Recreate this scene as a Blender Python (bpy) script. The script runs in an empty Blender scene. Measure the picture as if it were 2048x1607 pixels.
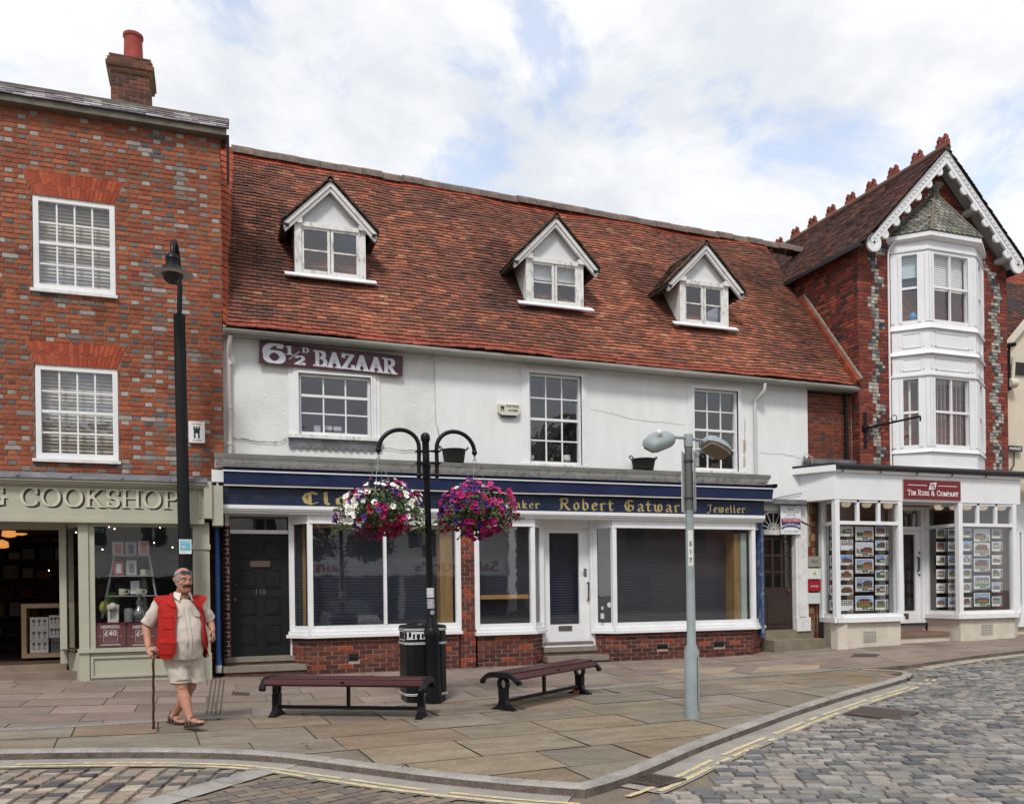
import bpy, bmesh, math, random
from mathutils import Vector as V, Matrix, noise as mnoise
random.seed(7)
R = random.Random(11)
sc = bpy.context.scene
COL = sc.collection
PI = math.pi

# ------------------------------------------------------------------ camera model (metres; X along the shop fronts, Y into the scene)
F, CX, HY, RHO = 1700.0, 1024.0, 1182.0, 0.0131
TH = math.atan(F / 4776)
CAM = (0.0, -15.5 * math.cos(TH), 1.44)
_cr, _sr, _ct, _st = math.cos(RHO), math.sin(RHO), math.cos(TH), math.sin(TH)

def ray(px, py):
    u = px - CX; v = HY - py
    x = u * _cr + v * _sr; y = -u * _sr + v * _cr
    return V((x * _ct + F * _st, -x * _st + F * _ct, y))
def at(px, py, Y=0.0):
    """survey point: where the sight line through a photo pixel meets the wall plane y=Y"""
    d = ray(px, py); t = (Y - CAM[1]) / d.y
    return V((d.x * t, Y, CAM[2] + d.z * t))
def atX(px, py, X):
    d = ray(px, py); t = X / d.x
    return V((X, CAM[1] + d.y * t, CAM[2] + d.z * t))
def gz(x, y):
    y = max(y, -12.0); x = max(-6.0, min(x, 26.0))
    return (.02 * (y + 5.5) + .035 * min(max(0, x - 9.5), 3.3) + .014 * max(0, x - 12.8) + .033 * max(0, .8 - x))
def gp(px, py, dz=0.0):
    """survey point on the pavement surface (plus dz)"""
    d = ray(px, py); t = 10 / d.y
    for i in range(80):
        t = (gz(d.x * t, CAM[1] + d.y * t) + dz - CAM[2]) / d.z
    return V((d.x * t, CAM[1] + d.y * t, CAM[2] + d.z * t))

def S(r, g, b):
    f = lambda c: (c / 255 / 12.92) if c <= 10 else ((c / 255 + .055) / 1.055) ** 2.4
    return (f(r), f(g), f(b))
def jit(c, a=.1, r=R):
    k = 1 + r.uniform(-a, a)
    return tuple(max(0, min(1, x * k * (1 + r.uniform(-a * .25, a * .25)))) for x in c)
def mixc(a, b, t): return tuple(x + (y - x) * t for x, y in zip(a, b))

# ------------------------------------------------------------------ materials
def M(name, col=(.5, .5, .5), rough=.7, attr=False, var=.12, vs=2.5, fine=.0, fs=60, bump=0, bs=60, bdist=.01, metal=0, spec=.4,
      dirt=None, ds=1.2, dk=.5, emit=None, estr=1, stretch=None, coat=0, detail=6):
    m = bpy.data.materials.new(name); m.use_nodes = True
    nt = m.node_tree; N = nt.nodes; L = nt.links
    p = N['Principled BSDF']
    p.inputs['Roughness'].default_value = rough; p.inputs['Metallic'].default_value = metal
    p.inputs['Specular IOR Level'].default_value = spec
    if coat: p.inputs['Coat Weight'].default_value = coat; p.inputs['Coat Roughness'].default_value = .12
    tc = N.new('ShaderNodeTexCoord'); vec = tc.outputs['Object']
    if stretch:
        mp = N.new('ShaderNodeMapping'); mp.inputs['Scale'].default_value = stretch
        L.new(vec, mp.inputs[0]); vec = mp.outputs[0]
    def nz(scale, det=detail, rg=.6):
        n = N.new('ShaderNodeTexNoise'); n.inputs['Scale'].default_value = scale
        n.inputs['Detail'].default_value = det; n.inputs['Roughness'].default_value = rg
        L.new(vec, n.inputs['Vector']); return n.outputs['Fac']
    def mr(s, a, b, f0=.3, f1=.7):
        n = N.new('ShaderNodeMapRange'); n.inputs[1].default_value = f0; n.inputs[2].default_value = f1
        n.inputs[3].default_value = a; n.inputs[4].default_value = b
        L.new(s, n.inputs[0]); return n.outputs[0]
    def mix(mode, fac, a, b):
        n = N.new('ShaderNodeMix'); n.data_type = 'RGBA'; n.blend_type = mode
        for k, s in ((0, fac), (6, a), (7, b)):
            if hasattr(s, 'is_linked'): L.new(s, n.inputs[k])
            elif k == 0: n.inputs[0].default_value = s
            else: n.inputs[k].default_value = (*s[:3], 1)
        return n.outputs[2]
    if attr:
        a = N.new('ShaderNodeAttribute'); a.attribute_name = 'Col'; c = a.outputs['Color']
    else:
        c = col
    if var:
        g = mr(nz(vs), 1 - var, 1 + var)
        cb = N.new('ShaderNodeCombineColor')
        for k in range(3): L.new(g, cb.inputs[k])
        c = mix('MULTIPLY', 1.0, c, cb.outputs[0])
    if fine:
        g = mr(nz(fs, 3), 1 - fine, 1 + fine)
        cb = N.new('ShaderNodeCombineColor')
        for k in range(3): L.new(g, cb.inputs[k])
        c = mix('MULTIPLY', 1.0, c, cb.outputs[0])
    if dirt:
        c = mix('MIX', mr(nz(ds, 8, .7), 0, dk, .5, .72), c, dirt)
    if hasattr(c, 'is_linked'): L.new(c, p.inputs['Base Color'])
    else: p.inputs['Base Color'].default_value = (*c[:3], 1)
    if rough > .15:
        L.new(mr(nz(vs * 3, 3), max(.05, rough - .1), min(1, rough + .1)), p.inputs['Roughness'])
    if bump:
        b = N.new('ShaderNodeBump'); b.inputs['Strength'].default_value = bump; b.inputs['Distance'].default_value = bdist
        L.new(nz(bs, 4), b.inputs['Height']); L.new(b.outputs[0], p.inputs['Normal'])
    if emit:
        p.inputs['Emission Color'].default_value = (*emit, 1); p.inputs['Emission Strength'].default_value = estr
    return m

def glass(name, tint=(.85, .9, .9), refl=1.0, wob=.0, base=.03):
    """thin window pane: see-through with mirror reflections that grow at grazing angles"""
    m = bpy.data.materials.new(name); m.use_nodes = True
    nt = m.node_tree; N = nt.nodes; L = nt.links; N.clear()
    o = N.new('ShaderNodeOutputMaterial'); t = N.new('ShaderNodeBsdfTransparent'); g = N.new('ShaderNodeBsdfGlossy')
    t.inputs[0].default_value = (*tint, 1); g.inputs['Roughness'].default_value = .02
    lw = N.new("ShaderNodeLayerWeight"); lw.inputs[0].default_value = .5; fr = N.new("ShaderNodeMath"); fr.operation = "POWER"; fr.inputs[1].default_value = 4.0; L.new(lw.outputs["Facing"], fr.inputs[0])
    ml = N.new('ShaderNodeMath'); ml.operation = 'MULTIPLY_ADD'; ml.inputs[1].default_value = refl; ml.inputs[2].default_value = base
    ml.use_clamp = True
    mx = N.new('ShaderNodeMixShader')
    L.new(fr.outputs[0], ml.inputs[0]); L.new(ml.outputs[0], mx.inputs[0]); L.new(t.outputs[0], mx.inputs[1]); L.new(g.outputs[0], mx.inputs[2])
    L.new(mx.outputs[0], o.inputs[0])
    if wob:
        tc = N.new('ShaderNodeTexCoord'); n = N.new('ShaderNodeTexNoise'); n.inputs['Scale'].default_value = 4
        b = N.new('ShaderNodeBump'); b.inputs['Strength'].default_value = wob; b.inputs['Distance'].default_value = .02
        L.new(tc.outputs['Object'], n.inputs[0]); L.new(n.outputs[0], b.inputs['Height']); L.new(b.outputs[0], g.inputs['Normal'])
        L.new(b.outputs[0], lw.inputs["Normal"])
    return m

# ------------------------------------------------------------------ mesh builder
class MB:
    def __init__(s): s.v = []; s.f = []; s.m = []; s.c = []; s.mi = 0; s.col = (1, 1, 1)
    def face(s, pts, col=None, mi=None):
        n = len(s.v); s.v += [tuple(p) for p in pts]; s.f.append(tuple(range(n, n + len(pts))))
        s.m.append(s.mi if mi is None else mi); s.c.append(col or s.col)
    def mesh(s, vs, fs, col=None):
        n = len(s.v); s.v += [tuple(p) for p in vs]
        for f in fs:
            s.f.append(tuple(n + i for i in f)); s.m.append(s.mi); s.c.append(col or s.col)
    def box(s, x0, x1, y0, y1, z0, z1, col=None):
        if x0 > x1: x0, x1 = x1, x0
        if y0 > y1: y0, y1 = y1, y0
        if z0 > z1: z0, z1 = z1, z0
        s.mesh([(x0, y0, z0), (x1, y0, z0), (x1, y1, z0), (x0, y1, z0), (x0, y0, z1), (x1, y0, z1), (x1, y1, z1), (x0, y1, z1)],
               [(0, 3, 2, 1), (4, 5, 6, 7), (0, 1, 5, 4), (1, 2, 6, 5), (2, 3, 7, 6), (3, 0, 4, 7)], col)
    def obox(s, o, u, v, w, col=None):
        """box spanned by three edge vectors from corner o"""
        o, u, v, w = V(o), V(u), V(v), V(w)
        P = [o, o + u, o + u + v, o + v, o + w, o + u + w, o + u + v + w, o + v + w]
        fs = [(0, 3, 2, 1), (4, 5, 6, 7), (0, 1, 5, 4), (1, 2, 6, 5), (2, 3, 7, 6), (3, 0, 4, 7)]
        if u.cross(v).dot(w) < 0: fs = [f[::-1] for f in fs]
        s.mesh(P, fs, col)
    def bar(s, a, b, w, h, up=(0, 0, 1), col=None):
        """rectangular bar from a to b, w wide (sideways), h high (along up), centred"""
        a, b, up = V(a), V(b), V(up); d = (b - a).normalized(); sd = d.cross(up).normalized(); u2 = sd.cross(d)
        s.obox(a - sd * w / 2 - u2 * h / 2, b - a, sd * w, u2 * h, col)
    def tube(s, pts, r, n=10, cap=True, col=None, sq=None):
        pts = [V(p) for p in pts]; k = len(pts); rs = r if isinstance(r, (list, tuple)) else [r] * k
        d0 = (pts[1] - pts[0]).normalized(); a = V((0, 0, 1)) if abs(d0.z) < .9 else V((1, 0, 0))
        x = d0.cross(a).normalized(); vs = []
        for i in range(k):
            d = (pts[min(i + 1, k - 1)] - pts[max(i - 1, 0)])
            if d.length < 1e-9: d = d0
            d.normalize(); x = (x - d * x.dot(d)).normalized(); y = d.cross(x)
            for j in range(n):
                t = 2 * PI * j / n; vs.append(pts[i] + (x * math.cos(t) + y * math.sin(t)) * rs[i])
        fs = [(i * n + j, i * n + (j + 1) % n, (i + 1) * n + (j + 1) % n, (i + 1) * n + j) for i in range(k - 1) for j in range(n)]
        if cap: fs += [tuple(range(n))[::-1], tuple(range((k - 1) * n, k * n))]
        s.mesh(vs, fs, col)
    def loft(s, rings, cap=True, col=None, closed=True):
        n = len(rings[0]); k = len(rings); vs = [p for r in rings for p in r]
        fs = [(i * n + j, i * n + (j + 1) % n, (i + 1) * n + (j + 1) % n, (i + 1) * n + j) for i in range(k - 1) for j in range(n if closed else n - 1)]
        if cap: fs += [tuple(range(n))[::-1], tuple(range((k - 1) * n, k * n))]
        s.mesh(vs, fs, col)
    def lathe(s, prof, c=(0, 0, 0), n=20, col=None, ax=(0, 0, 1), phase=0):
        c = V(c); ax = V(ax).normalized(); a = V((1, 0, 0)) if abs(ax.x) < .9 else V((0, 1, 0))
        x = (a - ax * a.dot(ax)).normalized(); y = ax.cross(x)
        rings = [[c + ax * z + (x * math.cos(2 * PI * j / n + phase) + y * math.sin(2 * PI * j / n + phase)) * max(r, 1e-4) for j in range(n)] for r, z in prof]
        s.loft(rings, True, col)
    def prism(s, poly, vec, col=None):
        poly = [V(p) for p in poly]; vec = V(vec); n = len(poly)
        nrm = sum(((poly[i] - poly[0]).cross(poly[(i + 1) % n] - poly[0]) for i in range(1, n)), V((0, 0, 0)))
        if nrm.dot(vec) > 0: poly = poly[::-1]
        s.mesh(poly + [p + vec for p in poly],
               [tuple(range(n)), tuple(range(2 * n - 1, n - 1, -1))] + [(i, n + i, n + (i + 1) % n, (i + 1) % n) for i in range(n)], col)
    def sphere(s, c, r, col=None, nu=14, nv=9, sc_=(1, 1, 1)):
        c = V(c); rings = []
        for i in range(nv + 1):
            t = PI * i / nv; rr = max(math.sin(t), 1e-3)
            rings.append([c + V((rr * math.cos(2 * PI * j / nu) * r * sc_[0], rr * math.sin(2 * PI * j / nu) * r * sc_[1], -math.cos(t) * r * sc_[2])) for j in range(nu)])
        s.loft(rings, False, col)
    def build(s, name, mats, parent=None, smooth=False, local=False, loc=None):
        me = bpy.data.meshes.new(name)
        o0 = V((0, 0, 0)) if local else ORG.get(parent.name if parent else '', V((0, 0, 0)))
        if loc is not None: o0 = V(loc)
        me.from_pydata([(p[0] - o0.x, p[1] - o0.y, p[2] - o0.z) for p in s.v], [], s.f)
        mats = mats if isinstance(mats, (list, tuple)) else [mats]
        for m in mats: me.materials.append(m)
        me.polygons.foreach_set('material_index', s.m)
        at_ = me.color_attributes.new('Col', 'FLOAT_COLOR', 'CORNER'); buf = []
        for f, c in zip(s.f, s.c): buf += [c[0], c[1], c[2], 1.0] * len(f)
        at_.data.foreach_set('color', buf)
        if smooth:
            me.polygons.foreach_set('use_smooth', [True] * len(me.polygons))
            try: me.set_sharp_from_angle(angle=math.radians(smooth if smooth is not True else 40))
            except Exception: pass
        me.update()
        o = bpy.data.objects.new(name, me); COL.objects.link(o)
        if parent: o.parent = parent; ORG[o.name] = ORG.get(parent.name, V((0, 0, 0)))
        if loc is not None: o.location = loc
        return o
ORG = {}
def thing(name, label, cat, loc=(0, 0, 0), group=None, rz=0):
    o = bpy.data.objects.new(name, None); COL.objects.link(o); o.location = loc; o.rotation_euler = (0, 0, rz)
    o.empty_display_size = .1
    o['label'] = label; o['category'] = cat
    if group: o['group'] = group
    ORG[o.name] = V(loc); return o
def tag(o, label, cat, group=None):
    o['label'] = label; o['category'] = cat
    if group: o['group'] = group
    return o
def struct(o): o['kind'] = 'structure'; return o
def dup(root, loc, rz, label):
    def cp(o, par):
        c = o.copy(); COL.objects.link(c)
        if par: c.parent = par
        for ch in o.children: cp(ch, c)
        return c
    r = cp(root, None); r.location = loc; r.rotation_euler = (0, 0, rz); r['label'] = label
    return r
def put(name, mb, mat, label, cat, loc, group=None, smooth=False):
    """a one-mesh thing whose origin sits at loc"""
    o = mb.build(name, mat, None, smooth, loc=loc); return tag(o, label, cat, group)

def rect(tl, br, Y):
    a, b = at(*tl, Y), at(*br, Y); return a.x, b.x, b.z, a.z      # x0,x1,z0,z1

def wall_holes(mb, x0, x1, z0, z1, Y, holes, reveal=.12, col=None):
    """vertical wall sheet at y=Y (facing -y) with rectangular openings and their reveals"""
    xs = sorted({x0, x1, *[h[0] for h in holes], *[h[1] for h in holes]}); zs = sorted({z0, z1, *[h[2] for h in holes], *[h[3] for h in holes]})
    xs = [x for x in xs if x0 <= x <= x1]; zs = [z for z in zs if z0 <= z <= z1]
    for i in range(len(xs) - 1):
        for j in range(len(zs) - 1):
            cx, cz = (xs[i] + xs[i + 1]) / 2, (zs[j] + zs[j + 1]) / 2
            if any(h[0] < cx < h[1] and h[2] < cz < h[3] for h in holes): continue
            mb.face([(xs[i], Y, zs[j]), (xs[i + 1], Y, zs[j]), (xs[i + 1], Y, zs[j + 1]), (xs[i], Y, zs[j + 1])], col)
    for a, b, c, d in holes:
        mb.face([(a, Y, c), (a, Y, d), (a, Y + reveal, d), (a, Y + reveal, c)], col); mb.face([(b, Y, d), (b, Y, c), (b, Y + reveal, c), (b, Y + reveal, d)], col)
        mb.face([(a, Y, d), (b, Y, d), (b, Y + reveal, d), (a, Y + reveal, d)], col); mb.face([(b, Y, c), (a, Y, c), (a, Y + reveal, c), (b, Y + reveal, c)], col)

def bricks(mb, O, u, n, umin, umax, z0, z1, colf, cut=None, L=.225, H=.0755, j=.01, bond='flemish', dep=.012, rnd=None, zfun=None):
    """real bricks laid on a wall face: O origin, u along the wall, n outward normal; cut(z) -> list of (a,b) openings, colf(uc,z,is_header)"""
    r = rnd or R; O, u, n = V(O), V(u), V(n); k = 0; z = z0
    while z < z1 - .02:
        h = min(H, z1 - z); lo, hi = (umin, umax) if zfun is None else zfun(z + h / 2)
        hd = (L - j) / 2
        if bond == 'flemish': seq = [(L, False), (hd + j, True)]; off = -(k % 2) * (L * .75 + j) - .02
        elif bond == 'stretch': seq = [(L, False)]; off = -(k % 2) * L / 2
        else: seq = [(L, False)] if k % 4 else [(hd + j, True)]; off = -(k % 2) * (L / 2) if k % 4 else -.03
        cuts = sorted(cut(z + h / 2)) if cut else []
        a = umin + off - .001; i = 0
        while a < hi:
            w, hdr = seq[i % len(seq)]; b = a + w; i += 1
            segs = [(max(a, lo), min(b - j, hi))]
            for c0, c1 in cuts:
                ns = []
                for s0, s1 in segs:
                    if c1 <= s0 or c0 >= s1: ns.append((s0, s1)); continue
                    if c0 > s0: ns.append((s0, c0 - .004))
                    if c1 < s1: ns.append((c1 + .004, s1))
                segs = ns
            for s0, s1 in segs:
                if s1 - s0 < .015: continue
                brick1(mb, O, u, n, s0, s1, z, z + h - j, colf((s0 + s1) / 2, z, hdr), dep, r)
            a = b
        z += H; k += 1

def brick1(mb, O, u, n, s0, s1, za, zb, c, dep=.012, r=R):
    d = dep * r.uniform(.55, 1.1); e = .004; zz = V((0, 0, 1)); q = lambda: r.uniform(-.0018, .0018)
    A = [O + u * s0 + zz * za, O + u * s1 + zz * za, O + u * s1 + zz * zb, O + u * s0 + zz * zb]
    B = [O + u * (s0 + e + q()) + zz * (za + e + q()) + n * d, O + u * (s1 - e + q()) + zz * (za + e + q()) + n * d,
         O + u * (s1 - e + q()) + zz * (zb - e + q()) + n * d, O + u * (s0 + e + q()) + zz * (zb - e + q()) + n * d]
    fs = [(4, 5, 6, 7), (0, 1, 5, 4), (1, 2, 6, 5), (2, 3, 7, 6), (3, 0, 4, 7)]
    if u.cross(zz).dot(n) < 0: fs = [f[::-1] for f in fs]
    mb.mesh(A + B, fs, c)

def tiles(mb, P, g, w, colf, lift=.016, skew=.006, sag=0, cut=None, rnd=None, th=.014):
    """plain roof tiles on the ruled patch P(s,t): s metres along, t metres up the slope; P carries s_len,t_len(s)"""
    r = rnd or R; fn, sl, tl = P; rows = int(tl / g)
    for k in range(rows):
        t0 = k * g; off = (k % 2) * w / 2; ns = int(sl / w) + 2; drift = r.uniform(-.02, .02)
        for i in range(ns):
            a = i * w - off + drift; b = a + w - .006
            a, b = max(a, 0), min(b, sl)
            if b - a < .02: continue
            if cut and cut((a + b) / 2, t0 + g / 2): continue
            l = lift + r.uniform(-.003, .008); q0, q1 = r.uniform(-skew, skew), r.uniform(-skew, skew)
            p0, nn = fn(a, t0 + q0); p1, _ = fn(b, t0 + q1); p2, _ = fn(b, t0 + g + .015); p3, _ = fn(a, t0 + g + .015)
            A = p0 + nn * l; B = p1 + nn * (l + r.uniform(-.005, .005)); C_ = p2 + nn * .003; D = p3 + nn * .003
            Ab = p0 + nn * (l - th); Bb = p1 + nn * (l - th)
            mb.mesh([A, B, C_, D, Ab, Bb], [(0, 1, 2, 3), (4, 5, 1, 0), (5, 2, 1), (4, 0, 3)], colf((a + b) / 2, t0, k, r))

def patch(e0, e1, r0, r1, wob=0.0, seed=0.0):
    """flat (slightly wavy) roof patch from eave edge e0-e1 up to ridge edge r0-r1"""
    e0, e1, r0, r1 = V(e0), V(e1), V(r0), V(r1)
    sl = (e1 - e0).length; tl = ((r0 - e0).length + (r1 - e1).length) / 2
    nn = (e1 - e0).cross(r0 - e0).normalized()
    if nn.z < 0: nn = -nn
    def fn(s, t):
        a, b = s / sl, t / tl
        p = e0.lerp(e1, a).lerp(r0.lerp(r1, a), b)
        if wob: p = p + nn * wob * (mnoise.noise(V((s * .55 + seed, t * .6, seed))) + .5 * mnoise.noise(V((s * 1.5 + seed, t * 1.4, 3.1))))
        return p, nn
    return fn, sl, tl

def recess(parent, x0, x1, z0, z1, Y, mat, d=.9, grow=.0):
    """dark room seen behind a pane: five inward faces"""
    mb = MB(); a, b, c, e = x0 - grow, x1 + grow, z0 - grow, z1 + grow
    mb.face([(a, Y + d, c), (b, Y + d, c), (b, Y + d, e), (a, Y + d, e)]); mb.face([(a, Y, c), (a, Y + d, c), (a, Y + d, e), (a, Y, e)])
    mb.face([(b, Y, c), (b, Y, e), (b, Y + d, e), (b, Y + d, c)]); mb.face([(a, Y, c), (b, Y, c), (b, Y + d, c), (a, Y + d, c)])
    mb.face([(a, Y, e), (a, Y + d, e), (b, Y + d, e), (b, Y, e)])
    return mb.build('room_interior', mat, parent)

def sash(parent, x0, x1, z0, z1, Y, nc, zr, fm, gm, fw=.06, bar=.022, rail=None, name='window', dark=None, depth=.9, sides=None, bot=None):
    """window part: outer frame, glazing bars at heights zr (0..1 of clear height), pane sub-part and the dark room behind"""
    mb = MB(); sw = sides or fw; bw = bot or fw
    mb.box(x0, x0 + sw, Y - .02, Y + .07, z0, z1); mb.box(x1 - sw, x1, Y - .02, Y + .07, z0, z1)
    mb.box(x0 + sw, x1 - sw, Y - .018, Y + .07, z1 - fw, z1); mb.box(x0 + sw, x1 - sw, Y - .022, Y + .07, z0, z0 + bw)
    a, b, c, d = x0 + sw, x1 - sw, z0 + bw, z1 - fw
    for i in range(1, nc):
        x = a + (b - a) * i / nc; mb.box(x - bar / 2, x + bar / 2, Y + .012, Y + .04, c, d)
    for k, f in enumerate(zr):
        z = c + (d - c) * f; h = .045 if k == rail else bar; y = Y + .002 if k == rail else Y + .009
        mb.box(a, b, y, Y + .05, z - h / 2, z + h / 2)
    w = mb.build(name, fm, parent)
    g = MB(); g.face([(a, Y + .03, c), (b, Y + .03, c), (b, Y + .03, d), (a, Y + .03, d)]); g.build('pane', gm, w)
    if dark: recess(w, a, b, c, d, Y + .07, dark, depth, .03)
    return w, (a, b, c, d)

def slats(parent, x0, x1, z0, z1, Y, mat, pitch=.05, tilt=.5, name='blind'):
    mb = MB(); z = z1
    while z > z0 + pitch * .3:
        h = pitch * .92; mb.obox((x0, Y, z - h), (x1 - x0, 0, 0), (0, h * math.sin(tilt) * .8, h * math.cos(tilt)), (0, .002, -.001)); z -= pitch
    return mb.build(name, mat, parent)

# ------------------------------------------------------------------ lettering
def arc(cx, cy, rx, ry, a0, a1, n=14): return [(cx + rx * math.cos(math.radians(a0 + (a1 - a0) * i / n)), cy + ry * math.sin(math.radians(a0 + (a1 - a0) * i / n))) for i in range(n + 1)]
def _s(x, y, w=.13): return [(x - w, y), (x + w, y)]
ROM = {
 'A': (.86, [[(.13, 0), (.43, 1)], [(.41, 1), (.73, 0)], [(.24, .33), (.62, .33)], _s(.13, 0, .11), _s(.72, 0, .14)]),
 'B': (.74, [[(.16, 0), (.16, 1)], [(.03, 1), (.36, 1)] + arc(.38, .77, .2, .23, 90, -90) + [(.16, .54)], [(.16, .54), (.4, .54)] + arc(.42, .27, .24, .27, 90, -90) + [(.03, 0)]]),
 'C': (.84, [arc(.46, .5, .37, .5, 48, 312, 24), [(.74, .98), (.74, .68)], [(.74, .28), (.72, .1)]]),
 'D': (.86, [[(.16, 0), (.16, 1)], [(.03, 1), (.36, 1)] + arc(.38, .5, .38, .5, 90, -90, 20) + [(.03, 0)]]),
 'G': (.9, [arc(.46, .5, .37, .5, 48, 320, 24), [(.74, .98), (.74, .7)], [(.76, .05), (.76, .42)], _s(.74, .42, .13)]),
 'H': (.92, [[(.16, 0), (.16, 1)], [(.76, 0), (.76, 1)], [(.16, .52), (.76, .52)], _s(.16, 0), _s(.16, 1), _s(.76, 0), _s(.76, 1)]),
 'I': (.34, [[(.17, 0), (.17, 1)], _s(.17, 0), _s(.17, 1)]),
 'K': (.88, [[(.16, 0), (.16, 1)], [(.16, .42), (.66, 1)], [(.32, .6), (.74, 0)], _s(.16, 0), _s(.16, 1), _s(.68, 1, .1), _s(.76, 0, .12)]),
 'M': (1.05, [[(.14, 0), (.18, 1)], [(.18, 1), (.52, .08)], [(.52, .08), (.86, 1)], [(.88, 1), (.92, 0)], _s(.14, 0, .1), _s(.92, 0, .12)]),
 'N': (.9, [[(.16, 0), (.16, 1)], [(.16, 1), (.76, 0)], [(.76, 0), (.76, 1)], _s(.16, 0, .1), _s(.76, 1, .1)]),
 'O': (.94, [arc(.47, .5, .38, .5, 0, 360, 30)]),
 'P': (.72, [[(.16, 0), (.16, 1)], [(.03, 1), (.38, 1)] + arc(.4, .74, .24, .26, 90, -90) + [(.16, .48)], _s(.16, 0)]),
 'R': (.82, [[(.16, 0), (.16, 1)], [(.03, 1), (.38, 1)] + arc(.4, .75, .22, .25, 90, -90) + [(.16, .5)], [(.36, .5), (.66, .02)], _s(.16, 0), _s(.7, 0, .08)]),
 'S': (.66, [arc(.34, .74, .24, .26, 35, 270, 16) + arc(.34, .25, .25, .25, 90, -145, 16), [(.56, .96), (.56, .72)], [(.1, .28), (.1, .05)]]),
 'T': (.8, [[(.4, 0), (.4, 1)], [(.04, 1), (.76, 1)], _s(.4, 0), [(.05, 1), (.05, .8)], [(.75, 1), (.75, .8)]]),
 'U': (.88, [[(.15, 1), (.15, .3)] + arc(.44, .3, .29, .3, 180, 360, 14) + [(.73, 1)], _s(.15, 1), _s(.73, 1, .1)]),
 'Y': (.84, [[(.1, 1), (.42, .48)], [(.74, 1), (.42, .48)], [(.42, .5), (.42, 0)], _s(.42, 0), _s(.1, 1, .1), _s(.74, 1, .1)]),
 'Z': (.76, [[(.08, .98), (.64, .98), (.1, .02), (.68, .02)], [(.08, 1), (.08, .78)], [(.68, .02), (.68, .24)]]),
 'E': (.7, [[(.16, 0), (.16, 1)], [(.03, 1), (.6, 1)], [(.16, .52), (.46, .52)], [(.03, 0), (.62, 0)], [(.6, 1), (.6, .8)], [(.62, 0), (.62, .22)], [(.46, .64), (.46, .4)]]),
 'L': (.66, [[(.16, 0), (.16, 1)], _s(.16, 1), [(.03, 0), (.58, 0)], [(.58, 0), (.58, .24)]]),
 '&': (.9, [arc(.36, .77, .17, .22, -60, 240, 16) + [(.78, 0)], [(.26, .55)] + arc(.36, .27, .26, .27, 110, 300, 14) + [(.74, .5)]]),
 '6': (.8, [arc(.42, .31, .3, .31, 0, 360, 26), arc(.48, .5, .38, .5, 62, 182, 14), [(.62, .9), (.62, .84)]]),
 '1': (.4, [[(.2, 0), (.2, 1)], _s(.2, 0, .16), [(.2, 1), (.06, .86)]]),
 '2': (.66, [arc(.32, .73, .23, .27, 170, -30, 14) + [(.08, .04)], [(.06, .04), (.58, .04)], [(.58, .04), (.58, .2)]]),
 '/': (.7, [[(.05, 0), (.65, 1)]]), ' ': (.35, []),
}
GOT = {
 'C': (.72, [[(.64, .82), (.45, .97), (.22, .86), (.12, .5), (.22, .12), (.45, 0), (.66, .14)], [(.36, .9), (.36, .12)]]),
 'G': (.86, [[(.7, .84), (.45, .97), (.22, .86), (.12, .5), (.22, .12), (.45, 0), (.7, .12), (.72, .45), (.5, .5)], [(.38, .9), (.38, .14)]]),
 'R': (.84, [[(.18, .95), (.18, .1), (.05, .02)], [(.04, .85), (.2, .96), (.52, .95), (.62, .78), (.55, .56), (.22, .5)], [(.38, .52), (.6, .1), (.76, 0)]]),
 'J': (.7, [[(.16, .8), (.3, .97), (.64, .9)], [(.48, .92), (.48, .22), (.28, -.12), (.04, -.04)]]),
 'l': (.3, [[(.1, .98), (.13, .12), (.24, 0)]]),
 'o': (.52, [[(.12, .14), (.12, .5), (.27, .64), (.42, .5), (.42, .14), (.27, 0), (.12, .14)]]),
 'c': (.48, [[(.42, .54), (.27, .64), (.12, .5), (.12, .14), (.27, 0), (.42, .12)]]),
 'k': (.52, [[(.1, .98), (.12, .06), (.22, 0)], [(.12, .36), (.34, .62), (.4, .48), (.2, .34), (.36, .06), (.48, 0)]]),
 'm': (.82, [[(.04, .52), (.12, .62), (.12, .06), (.2, 0)], [(.12, .52), (.3, .64), (.37, .52), (.37, .06), (.44, 0)], [(.37, .52), (.55, .64), (.62, .52), (.62, .08), (.74, 0)]]),
 'a': (.58, [[(.12, .54), (.28, .64), (.42, .52), (.42, .1), (.54, 0)], [(.42, .36), (.16, .26), (.12, .1), (.24, 0), (.42, .14)]]),
 'e': (.5, [[(.13, .3), (.42, .42), (.4, .54), (.27, .64), (.12, .5), (.12, .14), (.27, 0), (.44, .12)]]),
 'r': (.48, [[(.04, .52), (.13, .62), (.13, .06), (.22, 0)], [(.13, .5), (.32, .64), (.42, .56)]]),
 't': (.44, [[(.16, .88), (.16, .12), (.28, 0), (.4, .1)], [(.02, .62), (.38, .62)]]),
 'b': (.54, [[(.1, .98), (.12, .1), (.27, 0), (.43, .14), (.43, .48), (.28, .64), (.12, .5)]]),
 'd': (.54, [[(.14, .96), (.42, .6), (.43, .14), (.27, 0), (.12, .14), (.12, .48), (.27, .62), (.42, .52)]]),
 'w': (.76, [[(.04, .62), (.13, .54), (.13, .12), (.27, 0), (.38, .12), (.38, .62)], [(.38, .12), (.52, 0), (.64, .14), (.64, .5), (.5, .66)]]), ' ': (.4, []),
}
_lay = [0]
def hull(pts):
    pts = sorted(set((round(a, 5), round(b, 5)) for a, b in pts)); 
    def half(ps):
        h = []
        for p in ps:
            while len(h) > 1 and (h[-1][0] - h[-2][0]) * (p[1] - h[-2][1]) - (h[-1][1] - h[-2][1]) * (p[0] - h[-2][0]) <= 0: h.pop()
            h.append(p)
        return h
    a, b = half(pts), half(pts[::-1]); return a[:-1] + b[:-1]
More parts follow.
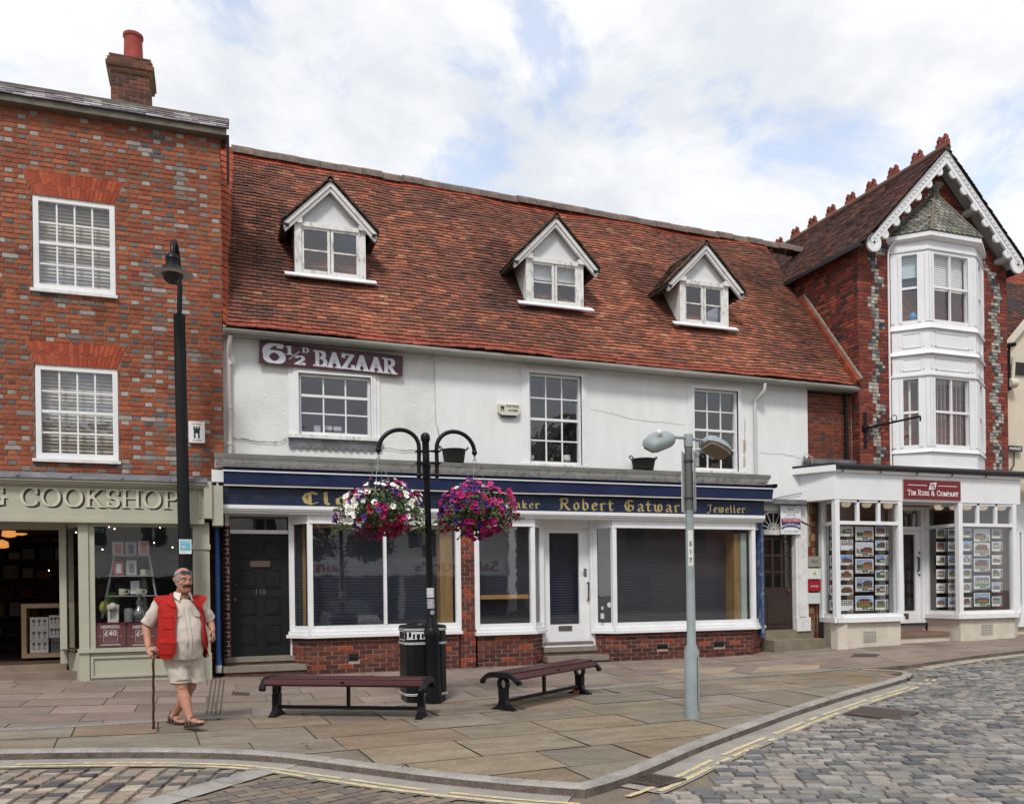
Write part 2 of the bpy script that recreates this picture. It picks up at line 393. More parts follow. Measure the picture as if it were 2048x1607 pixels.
def pen(mb, text, O, u, v, n, h, font=ROM, nib=(.17, .06), ang=0, width=None, gap=.04, col=None, raise_=0.0, small=None):
    """lettering drawn with a broad nib: O baseline start, u reading direction, v up, n outward"""
    O, u, v, n = V(O), V(u), V(v), V(n); tot = sum(font[c.upper() if font is ROM else c][0] * (small if small and c.islower() else 1) + gap for c in text) * h
    k = (width / tot) if width else 1.0; x = 0; ca, sa = math.cos(math.radians(ang)), math.sin(math.radians(ang))
    for ch in text:
        f = small if (small and ch.islower()) else 1.0
        adv, strokes = font[ch.upper() if font is ROM else ch]
        nb = [(sx * nib[0] / 2 * ca - sy * nib[1] / 2 * sa, sx * nib[0] / 2 * sa + sy * nib[1] / 2 * ca) for sx, sy in ((-1, -1), (1, -1), (1, 1), (-1, 1))]
        for st in strokes:
            for p, q in zip(st, st[1:]):
                pts = hull([(p[0] * f + a, p[1] * f + b) for a, b in nb] + [(q[0] * f + a, q[1] * f + b) for a, b in nb])
                _lay[0] = (_lay[0] + 1) % 40; z = raise_ + _lay[0] * .00005
                mb.face([O + u * ((x + a) * h * k) + v * (b * h) + n * z for a, b in pts], col)
        x += adv * f + gap
def txt(mb, text, O, u, v, n, h, width=None, col=None, raise_=0.0, centre=False, bold=False):
    """plain sans lettering from Blender's own built-in font, turned into mesh"""
    cu = bpy.data.curves.new('t', 'FONT'); cu.body = text; cu.size = 1; cu.resolution_u = 2
    if bold: cu.offset = .02
    ob = bpy.data.objects.new('t', cu); COL.objects.link(ob)
    dg = bpy.context.evaluated_depsgraph_get(); me = bpy.data.meshes.new_from_object(ob.evaluated_get(dg))
    if len(me.vertices):
        O, u, v, n = V(O), V(u), V(v), V(n); xs = [p.co.x for p in me.vertices]; w0, w1 = min(xs), max(xs); s = h / .7
        k = width / ((w1 - w0) * s) if width else 1.0
        ox = -(w1 + w0) / 2 if centre else -w0
        vs = [O + u * ((p.co.x + ox) * s * k) + v * (p.co.y * s) + n * raise_ for p in me.vertices]
        mb.mesh(vs, [tuple(f.vertices) for f in me.polygons], col)
    bpy.data.objects.remove(ob); bpy.data.curves.remove(cu); bpy.data.meshes.remove(me)
UX, UZ, NY = V((1, 0, 0)), V((0, 0, 1)), V((0, -1, 0))

# ------------------------------------------------------------------ shared materials
white = M('white_paint', (.74, .75, .76), .45, var=.05, dirt=(.5, .49, .46), ds=3, dk=.25, bump=.08, bs=25)
oldwhite = M('flaking_white_paint', (.70, .70, .68), .6, var=.1, dirt=(.2, .175, .155), ds=4.5, dk=1.0, stretch=(2.2, 2.2, .8), bump=.3, bs=30)
trim = M('weathered_white_trim', (.7, .7, .69), .6, var=.08, dirt=(.3, .29, .28), ds=5, dk=.6, bump=.2, bs=30)
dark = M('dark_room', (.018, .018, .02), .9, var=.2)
skytint_room = M('sky_tinted_dark_room', (.025, .05, .13), .9, var=.2)  # room coloured blue to stand in for sky reflected in the panes
pane_up = glass('old_window_glass', (.93, .95, .97), .9, .15, .13)
pane_shop = glass('shop_window_glass', (.92, .94, .95), .9, .02, .15)
black = M('black_painted_iron', (.007, .007, .009), .38, var=.2, spec=.22, bump=.05, bs=40)
brickm = M('brick_faces', attr=True, rough=.85, var=.22, vs=9, fine=.16, fs=90, bump=.35, bs=70, bdist=.006)
mortar = M('lime_mortar', (.22, .17, .135), .95, var=.2, vs=6, bump=.3, bs=60)
tilem = M('clay_tiles', attr=True, rough=.85, var=.25, vs=5, fine=.2, fs=60, bump=.4, bs=50, bdist=.008)
lead = M('lead_sheet', (.13, .135, .15), .55, var=.25, vs=4, dirt=(.25, .26, .27), ds=4, dk=.5)
# ------------------------------------------------------------------ camera
cam = bpy.data.cameras.new('camera'); co = bpy.data.objects.new('camera', cam); COL.objects.link(co)
cam.lens = F / 2048 * 36; cam.sensor_width = 36; cam.shift_y = (HY - 803.5) / 2048; cam.clip_end = 2000; cam.clip_start = .1
co.matrix_world = Matrix.Translation(CAM) @ Matrix.Rotation(-TH, 4, 'Z') @ Matrix.Rotation(PI / 2, 4, 'X') @ Matrix.Rotation(-RHO, 4, 'Z')
sc.camera = co
sc.view_settings.view_transform = 'Standard'; sc.view_settings.look = 'None'; sc.view_settings.exposure = 0
sc.cycles.max_bounces = 8; sc.cycles.transparent_max_bounces = 12
# ------------------------------------------------------------------ daylight: broken bright cloud, soft sun from behind the camera
SUN_EL, SUN_AZ = math.radians(52), math.radians(-150)      # azimuth of the direction TO the sun, measured from +Y clockwise
w = bpy.data.worlds.new('World'); sc.world = w; w.use_nodes = True; nt = w.node_tree; N = nt.nodes; L = nt.links; N.clear()
out = N.new('ShaderNodeOutputWorld'); sky = N.new('ShaderNodeTexSky'); sky.sky_type = 'NISHITA'; sky.sun_disc = False
sky.sun_elevation = SUN_EL; sky.sun_rotation = SUN_AZ; sky.air_density = 1.0; sky.dust_density = 1.5; sky.ozone_density = .4
b1 = N.new('ShaderNodeBackground'); b1.inputs[1].default_value = .3; L.new(sky.outputs[0], b1.inputs[0])
tc = N.new('ShaderNodeTexCoord'); mp = N.new('ShaderNodeMapping'); mp.inputs['Scale'].default_value = (1.0, 1.0, 1.7); mp.inputs['Location'].default_value = (2.1, .7, 1.3)
L.new(tc.outputs['Generated'], mp.inputs[0])
def wn(scale, det, rg, dist=0):
    n = N.new('ShaderNodeTexNoise'); n.inputs['Scale'].default_value = scale; n.inputs['Detail'].default_value = det; n.inputs['Roughness'].default_value = rg
    n.inputs['Distortion'].default_value = dist; L.new(mp.outputs[0], n.inputs['Vector']); return n.outputs['Fac']
def wr(s, f0, f1, a, b):
    n = N.new('ShaderNodeMapRange'); n.interpolation_type = 'SMOOTHSTEP'; n.inputs[1].default_value = f0; n.inputs[2].default_value = f1; n.inputs[3].default_value = a; n.inputs[4].default_value = b
    L.new(s, n.inputs[0]); return n.outputs[0]
cov = wr(wn(5.2, 9, .6, .4), .35, .49, .5, 1.0)
b2 = N.new('ShaderNodeBackground'); cr_ = N.new('ShaderNodeMix'); cr_.data_type = 'RGBA'
L.new(wr(wn(3.4, 8, .6, .3), .36, .58, 0, 1), cr_.inputs[0]); cr_.inputs[6].default_value = (.80, .835, .89, 1); cr_.inputs[7].default_value = (1.0, 1.01, 1.03, 1)
L.new(cr_.outputs[2], b2.inputs[0]); b2.inputs[1].default_value = 1.0
mx = N.new('ShaderNodeMixShader'); L.new(cov, mx.inputs[0]); L.new(b1.outputs[0], mx.inputs[1]); L.new(b2.outputs[0], mx.inputs[2]); L.new(mx.outputs[0], out.inputs[0])
sl = bpy.data.lights.new('sun', 'SUN'); sl.energy = 2.6; sl.angle = math.radians(11); sl.color = (1, .96, .9)
so = bpy.data.objects.new('sun', sl); COL.objects.link(so)
sd = V((math.sin(SUN_AZ) * math.cos(SUN_EL), math.cos(SUN_AZ) * math.cos(SUN_EL), math.sin(SUN_EL)))
so.rotation_euler = sd.to_track_quat('Z', 'Y').to_euler(); so.location = (0, -10, 20)

# ------------------------------------------------------------------ ground
RD = -.07                                              # carriageway lies this far below the pavement
asph = M('joint_grit', (.17, .135, .105), .95, var=.2, vs=3, fine=.3, fs=80, bump=.4, bs=90)
slabm = M('concrete_slabs', attr=True, rough=.9, spec=.15, var=.12, vs=3, fine=.12, fs=50, dirt=(.13, .11, .095), ds=1.6, dk=.4, bump=.15, bs=60)
yorkm = M('york_stone', attr=True, rough=.88, spec=.15, var=.22, vs=1.7, fine=.2, fs=22, dirt=(.12, .095, .07), ds=1.6, dk=.6, bump=.5, bs=11, stretch=(1, 2.2, 1))
settm = M('granite_setts', attr=True, rough=.75, spec=.15, var=.15, vs=10, fine=.2, fs=120, bump=.35, bs=60)
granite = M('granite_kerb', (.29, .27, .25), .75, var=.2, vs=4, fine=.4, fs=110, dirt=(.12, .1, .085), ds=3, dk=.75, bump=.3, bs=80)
kerbface = M('stained_shaded_kerb_face', (.12, .095, .08), .85, var=.45, vs=5, fine=.4, fs=80, bump=.4, bs=60)  # brown stain plus the shade of the upstand, both in the colour
concm = M('concrete_channel', (.27, .25, .225), .9, var=.15, vs=3, fine=.3, fs=100, dirt=(.14, .12, .1), ds=2, dk=.5, bump=.3, bs=90)
gm = MB()
for (x0, x1, y0, y1) in ((-300, 300, -300, 300),):
    gm.face([(x0, y0, -.75), (x1, y0, -.75), (x1, y1, -.75), (x0, y1, -.75)])
struct(gm.build('ground', M('far_ground', (.12, .115, .11), .95)))
rb = MB(); xs = [-30, -12, -6, -3, -1.5, 0, .8, 2, 4, 6, 8, 9.5, 10.5, 11.5, 12.8, 15, 20, 26, 45]; ys = [-45, -30, -20, -15, -12, -10, -8, -6, -4, -2, 0, 1.2]
for i in range(len(xs) - 1):
    for k in range(len(ys) - 1):
        q = [(xs[i], ys[k]), (xs[i + 1], ys[k]), (xs[i + 1], ys[k + 1]), (xs[i], ys[k + 1])]
        rb.face([(x, y, gz(x, y) + RD - .012) for x, y in q])
struct(rb.build('road', asph))

def P2(l): return [(p.x, p.y) for p in (gp(*q) for q in l)]
KL = P2([(0, 1503), (200, 1500), (400, 1500), (560, 1508), (700, 1527), (850, 1547), (1000, 1562), (1100, 1570), (1170, 1574)])
KL = [(-9.0, KL[0][1] + .9)] + KL
KR = P2([(1230, 1558), (1300, 1532), (1400, 1488), (1500, 1452), (1600, 1416), (1700, 1385), (1790, 1360), (1818, 1353)])
TIP = P2([(1826, 1345), (1800, 1340), (1726, 1337)])
RK = P2([(1800, 1330), (1900, 1316), (2048, 1298)])
RK = RK + [(RK[-1][0] + 9, RK[-1][1] + 1.4)]
STRIP = P2([(0, 1460), (450, 1432), (880, 1402), (1169, 1378), (1400, 1357), (1690, 1336)])
STRIP = [(-9.0, STRIP[0][1] - .9)] + STRIP

def offs(line, d):
    out = []
    for i, p in enumerate(line):
        a, b = line[max(i - 1, 0)], line[min(i + 1, len(line) - 1)]; dx, dy = b[0] - a[0], b[1] - a[1]; l = math.hypot(dx, dy) or 1
        out.append((p[0] - dy / l * d, p[1] + dx / l * d))
    return out
def dens(line, step=.25):
    o = []
    for a, b in zip(line, line[1:]):
        n = max(1, int(math.hypot(b[0] - a[0], b[1] - a[1]) / step))
        o += [(a[0] + (b[0] - a[0]) * i / n, a[1] + (b[1] - a[1]) * i / n) for i in range(n)]
    return o + [line[-1]]
def smooth2(line, n=2):
    for _ in range(n):
        o = [line[0]]
        for a, b in zip(line, line[1:]): o += [(a[0] * .75 + b[0] * .25, a[1] * .75 + b[1] * .25), (a[0] * .25 + b[0] * .75, a[1] * .25 + b[1] * .75)]
        line = o + [line[-1]]
    return line
def hp(poly, a, b, c):                                       # keep a*x+b*y+c>=0
    o = []
    for i in range(len(poly)):
        p, q = poly[i], poly[(i + 1) % len(poly)]; dp, dq = a * p[0] + b * p[1] + c, a * q[0] + b * q[1] + c
        if dp >= 0: o.append(p)
        if (dp > 0) != (dq > 0) and abs(dp - dq) > 1e-12: t = dp / (dp - dq); o.append((p[0] + (q[0] - p[0]) * t, p[1] + (q[1] - p[1]) * t))
    return o
def above(poly, line, sgn=1):
    """pieces of a convex polygon on the far (sgn=1) or near (sgn=-1) side of a polyline y=f(x)"""
    res = []
    for (xa, ya), (xb, yb) in zip(line, line[1:]):
        if xb - xa < 1e-6: continue
        p = hp(hp(poly, 1, 0, -xa), -1, 0, xb)
        if len(p) < 3: continue
        m = (yb - ya) / (xb - xa); p = hp(p, -m * sgn, sgn, (-ya + m * xa) * sgn)
        if len(p) > 2: res.append(p)
    return res
def near_edge(x, line):
    for (xa, ya), (xb, yb) in zip(line, line[1:]):
        if xa <= x <= xb: return ya + (yb - ya) * (x - xa) / (xb - xa)
    return line[0][1] if x < line[0][0] else line[-1][1]
def strip_mesh(mb, l0, l1, d0, d1, col=None, wob=0):
    for i in range(len(l0) - 1):
        q = [l0[i], l0[i + 1], l1[i + 1], l1[i]]; dz = [d0, d0, d1, d1]
        mb.face([(p[0], p[1], gz(*p) + z) for p, z in zip(q, dz)], col)

# near side of the nib pavement, kerb corner and far right kerb
KLs, KRs, TIPs = smooth2(KL), smooth2([KL[-1]] + KR + TIP[:1]), smooth2([KR[-1]] + TIP)
edge = KLs + KRs[1:]                                          # y=f(x) from left to the tip
inner = offs(KLs, .13)[:-1] + [(KL[-1][0] - .02, KL[-1][1] + .18)] + offs(KRs, .125)[1:]
_m = []
for p in inner:
    if not _m or p[0] > _m[-1][0] + .004: _m.append(p)
inner = _m
rk = smooth2([STRIP[-1]] + RK)
stripS = smooth2(STRIP, 1)
pav = MB()
def fillbase(mb, lo, hi, x0, x1, dz, step=.4):
    x = x0
    while x < x1 - .01:
        xb = min(x + step, x1); a0, a1, b0, b1 = near_edge(x, lo), near_edge(xb, lo), near_edge(x, hi), near_edge(xb, hi)
        n = 6
        for k in range(n):
            f0, f1 = k / n, (k + 1) / n
            q = [(x, a0 + (b0 - a0) * f0), (xb, a1 + (b1 - a1) * f0), (xb, a1 + (b1 - a1) * f1), (x, b0 * f1 + a0 * (1 - f1))]
            mb.face([(p[0], p[1], gz(*p) + dz) for p in q])
        x = xb
low = inner[:-2]
far = [(-10, .9), (30, .9)]
lowline = [(-9, near_edge(-9, low))] + [p for p in low if -9 < p[0] < 10.2] + [(10.25, STRIP[-1][1] - .05)] + [p for p in rk if p[0] > 10.3]
fillbase(pav, lowline, far, -9, 22, -.012)
struct(pav.build('pavement', M('pavement_bed', (.11, .09, .07), .95, var=.25, vs=4, dirt=(.05, .07, .02), ds=2.5, dk=.6)))

sl1 = MB(); y = -6.2; row = 0
CC = [S(168, 150, 138), S(160, 143, 130), S(172, 155, 144), S(152, 137, 126), S(165, 150, 142)]
up = offs(stripS, .09)
lo1 = [p for p in up if p[0] < 9.9] + [p for p in offs(rk, .16) if p[0] > 10]
while y < .5:
    h = .62; x = -9 - (row % 2) * .45 + .2 * (row % 3)
    while x < 22:
        wd = R.choice([.6, .75, .9, .9]); a = .005
        for p in above([(x + a, y + a), (x + wd - a, y + a), (x + wd - a, y + h - a), (x + a, y + h - a)], lo1):
            pass
        c = jit(R.choice(CC), .1); c = tuple(v * .6 for v in c); t1, t2 = R.uniform(-.002, .003), R.uniform(-.002, .003)
        for p in above([(x + a, y + a), (x + wd - a, y + a), (x + wd - a, y + h - a), (x + a, y + h - a)], lo1):
            sl1.face([(q[0], q[1], gz(*q) + t1) for q in p], c)
        x += wd
    y += h; row += 1
struct(sl1.build('pavement_slabs', slabm))
ys_ = MB(); YC = [S(156, 142, 124), S(150, 140, 126), S(146, 136, 122), S(160, 144, 122), S(150, 137, 119), S(144, 132, 118), S(158, 148, 134), S(150, 131, 112)]
def tohi(poly):
    o = []
    for p in above(poly, inner): o += above(p, offs(stripS, -.09), -1)
    return o
ang = math.radians(4); ca_, sa_ = math.cos(ang), math.sin(ang)
v = -10.5
while v < -1:
    h = R.choice([.55, .62, .7, .78]); u_ = -9 + R.uniform(0, .8)
    while u_ < 13:
        wd = R.choice([.62, .8, .95, 1.1, 1.25]); a = .008; k1, k2 = R.uniform(-.02, .02), R.uniform(-.015, .015)
        q = [(u_ + a, v + a + k2), (u_ + wd - a + k1, v + a), (u_ + wd - a, v + h - a), (u_ + a, v + h - a)]
        q = [(p[0] * ca_ - p[1] * sa_, p[0] * sa_ + p[1] * ca_) for p in q]
        c = tuple(x * .66 for x in jit(R.choice(YC), .07)); t = R.uniform(-.002, .003)
        for p in tohi(q): ys_.face([(g[0], g[1], gz(*g) + t) for g in p], c)
        u_ += wd
    v += h
struct(ys_.build('york_stone_paving', yorkm))
# weeds in the joints and the granite strip between the two pavings
gs = MB(); strip_mesh(gs, offs(stripS, -.085), offs(stripS, .085), .002, .002); struct(gs.build('granite_strip', M('granite_strip', (.215, .2, .185), .85, var=.2, vs=8, fine=.5, fs=60, bump=.5, bs=60)))
# kerbs: granite top, stained upstand with its shade put into the colour
kb = MB()
def kerb(mb, ln, wd, segs=True):
    o = dens(ln, .12); i_ = offs(o, wd); l = 0; prev = None
    for k in range(len(o) - 1):
        mb.mi = 0; q = [o[k], o[k + 1], i_[k + 1], i_[k]]; m = lambda p: gz(*p)
        l += math.hypot(o[k + 1][0] - o[k][0], o[k + 1][1] - o[k][1]); t = .001 * math.sin(l * 1.3)
        b = offs([o[k], o[k + 1]], .018)
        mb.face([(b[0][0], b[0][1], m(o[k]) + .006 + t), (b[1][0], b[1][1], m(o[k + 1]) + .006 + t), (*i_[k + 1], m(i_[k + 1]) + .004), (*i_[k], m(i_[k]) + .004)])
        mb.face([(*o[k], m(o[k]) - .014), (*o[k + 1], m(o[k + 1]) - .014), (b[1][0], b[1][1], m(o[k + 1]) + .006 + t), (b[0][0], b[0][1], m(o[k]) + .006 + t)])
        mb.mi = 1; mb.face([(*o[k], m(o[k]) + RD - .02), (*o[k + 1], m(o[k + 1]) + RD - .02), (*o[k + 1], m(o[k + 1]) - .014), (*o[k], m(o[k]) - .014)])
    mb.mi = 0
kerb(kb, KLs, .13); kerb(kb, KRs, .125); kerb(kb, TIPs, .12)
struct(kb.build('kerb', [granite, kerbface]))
kb2 = MB(); kerb(kb2, rk, .16)
tip = [p for p in inner if p[0] > 8.6]; hub = STRIP[-1]; far_ = [(p[0] - .02, p[1] + .0) for p in offs(TIPs, .11)]
loop = tip + [p for p in far_[2:] if p[0] > hub[0]] + [hub] + [(x, near_edge(x, offs(stripS, -.085))) for x in (9.6, 9.1, 8.6)]
tb = MB(); cxy = (sum(p[0] for p in loop) / len(loop), sum(p[1] for p in loop) / len(loop))
for a, b in zip(loop, loop[1:] + loop[:1]): tb.face([(*cxy, gz(*cxy) - .003), (*a, gz(*a) - .003), (*b, gz(*b) - .003)], tuple(x * .6 for x in S(150, 130, 104)))
struct(tb.build('york_stone_paving', yorkm))
struct(kb2.build('kerb', [M('brown_kerb', (.2, .15, .12), .8, var=.2, vs=3, fine=.2, fs=60, dirt=(.1, .08, .07), ds=3, bump=.2, bs=50), kerbface]))
# concrete channel and double yellow lines
ch = MB(); KLd, KRd, RKd = dens(KLs, .1), dens(KRs, .1), dens(rk, .15)
def poly_off(line, a, b, dz, mb, gapn=0, wob=.006, seed=1.0):
    l0, l1 = offs(line, -a), offs(line, -b)
    for k in range(len(line) - 1):
        q = [l1[k], l1[k + 1], l0[k + 1], l0[k]]
        if gapn and mnoise.noise(V((k * .35, seed, a * 9))) > .42: continue
        j = lambda s: (mnoise.noise(V((k * .9 + s, seed * 3, a))) * wob)
        q = [(p[0] + j(0), p[1] + j(5)) for p in q[:2]] + [(p[0] + j(9), p[1] + j(14)) for p in q[2:]]
        mb.face([(p[0], p[1], gz(*p) + RD + dz) for p in q])
KRx = KRd + dens(TIPs, .1)[1:6]
poly_off(KLd[:-3], -.02, .36, .0, ch, wob=.0); poly_off(KRx[6:], -.02, .38, .0, ch, wob=.0); poly_off(RKd[8:], -.02, .3, .0, ch, wob=0)
struct(ch.build('concrete_channel', concm))
yl = MB()
def ylines(line, a, gapn, seed):
    l = dens(line, .035)
    for d, s in ((a, seed), (a + .1, seed + 7)):
        l0, l1 = offs(l, -d), offs(l, -(d + .052))
        for k in range(len(l) - 1):
            e = lambda t: .011 * mnoise.noise(V((t * .8, s, 1.7))) + .007 * mnoise.noise(V((t * 2.3, s, 9.1)))
            if mnoise.noise(V((k * .11, s * 2, .3))) > .27: continue
            f = lambda i, ll, sg: (ll[i][0] + sg * e(i), ll[i][1] + sg * e(i + 300))
            q = [f(k, l1, 1), f(k + 1, l1, 1), f(k + 1, l0, -1), f(k, l0, -1)]
            yl.face([(p[0], p[1], gz(*p) + RD + .005) for p in q])
ylines(KLs, .19, 1, 3.3); ylines(KRs[3:] + TIPs[1:3], .2, 1, 5.1); ylines(rk[6:], .14, 1, 8.8)
struct(yl.build('yellow_lines', M('worn_yellow_paint', (.52, .43, .25), .85, var=.2, vs=8, fine=.3, fs=70, dirt=(.27, .24, .2), ds=11, dk=.95)))

# granite setts: the street on the right
def sett(mb, q, c, hgt, r):
    cx = sum(p[0] for p in q) / 4; cy = sum(p[1] for p in q) / 4; top = []; bot = []
    for p in q:
        bot.append((p[0], p[1], gz(*p) + RD - .014))
        f = .9; x, y_ = cx + (p[0] - cx) * f + r.uniform(-.006, .006), cy + (p[1] - cy) * f + r.uniform(-.006, .006); top.append((x, y_, gz(x, y_) + RD + hgt + r.uniform(-.003, .003)))
    mid = [((b[0] * .55 + t[0] * .45), (b[1] * .55 + t[1] * .45), b[2] * .35 + t[2] * .65) for b, t in zip(bot, top)]
    mb.mesh(bot + mid + top, [(0, 1, 5, 4), (1, 2, 6, 5), (2, 3, 7, 6), (3, 0, 4, 7), (4, 5, 9, 8), (5, 6, 10, 9), (6, 7, 11, 10), (7, 4, 8, 11), (8, 9, 10, 11)], c)
SC = [S(146, 143, 140), S(166, 161, 155), S(130, 129, 129), S(112, 112, 115), S(138, 135, 132), S(160, 150, 143), S(122, 121, 122), S(144, 142, 140), S(104, 105, 109), S(154, 149, 143)]
lim = offs(KRx, -.36); lim2 = offs(RKd, -.3)
limR = [p for p in lim if p[0] < 10.9] ; xm = max(p[0] for p in limR)
def street_ok(x, y):
    if x < KL[-1][0] + .3: return False
    if x < xm and y > near_edge(x, sorted(limR)) - .04: return False
    if x >= xm - .2 and y > near_edge(x, sorted(lim2)) - .06: return False
    g = gp_rel(x, y); return g
def gp_rel(x, y):                                            # only where the camera, or a camera a step aside, could see it
    dx, dy = x - CAM[0], y - CAM[1]; fwd = dx * _st + dy * _ct; lat = dx * _ct - dy * _st
    return fwd > 4.2 and abs(lat) < fwd * .66 + 1.5
st = MB(); a2 = math.radians(-20); c2, s2 = math.cos(a2), math.sin(a2); v = -18.0; GR = gp(1245, 1555, RD), gp(1370, 1565, RD)
gcx, gcy = (GR[0].x + GR[1].x) / 2, (GR[0].y + GR[1].y) / 2
mh = gp(1762, 1426, RD)
while v < 12:
    h = R.uniform(.108, .14); u_ = -6 + R.uniform(0, .2)
    while u_ < 30:
        wd = R.uniform(.13, .225); g = .008
        wv = .05 * mnoise.noise(V((u_ * .35, v * .3, 4)))
        q = [(u_ + g, v + g + wv), (u_ + wd - g, v + g + wv), (u_ + wd - g + R.uniform(-.008, .008), v + h - g + wv), (u_ + g + R.uniform(-.008, .008), v + h - g + wv)]
        q = [(p[0] * c2 - p[1] * s2, p[0] * s2 + p[1] * c2) for p in q]; cx = sum(p[0] for p in q) / 4; cy = sum(p[1] for p in q) / 4
        u_ += wd
        if not street_ok(cx, cy) or (abs(cx - gcx) < .38 and abs(cy - gcy) < .33) or (abs(cx - mh.x) < .5 and abs(cy - mh.y) < .33): continue
        k = mnoise.noise(V((cx * .5, cy * .5, 0))); c = jit(R.choice(SC), .1); c = tuple(x * (.74 + .16 * k) * w_ for x, w_ in zip(c, (1.0, .99, .97)))
        sett(st, q, c, R.uniform(.004, .014), R)
    v += h
struct(st.build('cobbled_street', settm))
# bottom left: bigger setts with sandy joints, a granite band and block paving
b0, b1_ = gp(650, 1503, RD), gp(300, 1607, RD); bd = (b1_ - b0); bd.z = 0; bl_ = bd.length; bd /= bl_; bn = V((-bd.y, bd.x, 0))
limL = sorted(offs(KLd[:-2], -.35))
def side(x, y): return (x - b0.x) * bn.x + (y - b0.y) * bn.y
sgnL = side(-1.5, -6.6)
s3 = MB(); u_ = -7.0; SC2 = [S(182, 170, 158), S(160, 150, 140), S(196, 184, 170), S(118, 116, 116), S(98, 98, 102), S(176, 156, 142), S(150, 144, 138), S(168, 156, 144)]
while u_ < 3:
    wd = R.uniform(.125, .155); v = -14.0
    while v < -5.0:
        h = R.uniform(.1, .16); g = .009
        bx = lambda yy: .22 * (yy + 7) + .1 * (yy + 7) ** 2 * .3
        q = [(u_ + g + bx(v), v + g), (u_ + wd - g + bx(v), v + g), (u_ + wd - g + bx(v + h), v + h - g), (u_ + g + bx(v + h), v + h - g)]; v += h
        cx = sum(p[0] for p in q) / 4; cy = sum(p[1] for p in q) / 4
        if side(cx, cy) * sgnL < 0 or abs(side(cx, cy)) < .16 or cy > near_edge(cx, limL) - .06 or not gp_rel(cx, cy): continue
        sett(s3, q, tuple(x * .66 * w_ for x, w_ in zip(jit(R.choice(SC2), .08), (1.02, 1, .96))), R.uniform(.004, .012), R)
    u_ += wd + .02
struct(s3.build('granite_setts', settm))
bp = MB(); v = -15.0; a3 = math.radians(24); c3, s3_ = math.cos(a3), math.sin(a3); row = 0; BC = [S(150, 138, 126), S(140, 130, 120), S(132, 122, 114), S(160, 144, 126), S(126, 120, 116)]
sm = M('sand_joint', (.24, .18, .12), .95, var=.2, vs=5)
while v < 4:
    u_ = -14 - (row % 2) * .11; row += 1
    while u_ < 8:
        q = [(u_ + .004, v + .004), (u_ + .216, v + .004), (u_ + .216, v + .101), (u_ + .004, v + .101)]; u_ += .22
        q = [(p[0] * c3 - p[1] * s3_, p[0] * s3_ + p[1] * c3) for p in q]; cx = sum(p[0] for p in q) / 4; cy = sum(p[1] for p in q) / 4
        if side(cx, cy) * sgnL > 0 or abs(side(cx, cy)) < .17 or cy > near_edge(cx, limL) - .06 or cx > KL[-1][0] + .3 or not gp_rel(cx, cy): continue
        t = R.uniform(0, .003); bp.face([(p[0], p[1], gz(*p) + RD - .002 + t) for p in q], tuple(x * .6 for x in jit(R.choice(BC), .14)))
    v += .105
struct(bp.build('block_paving', slabm))
gb = MB(); e = b0 - bd * .1; z_ = lambda p: (p.x, p.y, gz(p.x, p.y) + RD + .003)
for i in range(12):
    p, q = e + bd * (i * .5), e + bd * (i * .5 + .494); gb.face([z_(p - bn * .13), z_(q - bn * .13), z_(q + bn * .13), z_(p + bn * .13)])
struct(gb.build('granite_band', granite))
# ================================================================== LEFT: brick house with the cook shop
YL = -.12
house = thing('brick_house', 'three-storey house of orange brick flecked with grey headers above a sage green cook shop', 'house', (-1.5, 0, gz(-1.5, 0)))
xr = at(444, 600, YL).x; xl = -4.2; ztop = at(220, 232, YL).z
W1 = rect((63, 388), (232, 592), YL); W2 = rect((68, 727), (238, 922), YL)
zb = at(200, 945, YL).z
mb = MB(); wall_holes(mb, xl, xr, zb - .1, ztop + .1, YL, [W1, W2], .12)
mb.face([(xr, YL, 0), (xr, 6, 0), (xr, 6, ztop + .6), (xr, YL, ztop + .1)]); mb.face([(xl, 6, 0), (xr, 6, 0), (xr, 6, ztop), (xl, 6, ztop)]); mb.face([(xl, YL, 0), (xl, 6, 0), (xl, 6, ztop), (xl, YL, ztop)])
mb.build('wall', mortar, house)
OR = [S(188, 96, 58), S(174, 86, 54), S(194, 104, 64), S(182, 92, 54), S(168, 84, 56), S(196, 110, 72)]
GR_ = [S(166, 158, 154), S(132, 124, 122), S(184, 174, 168), S(142, 120, 110), S(108, 102, 104), S(158, 132, 118), S(200, 192, 186), S(158, 110, 84)]
def colL(u, z, hd):
    x = u; band = abs(x - at(330, 600, YL).x) < .42
    if hd and R.random() < .62: c = R.choice(GR_)
    elif band and R.random() < .26: c = R.choice(GR_)
    elif R.random() < .05: c = R.choice(GR_)
    else: c = R.choice(OR)
    k = .5 + .12 * mnoise.noise(V((x * .9, z * .8, 5))) + .07 * mnoise.noise(V((x * 4, z * .5, 8)))
    if R.random() < .04: k *= .7
    return tuple(v * k * 1.2 for v in jit(mixc(c, (.3, .2, .15), .12), .1))
def archz(W):                                                # flat gauged arch over a window: slanted ends
    x0, x1, z0, z1 = W; return (x0 - .13, x0 + .02, x1 - .02, x1 + .13, z1, z1 + .36)
A1, A2 = archz(W1), archz(W2)
def cutL(z):
    o = []
    for W, A in ((W1, A1), (W2, A2)):
        if W[2] - .02 < z < W[3]: o.append((W[0], W[1]))
        elif A[4] <= z < A[5]: t = (z - A[4]) / (A[5] - A[4]); o.append((A[1] + (A[0] - A[1]) * t, A[2] + (A[3] - A[2]) * t))
    return o
mb = MB(); bricks(mb, (0, YL, 0), UX, NY, xl, xr - .002, zb, ztop, colL, cutL)
